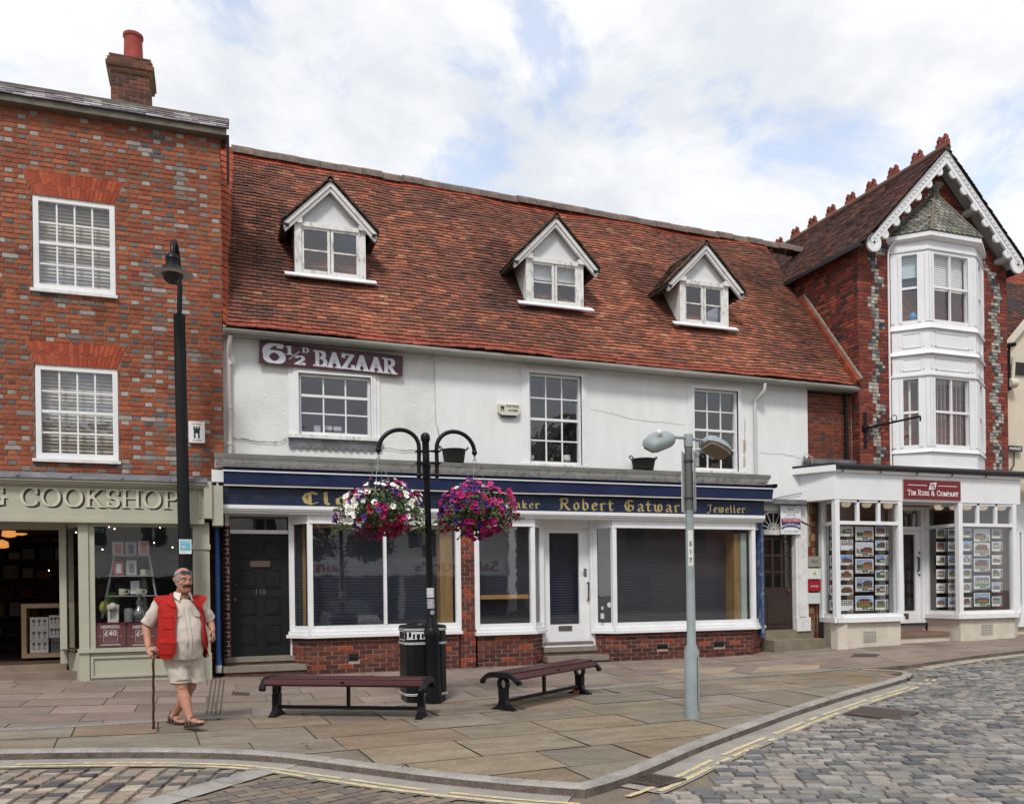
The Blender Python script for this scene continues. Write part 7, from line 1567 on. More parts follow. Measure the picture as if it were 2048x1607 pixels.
mb = MB(); x0, x1, z0, z1 = rect((2024, 1008), (2120, 1250), -.05); mb.box(x0, at(2030, 1100, -.05).x, -.08, .02, z0, z1); mb.box(at(2041, 1100, -.05).x, x1, -.08, .02, z0, z1); mb.box(x0, x1, -.082, .02, at(2035, 1064, -.05).z, z1 + .05); mb.box(x0, x1, -.082, .02, z0, at(2035, 1212, -.05).z); mb.build('shop_front', tw, cr); mb = MB(); mb.box(at(2030, 1100, -.05).x, at(2041, 1100, -.05).x, -.03, .0, at(2035, 1212, -.05).z, at(2035, 1064, -.05).z); mb.build('pane', M('dark_shop_pane', (.03, .03, .035), .15), cr)
# ================================================================== STREET FURNITURE
# ---------------- flower basket post
Yp = gp(868, 1408).y; pbx = gp(868, 1405); post = thing('flower_post', 'black cast iron post with ball finial and two hooped arms carrying flower baskets', 'post', pbx)
tx = at(855, 862, Yp); A = lambda px, py: at(px, py, Yp)
zb = pbx.z; ax_ = V((tx.x - pbx.x, 0, tx.z - zb)) / (tx.z - zb); pp = lambda z: pbx + ax_ * z
Hh = tx.z - zb; zA_ = at(866, 1256, Yp).z - zb
mb = MB(); mb.tube([pp(-.02), pp(.0), pp(.16), pp(.2), pp(zA_ * .86), pp(zA_ * .9), pp(zA_ * .97), pp(zA_)], [.105, .105, .102, .094, .088, .1, .1, .085], 24); mb.build('base_column', black, post, smooth=True)
zc1 = at(856, 945, Yp).z - zb; zc2 = at(856, 924, Yp).z - zb; zc3 = at(856, 880, Yp).z - zb
mb = MB(); mb.tube([pp(zA_), pp(zA_ + .04), pp(zA_ + .06), pp(zA_ + .12), pp(zA_ + .14), pp(1.4), pp(zc1 - .08), pp(zc1 - .03), pp(zc1), pp(zc2 - .02), pp(zc2), pp(zc3 - .1), pp(zc3), pp(zc3 + .02), pp(zc3 + .05), pp(zc3 + .08)], [.075, .07, .06, .055, .048, .045, .04, .055, .046, .06, .045, .045, .045, .06, .06, .04], 18); mb.build('shaft', black, post, smooth=True)
mb = MB(); mb.sphere(pp(Hh - .055), .062); mb.tube([pp(zc3 + .06), pp(Hh - .1)], [.045, .025], 12); mb.build('finial', black, post, smooth=True)
for s, pts, e in ((-1, [(838, 950), (838, 930), (838, 895)], ((838, 895), (797, 859), (757, 899))), (1, [(874, 950), (874, 930), (873, 897)], ((873, 897), (911, 863), (949, 905)))):
    l, t, r = (A(*q) for q in e); c = (l + r) / 2; rx = (r.x - l.x) / 2; hz = t.z - c.z
    path = [A(*q) for q in pts[:2]] + [V((c.x - rx * math.cos(a), Yp, (l.z + (r.z - l.z) * (1 - math.cos(a)) / 2) + hz * math.sin(a))) for a in [PI * i / 18 for i in range(19)]]
    mb = MB(); mb.tube(path, .027, 12); mb.build('arm', black, post, smooth=True); mb = MB(); mb.sphere(path[0], .036, nu=12, nv=8); mb.sphere(path[-1], .036, nu=12, nv=8); mb.tube([path[-1] - V((0, 0, .02)), path[-1] - V((0, 0, .06))], .012, 6); mb.build('arm_knob', black, post, smooth=True)
    for py in (902, 926): p = A(840 if s < 0 else 872, py); mb = MB(); mb.box(p.x - .055, p.x + .055, Yp - .05, Yp + .05, p.z - .008, p.z + .008); mb.box(min(p.x, tx.x), max(p.x, tx.x), Yp - .02, Yp + .02, p.z - .008, p.z + .008); mb.build('arm_clamp', black, post)
for a, b, c, d, col in ((854, 1175, 868, 1194, (.62, .62, .63)), (854, 1197, 868, 1216, (.36, .35, .37))):
    m, n = A(a, b), A(c, d); mb = MB(); zc = (m.z + n.z) / 2; mb.tube([pp(n.z - zb), pp(m.z - zb)], .0475, 18, False); mb.build('sticker', M('post_sticker', col, .6, var=.3, vs=30), post)
p = A(862, 1224); mb = MB(); mb.lathe([(.045, 0), (.04, .012), (0, .013)], V((p.x, Yp - .05, p.z)), 16, ax=(0, -1, 0)); mb.mi = 1; mb.lathe([(.03, 0), (.028, .004), (0, .005)], V((p.x, Yp - .062, p.z)), 16, ax=(0, -1, 0)); mb.build('badge', [black, M('badge_grey', (.3, .3, .3), .5)], post)
# ---------------- hanging baskets
leafm = M('petunia_leaves', attr=True, rough=.55, var=.25, vs=20); petm = M('petunia_petals', attr=True, rough=.6, var=.1, vs=30); chm = M('chain_steel', (.33, .33, .34), .4, metal=.6)
def bloom(mb, c, n, r_, col, rr):
    n = V(n).normalized(); a = V((0, 0, 1)) if abs(n.z) < .9 else V((1, 0, 0)); x = n.cross(a).normalized(); y = n.cross(x); ph = rr.uniform(0, 6); k = 10; ring_ = []; mid = []
    for i in range(k):
        t = 2 * PI * i / k + ph; q = r_ * (1.0 if i % 2 else .84); ring_.append(c + (x * math.cos(t) + y * math.sin(t)) * q + n * (.012 * rr.uniform(-.6, 1))); mid.append(c + (x * math.cos(t) + y * math.sin(t)) * q * .4 - n * .004)
    dk = tuple(v * .45 for v in col)
    ctr = c - n * .022
    for i in range(k): j = (i + 1) % k; mb.face([mid[i], ring_[i], ring_[j], mid[j]], col); mb.face([ctr, mid[i], mid[j]], dk if max(col) < .6 else (.6, .6, .35))
    m = len(mb.v)
WH, PU, CR, MG, PK = (.78, .78, .74), (.06, .012, .17), (.22, .003, .03), (.36, .006, .11), (.5, .03, .18)
def basket(px, py, hook, lab, cf, seed):
    rr = random.Random(seed); c = at(px, py, Yp); hk = at(*hook, Yp); b = thing('hanging_basket', lab, 'hanging basket', c, 'hanging flower baskets on the post'); Rx, Rz = .47, .32
    mb = MB(); mb.lathe([(.03, -.26), (.15, -.22), (.22, -.1), (.24, .05), (.2, .05)], c, 16); mb.build('wire_liner', M('moss_liner', (.05, .045, .02), .95), b)
    mb = MB()
    for k in range(4):
        t = PI / 4 + k * PI / 2 + .3; e = c + V((.24 * math.cos(t), .24 * math.sin(t), .06)); n_ = 26; d = (e - hk)
        for i in range(n_):
            p0, p1 = hk + d * (i / n_), hk + d * ((i + .8) / n_); s = .006 if i % 2 else -.006; mb.tube([p0 + V((s, s, 0)), p1 + V((-s * .2, s, 0))], .0042, 4)
    mb.build('chain', chm, b)
    def pt(shell):
        while True:
            u, v, w_ = rr.gauss(0, 1), rr.gauss(0, 1), rr.gauss(0, 1); l = math.sqrt(u * u + v * v + w_ * w_)
            u, v, w_ = u / l, v / l, w_ / l; f = 1 + .3 * mnoise.noise(V((u * 1.8, v * 1.8, w_ * 1.8 + seed)))
            f *= 1 - .18 * max(0, -w_ - .2) if True else 1
            return V((u * Rx * f, v * Rx * f, w_ * Rz * f * (1.0 if w_ > 0 else 1.12))) * shell, V((u, v, w_ * 1.3)).normalized()
    mb = MB(); LG = [S(70, 96, 40), S(54, 80, 34), S(92, 116, 52), S(44, 62, 30), S(104, 124, 64)]
    for i in range(2300):
        o, n = pt(rr.uniform(.55, 1.02)); p = c + o; n2 = (n + V((rr.uniform(-.8, .8), rr.uniform(-.8, .8), rr.uniform(-.5, .9)))).normalized(); a = V((rr.uniform(-1, 1), rr.uniform(-1, 1), rr.uniform(-1, .3))); x = (a - n2 * a.dot(n2)).normalized(); y = n2.cross(x); L_ = rr.uniform(.025, .05)
        mb.face([p, p + x * L_ * .5 + y * L_ * .36 + n2 * .004, p + x * L_ * 1.1, p + x * L_ * .5 - y * L_ * .36 + n2 * .004], tuple(v * .62 for v in jit(rr.choice(LG), .25, rr)))
    for i in range(90):                                       # trailing stems
        t = rr.uniform(0, 2 * PI); w_ = rr.uniform(-.8, .3); p = c + V((Rx * .9 * math.cos(t), Rx * .9 * math.sin(t), Rz * w_)); d = V((math.cos(t), math.sin(t), rr.uniform(-.6, .5))); L_ = rr.uniform(.06, .2); q = [p, p + d * L_ * .5, p + d * L_ + V((0, 0, -.03))]; mb.tube(q, .003, 4, col=S(60, 80, 40))
        for k in range(5): o = q[0].lerp(q[2], .3 + .17 * k); s_ = rr.uniform(.012, .025); mb.face([o, o + V((s_, 0, s_ * .6)), o + V((s_ * .4, 0, s_ * 1.5)), o + V((-s_ * .5, .005, s_ * .7))], tuple(v * .6 for v in jit(rr.choice(LG), .2, rr)))
    mb.build('foliage', leafm, b)
    fl = []
    tries = 0
    while len(fl) < 390 and tries < 5000:
        tries += 1; o, n = pt(rr.uniform(1.0, 1.1)); col = cf(o.x / Rx, o.z / Rz, rr)
        if col is None: continue
        k_ = mnoise.noise(V((o.x * 5, o.y * 5, o.z * 6 + seed)))
        if k_ < -.2: continue
        fl.append((c + o * (1 + .12 * k_), (n + V((rr.uniform(-.5, .5), -.25 + rr.uniform(-.4, .4), rr.uniform(-.3, .5)))).normalized(), rr.uniform(.034, .046), tuple(min(1, v) for v in jit(col, .14, rr))))
    fl.sort(key=lambda f: f[0].y)
    mb = MB()
    for f in fl[95:]: bloom(mb, *f, rr)
    s_ = mb.build('blossom_mass', petm, b); s_['kind'] = 'stuff'
    for f in fl[:95]: mb = MB(); bloom(mb, *f, rr); mb.build('petunia', petm, b)
def cfL(u, w_, r):
    if r.random() < .12: return r.choice([MG, CR, None])
    k = mnoise.noise(V((u * 2.4 + 3, w_ * 2.4, 1)))
    if w_ > .35: return r.choice([WH, WH, WH, PU, MG, None]) if u > -.35 else r.choice([WH, PU, WH, MG, MG, None])
    if u > .55: return r.choice([WH, WH, WH, None, MG])
    if u < -.55: return r.choice([WH, WH, None, PU, WH])
    if w_ < -.15: return r.choice([PU, MG, CR] if u < -.15 else [CR, CR, MG, PK if u > .3 else CR])
    return (r.choice([WH, WH, None]) if k > .1 and u > 0 else r.choice([CR, CR, MG, None, None, PU if u < 0 else CR, WH]))
def cfR(u, w_, r):
    k = mnoise.noise(V((u * 2.4 + 8, w_ * 2.4, 4)))
    if w_ > .6 and u < .2: return r.choice([WH, PU, MG, PK, None])
    if u < -.6: return r.choice([PU, MG, None, MG])
    if u > .8 and w_ > -.1: return r.choice([WH, PK, MG, None])
    if w_ > .1 and u > 0: return r.choice([PK, PK, MG, MG, None])
    if abs(u) < .35 and -.5 < w_ < .25: return r.choice([PU, PU, CR, MG, None])
    if w_ < -.3: return r.choice([MG, MG, CR, PU if u < .2 else MG, MG])
    return r.choice([CR, MG, MG, None, PU])
basket(760, 1020, (757, 908), 'hanging basket with many white petunias above crimson and purple ones', cfL, 3)
basket(952, 1021, (949, 912), 'hanging basket mostly of pink, crimson and purple petunias', cfR, 8)
# ---------------- litter bin
bl0, br0 = gp(793, 1398), gp(884, 1398); bc = gp(838, 1394); bc.y = -3.72; bc.z = gz(bc.x, bc.y); bn_ = thing('litter_bin', 'black square litter bin with white double lines, behind the flower post', 'litter bin', bc); hw = .265; cfm = .075
def octo(h, z): k = h - cfm * h / .265; return [bc + V((x, y, z)) for x, y in ((-k, -h), (k, -h), (h, -k), (h, k), (k, h), (-k, h), (-h, k), (-h, -k))]
Hb = at(838, 1247, bc.y - hw).z - bc.z
blk = M('black_gloss_plastic', (.007, .007, .008), .36, var=.1, spec=.25)
mb = MB(); mb.loft([octo(hw * .96, -.03), octo(hw * .96, .06), octo(hw, .08), octo(hw, Hb * .73), octo(hw * 1.03, Hb * .735), octo(hw * 1.03, Hb * .77)]); mb.build('body', blk, bn_)
mb = MB(); mb.loft([octo(hw * 1.0, Hb * .77), octo(hw * 1.0, Hb * .92), octo(hw * 1.04, Hb * .925), octo(hw * 1.02, Hb * .965), octo(hw * .95, Hb * .98), octo(hw * .6, Hb * .99)]); mb.lathe([(hw * .8, Hb * .97), (hw * .75, Hb), (hw * .55, Hb * 1.03), (.02, Hb * 1.045)], bc, 24); hd = mb.build('hood', blk, bn_)
wl = M('white_line', (.75, .75, .75), .5, var=0); mb = MB()
for z in (.09, .108, .74, .758, .915, .933): mb.loft([octo(hw * 1.036 + .002, Hb * z), octo(hw * 1.036 + .002, Hb * (z + .008))], False)
mb.build('white_band', wl, bn_); mb = MB(); pen(mb, 'LITTER', (at(814, 1287, bc.y - hw).x, bc.y - hw * 1.0 - .004, bc.z + Hb * .81), UX, UZ, NY, .085, nib=(.26, .13), width=.34, gap=.1); mb.build('bin_lettering', wl, bn_)
mb = MB(); x = bc.x - hw * 1.0 - .003; mb.face([(x, bc.y - .15, bc.z + Hb * .8), (x, bc.y + .15, bc.z + Hb * .8), (x, bc.y + .15, bc.z + Hb * .895), (x, bc.y - .15, bc.z + Hb * .895)]); mb.mi = 1; 
for a, b, c, d in ((-.16, .16, .79, .8), (-.16, .16, .895, .905), (-.165, -.15, .79, .905), (.15, .165, .79, .905)): mb.face([(x - .002, bc.y + a, bc.z + Hb * c), (x - .002, bc.y + b, bc.z + Hb * c), (x - .002, bc.y + b, bc.z + Hb * d), (x - .002, bc.y + a, bc.z + Hb * d)])
mb.build('bin_opening', [dark, wl], bn_)
# ---------------- benches
wood = M('maroon_stained_wood', (.05, .0105, .012), .4, var=.25, vs=2.5, fine=.15, fs=40, stretch=(.4, 6, 6), spec=.35, dirt=(.1, .03, .03), ds=3, dk=.4)
def bench():
    b = thing('bench', '', 'bench', (0, 0, 0), 'backless slatted benches on the paving'); L_ = .0; half = .83
    prof = lambda v: .452 - .9 * max(0, abs(v) - .1) ** 2 * 3.6
    for s in (-1, 1):
        m = MB(); vs = [-.275 + .55 * i / 16 for i in range(17)]; top = [V((0, v, prof(v) + .012)) for v in vs]; bot = [V((0, v, prof(v) - .036 - .02 * (1 - (abs(v) / .275)))) for v in vs][::-1]
        m.prism([V((s * (half + .1) - .0, p.y, p.z)) for p in top + bot], (-s * .06, 0, 0))
        m.tube([(s * (half + .075), -.275, prof(.275) - .01), (s * (half + .03), -.275, prof(.275) - .01)], .03, 10); m.tube([(s * (half + .075), .275, prof(.275) - .01), (s * (half + .03), .275, prof(.275) - .01)], .03, 10); m.build('end_casting', black, b)
        m = MB(); n_ = 24; x0 = s * half + .025; zc = .315
        for i in range(n_):
            a0, a1 = 2 * PI * i / n_, 2 * PI * (i + 1) / n_; f = lambda r, a: V((x0, r * .92 * math.cos(a), zc + r * 1.1 * math.sin(a)))
            m.prism([f(.05, a0), f(.05, a1), f(.085, a1), f(.085, a0)], (-.05, 0, 0))
        m.prism([V((x0, -.07, .44)), V((x0, -.055, .38)), V((x0, .055, .38)), V((x0, .07, .44))], (-.05, 0, 0))
        pr = [(-.055, .26), (-.05, .12), (-.06, .07), (-.11, .035), (-.17, .012), (-.175, -.012), (.175, -.012), (.17, .012), (.11, .035), (.06, .07), (.05, .12), (.055, .26)]
        m.prism([V((x0 + .012, y, z)) for y, z in pr], (-.075, 0, 0)); m.build('leg', black, b)
    for i in range(5):
        v = -.208 + .104 * i; m = MB(); sl = -(prof(v + .05) - prof(v - .05)) / .1; uu = V((0, 1, -sl)).normalized(); nn = V((0, sl, 1)).normalized(); o = V((-half - .05, v, prof(v))) - uu * .046
        e = .008; sec = [(-.046 + e, .01), (.046 - e, .01), (.046, .01 - e), (.046, -.022), (-.046, -.022), (-.046, .01 - e)]; c_ = V((0, v, prof(v)))
        m.loft([[c_ + V((x, 0, 0)) + uu * a + nn * q for a, q in sec] for x in (-half - .06, half + .06)]); m.build('slat', wood, b)
    m = MB(); m.box(-half, half, -.02, .02, .085, .125); m.build('stretcher', black, b); m = MB(); m.box(-.018, .018, -.018, .018, .12, .43); m.box(-.02, .02, -.24, .24, .405, .425); m.build('centre_support', black, b)
    return b
def place(b, p, q):
    c = (p + q) / 2; d = q - p; b.location = c; b.rotation_euler = (0, -math.atan2(d.z, math.hypot(d.x, d.y)), math.atan2(d.y, d.x)); k = math.hypot(d.x, d.y) / 1.66; b.scale = (k, 1, 1); print('bench scale', round(k, 2))
b1 = bench(); b2 = dup(b1, (0, 0, 0), 0, 'maroon slatted bench nearer the shop door, pointing away from the kerb'); b1['label'] = 'maroon slatted bench nearest the walking man, set side-on in front of the bin'
place(b1, gp(554, 1430), gp(843, 1434)); place(b2, gp(1008, 1419), gp(1160, 1386))
# ---------------- grey street light
gb_ = gp(1385, 1436); Yg = gb_.y; sl_ = thing('street_light', 'grey painted steel street light with two lamp heads and plates near the kerb', 'street light', gb_); gt = at(1376.5, 869, Yg); axg = (gt - gb_) / (gt.z - gb_.z); pg = lambda py: gb_ + axg * (at(1380, py, Yg).z - gb_.z)
gry = M('grey_steel_paint', (.26, .30, .31), .5, var=.12, vs=4, dirt=(.16, .17, .16), ds=5, dk=.4, fine=.06)
dgr = M('dark_grey_band_paint', (.12, .135, .13), .55, var=.15)
mb = MB(); mb.tube([gb_ - V((0, 0, .02)), pg(1302), pg(1285), pg(1020)], [.083, .083, .05, .045], 24); mb.build('base_tube', gry, sl_, smooth=True); mb = MB(); mb.tube([pg(1020), pg(892)], [.045, .044], 20); mb.build('upper_tube', dgr, sl_, smooth=True); mb = MB(); mb.tube([pg(895), pg(894), pg(870), pg(868)], [.046, .052, .052, .045], 20); mb.build('cap_collar', gry, sl_, smooth=True)
mb = MB(); a, b = at(1392, 1310, Yg - .08), at(1398, 1415, Yg - .06); t0 = [V((gb_.x + .083 * math.sin(t) * 1.01, gb_.y - .083 * math.cos(t) * 1.01, z)) for t, z in ((.3, pg(1312).z), (.24, pg(1330).z), (.24, pg(1400).z), (.34, pg(1418).z), (.9, pg(1420).z))]; mb.tube(t0, .004, 5); mb.build('door_seam', dark, sl_)
mb = MB()
for py in (922, 996): mb.tube([pg(py + 2), pg(py - 2)], [.052, .052], 16)
mb.build('clamp_band', M('clamp_dark', (.05, .05, .055), .5), sl_)
la, ra = at(1342, 872, Yg), at(1408, 880, Yg); ctr = pg(876)
def head(tip, tail, roll, lab, cell):
    """lamp head: rounded tapering box from tail (arm end) to tip"""
    d = (tip - tail); L_ = d.length; d.normalize(); up = V((0, 0, 1)); sd_ = d.cross(up).normalized(); up = sd_.cross(d); q = Matrix.Rotation(roll, 3, d); sd_, up = q @ sd_, q @ up; m = MB(); rings = []
    for f, w_, h0, h1 in ((0, .05, .03, -.03), (.06, .085, .05, -.045), (.3, .115, .075, -.045), (.7, .12, .07, -.045), (.93, .1, .045, -.045), (1, .07, .0, -.042)):
        c = tail + d * (L_ * f); rings.append([c + sd_ * (w_ * x) + up * (h1 + (h0 - h1) * z) for x, z in ((-1, 0), (-1, .55), (-.8, .88), (-.4, 1), (.4, 1), (.8, .88), (1, .55), (1, 0))])
    m.loft(rings); h = m.build('lamp_head', gry, sl_, smooth=50); m = MB(); m.loft([[tail + d * (L_ * f) + sd_ * (w_ * x) + up * z for x, z in ((-1, -.046), (-.85, -.075), (.85, -.075), (1, -.046))] for f, w_ in ((.08, .075), (.3, .1), (.8, .1), (.96, .07))]); m.build('lamp_bowl', M('tinted_bowl', (.2, .15, .1), .25, var=.1), h); 
    m = MB(); m.tube([ctr, tail + d * .03], .016, 8); m.build('arm', gry, sl_)
    if cell: m = MB(); m.lathe([(.035, 0), (.038, .05), (.035, .06), (.005, .08)], tail + d * (L_ * .62) + up * .065, 14, ax=up); m.build('photocell', M('photocell_white', (.6, .62, .62), .4), h, smooth=True)
head(at(1283, 893, Yg) + V((.02, -.12, 0)), la, math.radians(-32), '', True); head(at(1462, 906, Yg) + V((0, .1, .02)), ra, math.radians(-24), '', False)
vd = V((gb_.x - CAM[0], gb_.y - CAM[1], 0)).normalized(); vs_ = V((vd.y, -vd.x, 0))
for s, px, (ya, yb), tilt, cc in ((-1, 1367, (905, 1025), .16, [(.62, .62, .6), (.2, .05, .07)]), (1, 1388.5, (902, 1022), -.08, [(.34, .34, .34), (.3, .3, .31)])):
    za, zb2 = at(px, ya, Yg).z, at(px, yb, Yg).z; c = V((at(px, 960, Yg).x, Yg, 0)); dd = (vd + vs_ * tilt * -s * 1.0).normalized(); n = V((dd.y, -dd.x, 0)) * .006; mb = MB()
    mb.obox(c - dd * .14 + V((0, 0, zb2)), dd * .28, n, (0, 0, (za - zb2))); mb.mi = 1; o = c - dd * .12 + V((0, 0, zb2 + .02)) - n * (.5 if s < 0 else -1.6); mb.obox(o, dd * .24, n * .4, (0, 0, (za - zb2) * .45)); mb.build('sign_plate', [M('plate_face', cc[0], .4, var=.05), M('plate_panel', cc[1], .4)], sl_)
m0, m1 = at(1372, 1060, Yg), at(1383, 1131, Yg); mb = MB(); n_ = 8; cz0, cz1 = m1.z, m0.z
for i in range(n_):
    t0, t1 = -1.0 + 1.25 * i / n_ - .3, -1.0 + 1.25 * (i + 1) / n_ - .3; f = lambda t, z: pg(1095) * 0 + V(((gb_ + axg * (z - gb_.z)).x + .0475 * math.sin(t + .33), Yg - .0475 * math.cos(t + .33), z)); mb.face([f(t0, cz0), f(t1, cz0), f(t1, cz1), f(t0, cz1)])
mb.mi = 1; u_ = V((math.cos(-.0), math.sin(-.35), 0)).normalized()
for ch, py in (('S', 1091), ('1', 1107), ('7', 1124)): p = at(1376, py, Yg); txt(mb, ch, V((gb_ + axg * (p.z - gb_.z)) + V((-.021, -.0495, 0))), V((1, 0, 0)), UZ, NY, .05, None, centre=True, bold=True)
mb.build('number_label', [M('label_white', (.66, .66, .64), .5, dirt=(.4, .4, .4), ds=20), M('label_black', (.02, .02, .02), .6)], sl_, loc=None)
# ---------------- black lamp column by the cook shop
Yl = -.78; lb0 = at(375, 1366, Yl); lb0.z = gz(lb0.x, Yl); lpst = thing('lamp_post', 'tall black lamp column with swan neck and dish shaped lantern by the cook shop', 'lamp post', lb0); lt0 = at(358.5, 629, Yl)
mb = MB(); mb.tube([lb0 - V((0, 0, .03)), lb0.lerp(lt0, .3), lt0 - V((0, 0, .01)), lt0], [.094, .09, .083, .06], 24); mb.build('column', M('black_column', (.009, .009, .0105), .45, spec=.2, var=.15), lpst, smooth=True)
n0 = at(360, 575, Yl); ln = at(345, 548, Yl - .55); ln_top = at(345, 513, Yl - .55); pk = at(350, 484, Yl - .3); mb = MB(); mb.tube([lt0, n0, n0 + V((-.005, 0, .05))], .038, 14)
c0 = n0 + V((-.005, 0, .04)); hgt = pk.z - (c0.z + ln_top.z) / 2
mb.tube([V((c0.x + (ln_top.x - c0.x) * (1 - math.cos(t)) / 2, c0.y + (ln_top.y - c0.y) * (1 - math.cos(t)) / 2, c0.z + (ln_top.z - c0.z) * (1 - math.cos(t)) / 2 + hgt * math.sin(t) * .9)) for t in [PI * i / 14 for i in range(15)]], .036, 12); mb.tube([ln_top + V((0, 0, .03)), ln_top - V((0, 0, .02))], [.075, .075], 12); mb.build('swan_neck', black, lpst, smooth=True)
zz0 = ln.z; mb = MB(); mb.lathe([(.02, .27), (.09, .26), (.1, .22), (.09, .2), (.095, .12), (.13, .1), (.15, .06), (.16, .045), (.285, .0), (.29, -.008)], ln, 32); lan = mb.build('lantern', black, lpst, smooth=35)
mb = MB(); mb.lathe([(.288, -.009), (.15, .028)], ln, 32); mb.build('reflector', M('reflector_grey', (.45, .42, .4), .5), lan, smooth=True); mb = MB(); mb.lathe([(.15, .03), (.145, -.03), (.12, -.09), (.07, -.13), (.01, -.145)], ln, 24); mb.build('lamp_globe', M('smoked_globe', (.02, .02, .022), .2), lan, smooth=True)
m0, m1 = at(358, 1078, Yl - .1), at(383, 1107, Yl - .1); nt_ = thing('cctv_notice', 'small white and sky blue notice strapped to the black lamp column', 'notice', ((m0.x + m1.x) / 2, Yl - .1, m1.z)); mb = MB(); mb.box(m0.x, m1.x, Yl - .105, Yl - .098, m1.z, m0.z); mb.build('board', M('notice_white', (.72, .73, .74), .4, var=.02), nt_)
mb = MB(); w_, h_ = m1.x - m0.x, m0.z - m1.z; y = Yl - .107; mb.face([(m0.x + w_ * .08, y, m1.z + h_ * .22), (m1.x - w_ * .08, y, m1.z + h_ * .22), (m1.x - w_ * .08, y, m0.z - h_ * .06), (m0.x + w_ * .08, y, m0.z - h_ * .06)]); mb.mi = 1; txt(mb, 'CCTV', ((m0.x + m1.x) / 2, y - .002, m0.z - h_ * .26), UX, UZ, NY, h_ * .14, w_ * .7, centre=True, bold=True); mb.mi = 2
mb.box(m0.x + w_ * .2, m0.x + w_ * .55, y - .003, y - .002, m1.z + h_ * .4, m1.z + h_ * .58); mb.box(m0.x + w_ * .3, m0.x + w_ * .36, y - .003, y - .002, m1.z + h_ * .28, m1.z + h_ * .4); mb.box(m0.x + w_ * .1, m0.x + w_ * .6, y + .001, y + .0015, m1.z + h_ * .08, m1.z + h_ * .12); mb.build('board_print', [M('sky_blue', (.12, .42, .55), .5, var=.02), M('print_pale', (.6, .75, .8), .5), M('print_beige', (.5, .5, .42), .5)], nt_)
# ---------------- ironwork in the ground
iron = M('rusty_cast_iron', (.07, .05, .045), .7, var=.3, vs=8, fine=.3, fs=60, bump=.3)
g0, g1, g2, g3 = gp(1243, 1563, RD), gp(1300, 1549, RD), gp(1374, 1560, RD), gp(1318, 1578, RD); c = (g0 + g1 + g2 + g3) / 4; c.z += .002; gr = thing('drain_grate', 'rusty iron drain grate in the gutter at the kerb corner', 'drain grate', c); up = V((0, 0, 1)); mb = MB(); U, W_ = (g2 - g1), (g0 - g1); g1 = g1 + V((0, 0, .006))
mb.obox(g1, U, W_ * .12, up * .012); mb.obox(g1 + W_ * .88, U, W_ * .12, up * .012); mb.obox(g1 + W_ * .12, U * .08, W_ * .76, up * .012); mb.obox(g1 + U * .92 + W_ * .12, U * .08, W_ * .76, up * .012)
mb.build('grate_frame', iron, gr); mb = MB()
for i in range(6): mb.obox(g1 + U * .08 + W_ * (.16 + .125 * i), U * .84, W_ * .035, up * .01)
mb.obox(g1 + U * .48 + W_ * .12, U * .05, W_ * .76, up * .0085); mb.build('grate_bars', iron, gr); mb = MB(); mb.face([g1 + U * .08 + W_ * .12 + up * .002, g1 + U * .92 + W_ * .12 + up * .002, g1 + U * .92 + W_ * .88 + up * .002, g1 + U * .08 + W_ * .88 + up * .002]); mb.build('drain_void', dark, gr)
def cover(pts, dz, lab, mat, name='manhole_cover', rel=.006):
    q = [gp(*p, dz) + V((0, 0, rel)) for p in pts]; mb = MB(); mb.prism([p - V((0, 0, .02)) for p in q], (0, 0, .02)); c = sum(q, V((0, 0, 0))) / 4; e = q[1] - q[0], q[3] - q[0]
    for i in range(1, 8): mb.obox(q[0] + e[0] * (i / 8) + V((0, 0, .0)), e[0] * .03, e[1] * .9, (0, 0, .002))
    put(name, mb, mat, lab, 'ground cover', c)
cover([(1688, 1427), (1725, 1413), (1838, 1424), (1800, 1440)], RD, 'dark rectangular manhole cover among the setts of the street', iron, rel=.012)
cover([(462, 1389), (466, 1383), (500, 1385), (497, 1391)], 0, 'small dark service cover in the slabs behind the walking man', iron, 'service_cover')
cov = M('sandy_concrete_cover', (.30, .235, .16), .9, var=.2, fine=.3, fs=70, bump=.3)
cover([(1318, 1345), (1352, 1336), (1475, 1334), (1448, 1345)], 0, 'sandy concrete utility cover in the slabs behind the grey street light', cov, 'utility_cover', .004)
cover([(1503, 1344), (1520, 1332), (1640, 1329), (1637, 1338)], 0, 'sandy concrete utility cover near the passage door, right of the other one', cov, 'utility_cover', .004)
cover([(1700, 1313), (1710, 1307), (1760, 1308), (1752, 1313)], 0, 'small dark service cover in front of the estate agent window', iron, 'service_cover')
mb = MB()
for i in range(4): a, b = gp(424 + i * 8, 1359), gp(413 + i * 9, 1428); mb.bar(a + V((0, 0, .003)), b + V((0, 0, .003)), .02, .006)
put('drain_channel', mb, M('dark_channel', (.09, .07, .055), .8), 'ribbed drain channel crossing the pavement from the blue drainpipe', 'drain channel', gp(424, 1390))
mb = MB(); p = gp(1153, 1387); rr = random.Random(4)
for i in range(7): o = p + V((rr.uniform(-.05, .05), rr.uniform(-.03, .03), .004)); mb.face([o, o + V((.05, .01, rr.uniform(.01, .05))), o + V((.04, .03, rr.uniform(.02, .06))), o + V((-.01, .03, rr.uniform(0, .04)))])
put('litter_scrap', mb, M('orange_scrap', (.35, .09, .03), .6), 'crumpled orange scrap by the far leg of the second bench', 'litter', p)
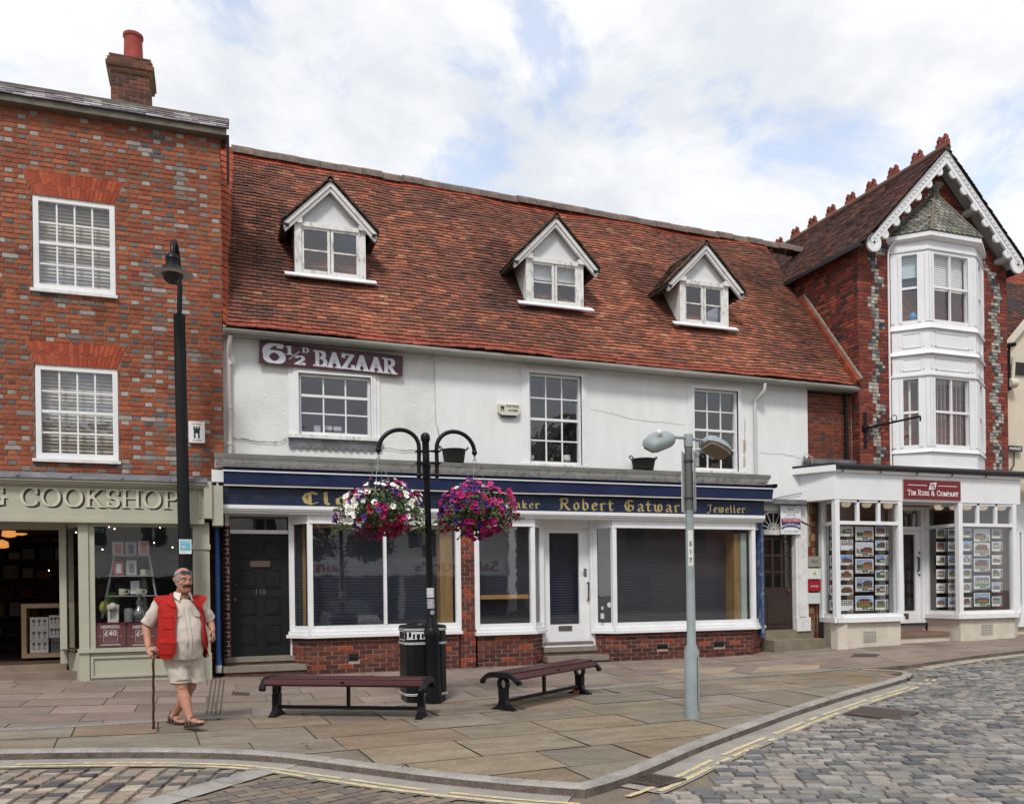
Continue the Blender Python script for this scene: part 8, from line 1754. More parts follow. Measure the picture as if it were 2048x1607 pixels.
# moss and weeds in the joints of the york stone
mb = MB(); rr = random.Random(9)
for a, b, n_ in (((606, 1485), (618, 1500), 40), ((700, 1519), (860, 1541), 70), ((920, 1545), (1085, 1562), 80), ((815, 1441), (835, 1444), 30)):
    A0, B0 = gp(*a), gp(*b)
    for i in range(n_):
        p = A0.lerp(B0, rr.random()) + V((rr.gauss(0, .012), rr.gauss(0, .012), .003)); h = rr.uniform(.006, .018); t = rr.uniform(0, 6); d = V((math.cos(t), math.sin(t), 0)) * h * .5; mb.face([p - d * .4, p + d * .4, p + d + V((0, 0, h))], tuple(v * .5 for v in jit(S(96, 104, 48), .3, rr)))
w_ = mb.build('joint_weeds', leafm); w_['kind'] = 'stuff'

# ================================================================== OPPOSITE SIDE OF THE STREET (seen mirrored in the shop windows)
YO = -37.0; op = thing('opposite_shop', 'pale shop across the street with red lettering, seen mirrored in the jeweller windows', 'building', (-3, YO, -.6)); N_ = V((0, 1, 0)); mb = MB(); hol = [(x, x + 1.3, 4.2, 6.2) for x in (-12.5, -9.5, -6.5, -3.5, -.5, 2.5, 5.5, 8.5, 11.5, 14.5)]
mb.face([(-15, YO, -.8), (18, YO, -.8), (18, YO, 8.2), (-15, YO, 8.2)]); mb.face([(-15, YO - 8, -.8), (-15, YO, -.8), (-15, YO, 8.2), (-15, YO - 8, 8.2)]); mb.face([(18, YO, -.8), (18, YO - 8, -.8), (18, YO - 8, 8.2), (18, YO, 8.2)]); mb.build('wall', M('pale_render', (.66, .65, .62), .9, var=.06), op)
for h in hol:
    mb = MB(); mb.box(h[0], h[1], YO, YO + .03, h[2], h[3]); w_ = mb.build('window', M('far_pane', (.04, .045, .05), .1), op); mb = MB()
    for q in ((h[0] - .1, h[1] + .1, h[3], h[3] + .12), (h[0] - .1, h[1] + .1, h[2] - .12, h[2]), (h[0] - .08, h[0], h[2], h[3]), (h[1], h[1] + .08, h[2], h[3]), ((h[0] + h[1]) / 2 - .03, (h[0] + h[1]) / 2 + .03, h[2], h[3])): mb.box(q[0], q[1], YO, YO + .06, q[2], q[3])
    mb.build('window_frame', white, w_)
mb = MB(); mb.box(-14.5, 17.5, YO, YO + .3, 2.5, 3.5); mb.build('shop_fascia', M('fascia_white', (.8, .8, .8), .6), op); mb = MB()
txt(mb, "Sainsbury's", (7.8, YO + .31, 2.75), V((-1, 0, 0)), UZ, N_, .6, 5.4, bold=True); txt(mb, "Sainsbury's", (17.2, YO + .31, 2.75), V((-1, 0, 0)), UZ, N_, .6, 5.4, bold=True); mb.build('fascia_lettering', M('red_letters', (.35, .06, .03), .6), op)
for x in (-14, -10.4, -6.8, -3.2, .4, 4, 7.6, 11.2, 14.6): mb = MB(); mb.box(x, x + 3.3, YO, YO + .05, -.3, 2.45); mb.build('shop_window', M('far_shop_pane', (.03, .03, .035), .15), op)
mb = MB(); mb.face([(-15.3, YO + .3, 8.1), (18.2, YO + .3, 8.1), (18.2, YO - 4, 11.5), (-15.3, YO - 4, 11.5)]); mb.build('roof', M('far_slate', (.09, .085, .085), .7), op)
o2_ = thing('opposite_gable', 'tall dark gabled building across the street, mirrored in the upper windows', 'building', (24, YO, -.6)); mb = MB(); mb.face([(18.3, YO + .5, -.8), (30, YO + .5, -.8), (30, YO + .5, 7.6), (24.1, YO + .5, 13.2), (18.3, YO + .5, 7.6)]); mb.build('wall', M('dark_gable', (.16, .12, .1), .9, var=.2), o2_); mb = MB()
for s in (-1, 1): mb.prism([(24.1, YO + .9, 13.5), (24.1 + s * 6.4, YO + .9, 7.3), (24.1 + s * 6.4, YO + .9, 7.6), (24.1, YO + .9, 13.9)], (0, -9, 0))
mb.build('roof', M('far_tiles', (.08, .06, .055), .8), o2_)
for x in (19.5, 22.6, 25.8): mb = MB(); mb.box(x, x + 2, YO + .5, YO + .56, -.2, 2.6); mb.box(x + .3, x + 1.6, YO + .5, YO + .56, 4, 5.8); mb.build('window', M('far_pane2', (.04, .045, .05), .1), o2_)
for nm, x0, x1, h, c, lb in (('opposite_terrace', 30.2, 52, 8.4, (.24, .13, .1), 'red brick terrace across the street, mirrored in the estate agent windows'), ('opposite_house', -44, -15.2, 9.0, (.3, .26, .22), 'buff brick terrace across the street, mirrored in the cook shop window')):
    tq = thing(nm, lb, 'building', ((x0 + x1) / 2, YO, -.6)); mb = MB(); mb.face([(x0, YO, -.8), (x1, YO, -.8), (x1, YO, h), (x0, YO, h)]); mb.build('wall', M('far_brick', c, .9, var=.15), tq); mb = MB(); mb.face([(x0, YO + .3, h), (x1, YO + .3, h), (x1, YO - 4, h + 3.2), (x0, YO - 4, h + 3.2)]); mb.build('roof', M('far_roof', (.08, .06, .055), .8), tq); x = x0 + 1
    while x < x1 - 2.5:
        for a, b, c_, d in ((x, x + 2.6, -.2, 2.3), (x + .2, x + 1.3, 4, 5.7)): mb = MB(); mb.box(x0 if False else a, b, YO, YO + .05, c_, d); mb.build('window', M('far_pane3', (.03, .032, .036), .15), tq)
        x += 3.4
# parked car mirrored in the left shop window
mir = at(700, 1215, 17.0); cx_, cy_ = mir.x, -17.6; car = thing('parked_car', 'silver car parked across the street, seen mirrored in the left jeweller window', 'car', (cx_, cy_, gz(cx_, -12) + RD)); zc0 = gz(cx_, -12) + RD; mb = MB(); prof_ = [(-.86, .25), (-.88, .62), (-.8, .85), (.8, .85), (.88, .62), (.86, .25)]
def cs(y, k, h0, h1): return [V((cx_ + x * k, cy_ + y, zc0 + h0 + (z - .25) / .6 * (h1 - h0))) for x, z in prof_]
mb.loft([cs(2.05, .86, .3, .6), cs(1.95, .96, .22, .72), cs(.95, 1, .2, .88), cs(-1.4, 1, .2, .95), cs(-2.0, .95, .25, .9), cs(-2.1, .85, .35, .8)]); mb.build('body', M('silver_paint', (.45, .46, .47), .25, metal=.5, var=.03), car, smooth=45)
mb = MB(); cb = lambda y, w_, z: [V((cx_ - w_, cy_ + y, zc0 + z)), V((cx_ + w_, cy_ + y, zc0 + z))]
q = [cb(1.0, .74, .87), cb(.3, .58, 1.38), cb(-1.0, .58, 1.4), cb(-1.7, .72, .93)]
for a, b in zip(q, q[1:]): mb.face([a[0], a[1], b[1], b[0]])
mb.face([q[0][0], q[1][0], q[2][0], q[3][0]]); mb.face([q[0][1], q[3][1], q[2][1], q[1][1]]); mb.build('glasshouse', M('car_glass', (.05, .06, .065), .08), car)
for sx in (-1, 1):
    for sy in (1.3, -1.3): mb = MB(); mb.lathe([(.12, -.1), (.3, -.1), (.32, -.06), (.32, .06), (.3, .1), (.12, .1)], (cx_ + sx * .74, cy_ + sy, zc0 + .31), 20, ax=(1, 0, 0)); mb.build('wheel', M('tyre', (.02, .02, .02), .8), car, smooth=True)
    mb = MB(); mb.sphere((cx_ + sx * .62, cy_ + 1.98, zc0 + .62), .12, sc_=(1.3, .5, .7)); mb.build('headlight', M('headlight', (.7, .7, .7), .1), car, smooth=True)
mb = MB(); mb.box(cx_ - .26, cx_ + .26, cy_ + 2.08, cy_ + 2.1, zc0 + .38, zc0 + .5); mb.build('number_plate', M('plate_blank', (.6, .6, .58), .5), car)
# ================================================================== THE WALKING MAN
mp_ = gp(368, 1450); man = thing('person', 'moustached man in open red waistcoat, beige shirt, shorts and sandals, walking with a stick', 'person', mp_)
skin = M('skin', (.40, .19, .125), .55, var=.14, vs=6, fine=.06, fs=60, bump=.15, bs=60, dirt=(.3, .1, .07), ds=14, dk=.35)
beige = M('beige_shirt_cloth', (.52, .46, .40), .85, var=.08, vs=5, fine=.06, fs=160, bump=.3, bs=9, bdist=.012)
shortm = M('beige_shorts_cloth', (.47, .42, .36), .85, var=.1, vs=5, bump=.3, bs=10, bdist=.012)
red = M('red_waistcoat_cloth', (.34, .014, .01), .8, spec=.2, var=.15, vs=4, bump=.35, bs=9, bdist=.014)
redd = M('red_waistcoat_seam', (.24, .012, .012), .75, var=.1)
YW = math.radians(20); rmx = Matrix.Rotation(YW, 4, 'Z')
def ell(c, rx, ry, yaw=YW, n=28, pw=2.0):
    c = V(c); o = []
    for i in range(n):
        t = 2 * PI * i / n; s_, k = math.sin(t), math.cos(t); f = lambda v: math.copysign(abs(v) ** (2 / pw), v)
        o.append(c + Matrix.Rotation(yaw, 3, 'Z') @ V((rx * f(s_), -ry * f(k), 0)))
    return o
def limb(mb, pts, rs, n=14):                                  # smooth tapering tube through joints
    P_, Q_ = [], []
    for i in range(len(pts) - 1):
        a, b = V(pts[i]), V(pts[i + 1])
        for k in range(5): t = k / 5; P_.append(a.lerp(b, t)); Q_.append(rs[i] + (rs[i + 1] - rs[i]) * t)
    P_.append(V(pts[-1])); Q_.append(rs[-1]); mb.tube(P_, Q_, n)
    mb.sphere(P_[0], Q_[0], nu=12, nv=8); mb.sphere(P_[-1], Q_[-1], nu=12, nv=8)
def fuse(mb, name, mat, parent, vox, smooth=4, disp=None):
    """one continuous surface: voxel-fuse the overlapping shells of mb and relax them"""
    o = mb.build(name + '_src', mat, None, local=True)
    m = o.modifiers.new('r', 'REMESH'); m.mode = 'VOXEL'; m.voxel_size = vox
    s_ = o.modifiers.new('s', 'SMOOTH'); s_.factor = .5; s_.iterations = smooth
    dg = bpy.context.evaluated_depsgraph_get(); me = bpy.data.meshes.new_from_object(o.evaluated_get(dg)); me.name = name
    bpy.data.objects.remove(o)
    if disp:
        for v in me.vertices:
            d = disp(v.co, v.normal)
            if d: v.co += v.normal * d
    me.polygons.foreach_set('use_smooth', [True] * len(me.polygons)); me.materials.clear(); me.materials.append(mat)
    r = bpy.data.objects.new(name, me); COL.objects.link(r); r.parent = parent; ORG[r.name] = V((0, 0, 0)); return r
def pb(mb, name, mat, smooth=True, parent=None): return mb.build(name, mat, parent or man, smooth, local=True)
# joints (metres from the ground between the feet; x to the photo's right, -y towards the street)
HC = V((.012, -.035, 1.435)); HY_ = math.radians(24); hm = Matrix.Rotation(HY_, 3, 'Z') @ Matrix.Rotation(math.radians(4), 3, 'X')
hp_ = lambda x, y, z: HC + hm @ V((x, y, z))
HR = [(-.012, .028, .03, -.058), (.0, .048, .05, -.05), (.03, .064, .074, -.03), (.06, .072, .088, -.015), (.1, .079, .097, 0), (.14, .082, .102, .004), (.18, .081, .101, .008), (.215, .069, .087, .012), (.24, .045, .058, .014), (.253, .014, .02, .014)]
def hring(z, e=0.0, n=28):
    for (a, b) in zip(HR, HR[1:]):
        if a[0] <= z <= b[0]: t = (z - a[0]) / (b[0] - a[0]); rx, ry, cy = (a[i] + (b[i] - a[i]) * t for i in (1, 2, 3)); break
    return rx + e, ry + e, cy
hpt = lambda z, th, e=0.0: (lambda q: hp_(q[0] * math.sin(th), q[2] - q[1] * math.cos(th), z))(hring(z, e))
mb = MB()
mb.loft([[hp_(rx * math.sin(2 * PI * i / 28), cy - ry * math.cos(2 * PI * i / 28), z) for i in range(28)] for z, rx, ry, cy in HR])
nz_ = [hp_(0, -.092, .142), hp_(0, -.106, .12), hp_(0, -.122, .098), hp_(0, -.116, .088), hp_(0, -.09, .084)]; mb.tube(nz_, [.008, .012, .017, .018, .01], 10)
for s in (-1, 1):
    mb.sphere(hp_(s * .016, -.1, .09), .011, nu=8, nv=6); mb.sphere(hp_(s * .045, -.062, .095), .026, nu=10, nv=8); mb.tube([hp_(s * .012, -.098, .15), hp_(s * .035, -.094, .154), hp_(s * .06, -.075, .148)], .009, 8)
    e = [hp_(s * .08, .01, .095), hp_(s * .089, .018, .115), hp_(s * .094, .024, .14), hp_(s * .086, .01, .15)]; mb.tube(e, [.008, .013, .016, .009], 8)
mb.sphere(hp_(0, -.096, .02), .022, nu=10, nv=8, sc_=(1.2, .7, .8)); mb.tube([hp_(-.022, -.088, .048), hp_(0, -.102, .049), hp_(.022, -.088, .048)], .008, 8)
mb.tube([hp_(0, -.005, .06), V((.0, -.005, 1.42)), V((-.01, .01, 1.34))], [.062, .066, .085], 16)
TR = [(.70, .19, .155, -.02), (.80, .205, .175, -.03), (.92, .215, .185, -.035), (1.05, .21, .17, -.025), (1.18, .2, .14, -.005), (1.27, .2, .118, 0), (1.315, .178, .102, .003), (1.355, .135, .088, .006), (1.39, .085, .072, .01), (1.41, .065, .065, .01)]
def tring(z, e=0.0):
    z = max(TR[0][0], min(TR[-1][0], z))
    for a, b in zip(TR, TR[1:]):
        if a[0] <= z <= b[0]: t = (z - a[0]) / (b[0] - a[0]); return tuple(a[i] + (b[i] - a[i]) * t + (e if i < 3 else 0) for i in (1, 2, 3))
def tpt(z, th, e=0.0, ex=None):
    rx, ry, cy = tring(z, e); x, y = (rx + (ex or 0)) * math.sin(th), cy - ry * math.cos(th); return V((-.015, 0, z)) + Matrix.Rotation(YW, 3, 'Z') @ V((x, y, 0))
mb.loft([[tpt(z, 2 * PI * i / 28, -.012) for i in range(28)] for z in [.72, .8, .92, 1.05, 1.18, 1.28, 1.34, 1.385, 1.41]])
SHR, ELR, WRR, HNR = V((-.215, .02, 1.30)), V((-.365, .05, 1.07)), V((-.335, -.1, .868)), V((-.295, -.15, .80))
SHL, ELL, WRL, HNL = V((.18, .075, 1.30)), V((.275, .15, 1.10)), V((.30, .01, 1.025)), V((.305, -.035, .975))
limb(mb, [SHR, ELR, WRR], [.058, .048, .031]); limb(mb, [SHL, ELL, WRL], [.056, .047, .031])
RK_, RA_, LK_, LA_ = V((-.015, -.13, .41)), V((.07, -.25, .09)), V((.07, .03, .42)), V((-.095, .2, .095))
def leg(hip, k, a):
    d = (a - k); mb.tube([hip, hip.lerp(k, .5), k + V((0, 0, .05)), k - V((0, 0, .01)), k + d * .12, k + d * .32 + V((0, .012, 0)), k + d * .6 + V((0, .006, 0)), k + d * .88, a], [.088, .08, .064, .061, .056, .065, .052, .038, .037], 16); mb.sphere(k + V((0, -.012, .01)), .055, nu=10, nv=8); mb.sphere(a, .038, nu=10, nv=8)
leg(V((-.085, 0, .8)), RK_, RA_); leg(V((.105, .02, .8)), LK_, LA_)
def foot(h, t, lift):
    d = (t - h); L_ = d.length; d.normalize(); sd_ = V((0, 0, 1)).cross(d).normalized(); R_ = []
    for f, w_, z0, z1 in ((0, .026, .012, .06), (.1, .034, .01, .085), (.25, .036, .01, .1), (.45, .038, .012, .075), (.65, .044, .01, .055), (.8, .045, .01, .04), (.88, .042, .01, .034)):
        c = h + d * (L_ * f) + V((0, 0, lift * max(0, f - .0))); R_.append([c + sd_ * (w_ * math.cos(a)) + V((0, 0, z0 + (z1 - z0) * (.5 + .5 * math.sin(a)) + .022)) for a in [2 * PI * i / 14 for i in range(14)]])
    mb.loft(R_)
    for i in range(5):
        o = -.036 + .018 * i; r_ = (.0095, .0095, .0105, .011, .014)[i] ; o = o if sd_.dot(V((1, 0, 0))) else o
        ln_ = (.84, .9, .945, .975, .98)[i]; c0 = h + d * (L_ * .82) + sd_ * o + V((0, 0, lift * .82 + .036)); c1 = h + d * (L_ * ln_) + sd_ * o + V((0, 0, lift * ln_ + .03)); mb.tube([c0, c0.lerp(c1, .6) + V((0, 0, .006)), c1], [r_, r_, r_ * .8], 8); mb.sphere(c1, r_ * .85, nu=8, nv=6)
    return d, L_, sd_
FR = (V((.035, -.22, .003)), V((.175, -.44, .003)), .05); FL = (V((-.15, .25, 0)), V((-.02, .02, 0)), .0)
dR, dL = foot(*FR), foot(*FL)
# hands: palm, four bent fingers of different length, thumb from the side
def hand(wr, pc, u, nrm, side, curl, lens):
    """wr wrist, pc palm centre, u direction of the fingers, nrm out of the back of the hand, side towards the thumb"""
    u, nrm = u.normalized(), nrm.normalized(); side = side.normalized(); Rr = []
    for f, w_, h in ((-.055, .026, .018), (-.03, .034, .017), (0, .042, .016), (.03, .043, .014), (.045, .04, .011)):
        c = pc + u * f; Rr.append([c + side * (w_ * math.cos(a)) + nrm * (h * math.sin(a)) for a in [2 * PI * i / 14 for i in range(14)]])
    mb.loft(Rr); mb.tube([wr, wr.lerp(pc - u * .05, .6), pc - u * .035], [.03, .026, .022], 12)
    for i in range(4):
        b = pc + u * .038 + side * (.031 - .0205 * i); L_ = lens[i]; d = u.copy(); p = b; q = [p]; ax = side
        for seg, fr_ in enumerate((.45, .32, .25)): d = Matrix.Rotation(curl * (1.0, 1.15, .8)[seg] * (1 + .06 * i), 3, ax) @ d; p = p + d * (L_ * fr_); q.append(p)
        mb.tube(q, [.0098, .0092, .0085, .0072], 8); [mb.sphere(q[k], .0095 - .0006 * k, nu=8, nv=6) for k in range(4)]
    t0 = pc - u * .022 + side * .034; d = (u * .75 + side * .75 - nrm * .35).normalized(); t1 = t0 + d * .036; d2 = (u * 1.0 + side * .1 - nrm * .5).normalized(); t2 = t1 + d2 * .032; t3 = t2 + (d2 - nrm * .35 - side * .2).normalized() * .022; mb.tube([t0 - d * .015, t0, t1, t2, t3], [.014, .014, .0115, .0105, .008], 8); mb.sphere(t3, .0085, nu=8, nv=6)
uR = V((.55, -.62, -.42)); nR = V((-.45, -.6, .75)); nR = (nR - uR.normalized() * nR.dot(uR.normalized())).normalized(); sR = nR.cross(uR.normalized()); hand(WRR, V((-.31, -.148, .812)), uR, nR, sR, .75 if (sR.cross(uR.normalized())).dot(-nR) > 0 else -.75, [.075, .083, .078, .06])
uL = V((.12, -.55, -.8)); nL = V((.9, -.25, .2)); nL = (nL - uL.normalized() * nL.dot(uL.normalized())).normalized(); sL = V((-.2, -.85, .5)); sL = (sL - uL.normalized() * sL.dot(uL.normalized()) - nL * sL.dot(nL)).normalized(); hand(WRL, V((.309, -.04, .972)), uL, nL, sL, .4 if sL.cross(uL.normalized()).dot(-nL) > 0 else -.4, [.07, .078, .073, .056])
body = fuse(mb, 'body', skin, man, .0062, 3)
# face and hair
mb = MB()
for s in (-1, 1): mb.mi = 0; mb.sphere(hp_(s * .033, -.082, .127), .0125, nu=10, nv=8); mb.mi = 1; mb.sphere(hp_(s * .034, -.0912, .126), .0058, nu=8, nv=6)
pb(mb, 'eye', [M('eye_white', (.6, .55, .5), .3, var=0), M('iris', (.04, .05, .06), .2, var=0)], parent=body)
mb = MB()
for s in (-1, 1): mb.tube([hp_(s * .016, -.108, .15), hp_(s * .035, -.104, .157), hp_(s * .058, -.084, .15)], [.006, .0065, .003], 8)
pb(mb, 'eyebrow', M('grey_brow', (.2, .15, .12), .9), parent=body)
mb = MB()
for s in (-1, 1): mb.tube([hp_(0, -.112, .074), hp_(s * .018, -.112, .073), hp_(s * .034, -.1, .066), hp_(s * .047, -.084, .054)], [.0125, .0135, .012, .005], 10)
pb(mb, 'moustache', M('dark_moustache', (.035, .025, .02), .9, bump=.4, bs=200), parent=body)
mb = MB(); mb.tube([hp_(-.026, -.0905, .05), hp_(0, -.1075, .0485), hp_(.026, -.0905, .05)], [.003, .0055, .003], 8); pb(mb, 'lip', M('lip', (.33, .13, .1), .5), parent=body)
mb = MB(); T_ = [math.radians(a) for a in range(52, 309, 8)]
zt = lambda th: .205 + .03 * math.cos(th) * -1 * .5; rows_ = []
for f in (0, .12, .3, .5, .7, .88, 1):
    row = []
    for th in T_:
        fr = min(abs(th), abs(2 * PI - th)); lo = .1 if fr < 1.5 else .045; hi = .212 + .024 * min(1, max(0, fr - 1.1)); z = lo + (hi - lo) * f; e = .007 if 0 < f < 1 else -.002
        if th in (T_[0], T_[-1]): e = -.002
        row.append(hpt(z, th, e))
    rows_.append(row)
mb.loft(rows_, False, None, False)
pb(mb, 'hair', M('short_grey_hair', (.30, .25, .23), .9, var=.25, vs=40, bump=.6, bs=160), parent=body)
mb = MB(); lens = []
for s in (-1, 1):
    c = hpt(.213, s * .4, .014); n = (c - hp_(0, .01, .15)).normalized(); sd_ = V((0, 0, 1)).cross(n).normalized(); up_ = n.cross(sd_); mb.mi = 0; ro = [c + sd_ * (.03 * math.cos(a)) + up_ * (.019 * math.sin(a)) for a in [2 * PI * i / 18 for i in range(18)]]
    mb.prism(ro, n * .004); mb.mi = 1; mb.tube(ro + [ro[0]], .0032, 6); mb.tube([hpt(.21, s * .72, .01), hpt(.185, s * 1.3, .012), hpt(.155, s * 1.75, .01)], .003, 5)
mb.tube([hpt(.214, -.12, .014), hpt(.217, 0, .016), hpt(.214, .12, .014)], .003, 5); pb(mb, 'sunglasses', [M('dark_lens', (.03, .035, .045), .08, var=0), M('dark_rim', (.03, .028, .028), .35)], False)
# shirt with short sleeves
mb = MB(); mb.loft([[tpt(z, 2 * PI * i / 40, .012 if z < 1.36 else .004, .012 * math.sin(i * 1.3) * (z < .9)) for i in range(40)] for z in [.712, .74, .8, .86, .92, 1.0, 1.05, 1.12, 1.18, 1.24, 1.28, 1.32, 1.345]])
mb.tube([SHR + V((.06, 0, .015)), SHR, SHR.lerp(ELR, .4), SHR.lerp(ELR, .8), SHR.lerp(ELR, .93)], [.085, .084, .082, .078, .08], 16); mb.tube([SHL + V((-.06, 0, .015)), SHL, SHL.lerp(ELL, .5), SHL.lerp(ELL, .9)], [.08, .082, .076, .076], 16)
fold = lambda a, b: (lambda co, n: a * mnoise.noise(V((co.x * 9 + co.z * 3, co.y * 9, co.z * 5 + b))) + a * .6 * mnoise.noise(V((co.x * 22, co.y * 20, co.z * 12 + co.x * 8 + b))))
shirt = fuse(mb, 'shirt', beige, man, .009, 3, fold(.014, 2))
def strip_on(mb, pts, e, w_, up=None):                       # a flat strip that follows the shirt front; pts are (z, theta)
    for (z0, t0), (z1, t1) in zip(pts, pts[1:]):
        a, b = tpt(z0, t0 - w_, e), tpt(z0, t0 + w_, e); c, d = tpt(z1, t1 + w_, e), tpt(z1, t1 - w_, e); mb.face([a, b, c, d])
mb = MB(); strip_on(mb, [(z, .05 + .015 * math.sin(z * 9)) for z in [1.3 - .04 * i for i in range(15)]], .022, .075)
for th0, th1, z0, z1 in ((.38, .95, 1.235, 1.19), (-.75, -.25, 1.215, 1.185)):
    for i in range(5): a, b = th0 + (th1 - th0) * i / 5, th0 + (th1 - th0) * (i + 1) / 5; q = lambda z, t: tpt(z, t, .026); mb.face([q(z1 - .03 + .01 * abs(i - 2), a), q(z1 - .03 + .01 * abs(i - 1.5), b), q(z0, b), q(z0, a)])
pb(mb, 'shirt_placket', beige, True, shirt)
mb = MB()
for s in (-1, 1):                                             # collar leaves
    nk = lambda th, z, r_: V((.0, -.008, z)) + Matrix.Rotation(YW, 3, 'Z') @ V((r_ * math.sin(th), -r_ * math.cos(th) * .95, 0))
    th = [s * (.42 + .3 * i) for i in range(9)]
    top = [nk(t, 1.415 + .012 * min(i, 4) / 4, .074 + .002 * i * 0) for i, t in enumerate(th)]; mid = [nk(t, 1.42 + .016 * min(i, 4) / 4, .082) for i, t in enumerate(th)]; bot = [nk(t * (1.0 if i else 1.25), (1.335, 1.35, 1.372, 1.385, 1.39, 1.392, 1.392, 1.392, 1.392)[i], (.135, .128, .115, .106, .1, .098, .098, .098, .098)[i]) for i, t in enumerate(th)]
    base = [nk(t, 1.37, .08) for t in th]; mb.loft([base, top, mid, bot], False, None, False)
pb(mb, 'shirt_collar', M('pale_collar_cloth', (.58, .53, .47), .85, var=.05), True, shirt)
mb = MB(); nk2 = lambda th, z, r_: V((.0, -.01, z)) + Matrix.Rotation(YW, 3, 'Z') @ V((r_ * math.sin(th), -r_ * math.cos(th), 0)); mb.mesh([tpt(1.345, -.35, .006), tpt(1.345, .35, .006), tpt(1.27, .05, .02), nk2(0, 1.40, .07), nk2(-.6, 1.40, .07), nk2(.6, 1.40, .07)], [(0, 2, 1), (0, 1, 5, 3), (0, 3, 4)]); pb(mb, 'throat', skin, True, shirt)
# waistcoat: open front, armholes, pocket flaps
def vring(z):
    rx, ry, cy = tring(z, .03); fl = max(0, (1.0 - z)) * .12; return rx + .006 + fl, ry + .01 + fl * .25, cy
def vpt(z, th, e=0.0):
    rx, ry, cy = vring(z); x, y = (rx + e) * math.sin(th), cy - (ry + e) * math.cos(th); f = .011 * mnoise.noise(V((th * 3, z * 7, 2))) + .006 * mnoise.noise(V((th * 7, z * 4, 6))); return V((-.015, 0, z)) + Matrix.Rotation(YW, 3, 'Z') @ V((x * (1 + f * 3), y * (1 + f * 3), 0))
def solve(z, X_):
    best = min((abs(vpt(z, -1.5 + .01 * i).x - X_), -1.5 + .01 * i) for i in range(310)); return best[1]
def lin(tab, z):
    tab = sorted(tab)
    if z <= tab[0][0]: return tab[0][1]
    for a, b in zip(tab, tab[1:]):
        if a[0] <= z <= b[0]: return a[1] + (b[1] - a[1]) * (z - a[0]) / (b[0] - a[0])
    return tab[-1][1]
EL_ = [(.72, -.10), (.9, -.075), (1.27, -.05), (1.33, -.075), (1.39, -.10)]; ER_ = [(.74, .25), (.9, .215), (1.22, .19), (1.3, .13), (1.39, .09)]
zs_ = [.725, .74, .78, .84, .9, .96, 1.02, 1.08, 1.14, 1.2, 1.25, 1.29, 1.32, 1.35, 1.375, 1.395, 1.42]; outer, inner_ = [], []
for z in zs_:
    a, b = solve(z, lin(EL_, z)), solve(z, lin(ER_, z)); row, ro2 = [], []
    for i in range(45):
        th = a - (2 * PI - (b - a)) * i / 44; hem = .02 * math.sin(th * 1.0) if z < .77 else 0
        zz_ = z + (.035 if (th < -2.2 * PI + 0 or False) else 0); row.append(vpt(z, th) + V((0, 0, -hem * .5))); ro2.append(vpt(z, th, -.014) + V((0, 0, -hem * .5)))
    outer.append(row); inner_.append(ro2)
mb = MB(); mb.loft([o + i[::-1] for o, i in zip(outer, inner_)], True)
for S0, E0, sg in ((SHR, ELR, -1), (SHL, ELL, 1)):            # shoulder caps ending in open armholes
    d = (E0 - S0).normalized(); c0, c1 = S0 + V((-sg * .15, -.01, .055)), S0 + V((-sg * .01, 0, .012))
    mb.tube([c0, c0.lerp(c1, .4), c0.lerp(c1, .75), c1, c1 + V((sg * .03, 0, -.022))], [.045, .066, .08, .091, .095], 22, False); 
vest = mb.build('waistcoat', red, man, 60, local=True)
for (t0, t1, zt_, zb_) in ((-1.15, -.6, 1.215, 1.165), (-1.25, -.5, .955, .9)):   # flaps on the photo-left panel
    mb = MB()
    for i in range(8): a, b = t0 + (t1 - t0) * i / 8, t0 + (t1 - t0) * (i + 1) / 8; mb.mesh([vpt(zb_, a, .016), vpt(zb_, b, .016), vpt(zt_, b, .008), vpt(zt_, a, .008), vpt(zb_ - .004, a, .002), vpt(zb_ - .004, b, .002)], [(0, 1, 2, 3), (4, 5, 1, 0)])
    a, b = t0 + .02, t1 - .02
    for i in range(8): p, q = a + (b - a) * i / 8, a + (b - a) * (i + 1) / 8; mb.face([vpt(zb_ - .12, p, .007), vpt(zb_ - .12, q, .007), vpt(zb_, q, .009), vpt(zb_, p, .009)])
    pb(mb, 'pocket', red, 50, vest)
mb = MB()
for tab in (EL_, ER_):
    q = [vpt(z, solve(z, lin(tab, z)), .004) for z in zs_]; mb.tube(q, .007, 6)
pb(mb, 'waistcoat_edging', redd, True, vest)
mb = MB()
ln_ = [(1.28, -.05, .03), (1.31, -.075, .055), (1.34, -.1, .06), (1.375, -.11, .05)]
q0 = [vpt(z, solve(z, x), .006) for z, x, w_ in ln_]; q1 = [vpt(z - .01, solve(z, x) - w_ * 5, .016) for z, x, w_ in ln_]; mb.loft([q0, q1], False, None, False)
q0 = [vpt(z, solve(z, lin(ER_, z)), .006) for z in (1.24, 1.28, 1.32, 1.375)]; q1 = [vpt(z - .015, solve(z, lin(ER_, z)) + d, .018) for z, d in ((1.24, .12), (1.28, .28), (1.32, .34), (1.375, .3))]; mb.loft([q0, q1], False, None, False); pb(mb, 'lapel', red, True, vest)
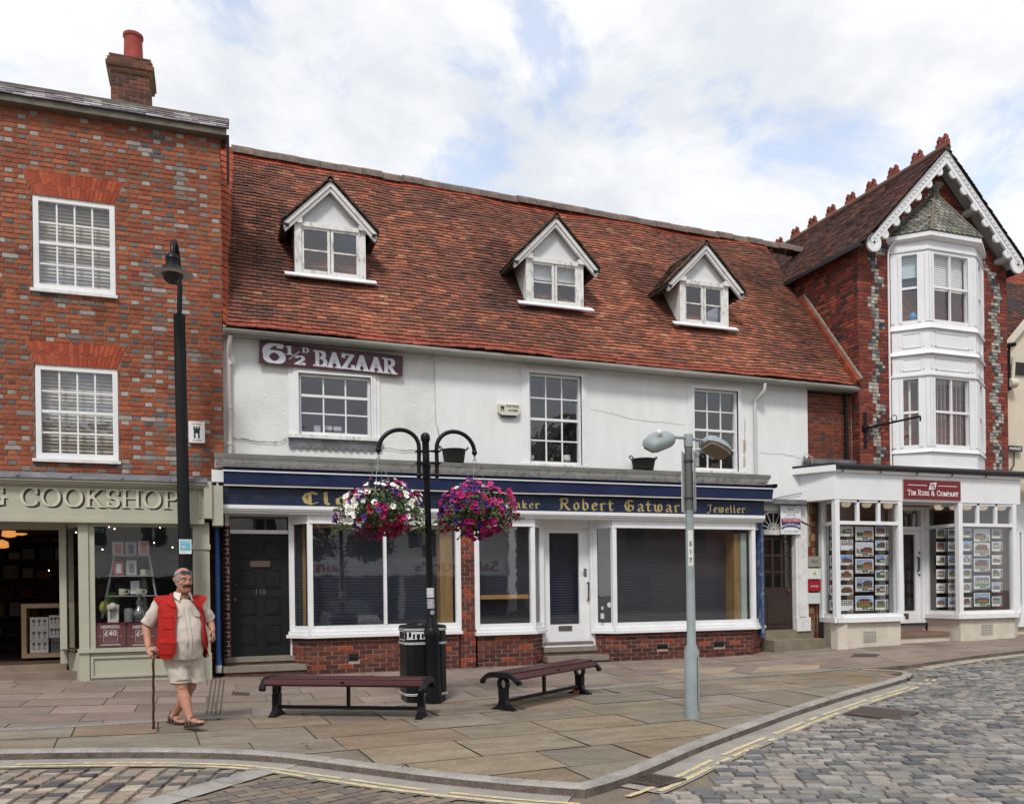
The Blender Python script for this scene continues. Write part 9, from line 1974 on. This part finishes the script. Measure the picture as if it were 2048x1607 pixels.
# shorts
mb = MB(); mb.loft([ell((-.01, .0, z), rx, ry, YW, 28) for z, rx, ry in ((.64, .185, .14), (.72, .195, .15), (.8, .2, .16), (.88, .2, .165))])
mb.tube([V((-.075, -.01, .72)), V((-.06, -.05, .62)), V((-.035, -.085, .52)), V((-.025, -.1, .47))], [.115, .108, .1, .104], 20); mb.tube([V((.09, .0, .72)), V((.105, .01, .62)), V((.13, .02, .52)), V((.138, .025, .455))], [.115, .108, .098, .1], 20)
shorts = fuse(mb, 'shorts', shortm, man, .009, 3, fold(.015, 7))
mb = MB()
for c, r_ in ((V((-.025, -.1, .474)), .106), (V((.138, .025, .46)), .102)): mb.tube([c + V((0, 0, .0)), c + V((0, 0, .018))], [r_ - .002, r_ - .003], 22, False)
pb(mb, 'shorts_hem', shortm, True, shorts)
# sandals
sole = M('black_sole', (.02, .018, .018), .7); strap = M('brown_straps', (.09, .05, .04), .6, var=.2)
for (h, t, lift), (d, L_, sd_) in ((FR, dR), (FL, dL)):
    mb = MB(); R_ = []
    for f, w_ in ((-.05, .024), (-.02, .036), (.15, .041), (.4, .037), (.65, .048), (.85, .05), (.97, .038), (1.02, .018)):
        c = h + d * (L_ * f) + V((0, 0, lift * max(0, f))); R_.append([c + sd_ * (w_ * x) + V((0, 0, z)) for x, z in ((-1, 0), (1, 0), (1, .026), (-1, .026))])
    mb.mi = 0; mb.loft(R_); mb.mi = 1
    def band_(f, w_, top, wd):
        c = h + d * (L_ * f) + V((0, 0, lift * f + .02)); q = [c + sd_ * (w_ * math.cos(a)) + V((0, 0, top * math.sin(a))) for a in [PI * i / 12 for i in range(13)]]
        for a, b in zip(q, q[1:]): mb.face([a - d * wd, b - d * wd, b + d * wd, a + d * wd]); mb.face([a - d * wd, a - d * wd * 1.0 - V((0, 0, .006)), b - d * wd - V((0, 0, .006)), b - d * wd]); mb.face([a + d * wd, b + d * wd, b + d * wd - V((0, 0, .006)), a + d * wd - V((0, 0, .006))])
    band_(.72, .052, .05, .022); band_(.42, .046, .088, .02); band_(.2, .045, .105, .012)
    c = h + V((0, 0, .02)); q = [c + d * (-.012 + .07 * (1 - math.cos(a))) * 1 + sd_ * (.043 * math.sin(a)) for a in [-PI / 2 + PI * i / 10 for i in range(11)]]
    for a, b in zip(q, q[1:]): mb.face([a + V((0, 0, .005)), b + V((0, 0, .005)), b + V((0, 0, .06)), a + V((0, 0, .06))])
    pb(mb, 'sandal', [sole, strap], 40)
# walking stick, a thing of its own
st0, st1 = V((-.284, -.172, .80)), V((-.293, -.165, gz(mp_.x - .29, mp_.y - .165) - mp_.z)); wsl = thing('walking_stick', 'dark knobbly wooden walking stick in the hand of the man in red', 'walking stick', mp_ + st1); mb = MB(); n_ = 26; rr = random.Random(2); pts = [st0.lerp(st1, i / n_) + V((.0022 * math.sin(i * 1.1), .002 * math.cos(i * .9), 0)) for i in range(n_ + 1)]
o = mp_; mb.tube([p + o for p in pts], [.0125 + .0022 * (i % 4 == 0) for i in range(n_ + 1)], 10); mb.build('shaft', M('dark_stick_wood', (.05, .016, .012), .4, var=.4, vs=12), wsl, smooth=True)
mb = MB(); mb.tube([o + st0 + V((-.035, .03, .004)), o + st0 + V((-.015, .012, .014)), o + st0 + V((.008, -.006, .012)), o + st0 + V((.03, -.03, -.002))], [.012, .015, .015, .011], 10); mb.build('handle', M('stick_handle', (.04, .018, .014), .4), wsl, smooth=True)
mb = MB(); mb.tube([o + pts[1] - V((0, 0, .01)), o + pts[1] - V((0, 0, .025))], .0155, 12); mb.build('brass_collar', M('brass', (.5, .35, .12), .3, metal=.8), wsl, smooth=True); mb = MB(); mb.tube([o + pts[-2] , o + pts[-1]], .016, 10); mb.build('rubber_tip', M('rubber_tip', (.02, .02, .02), .8), wsl, smooth=True)
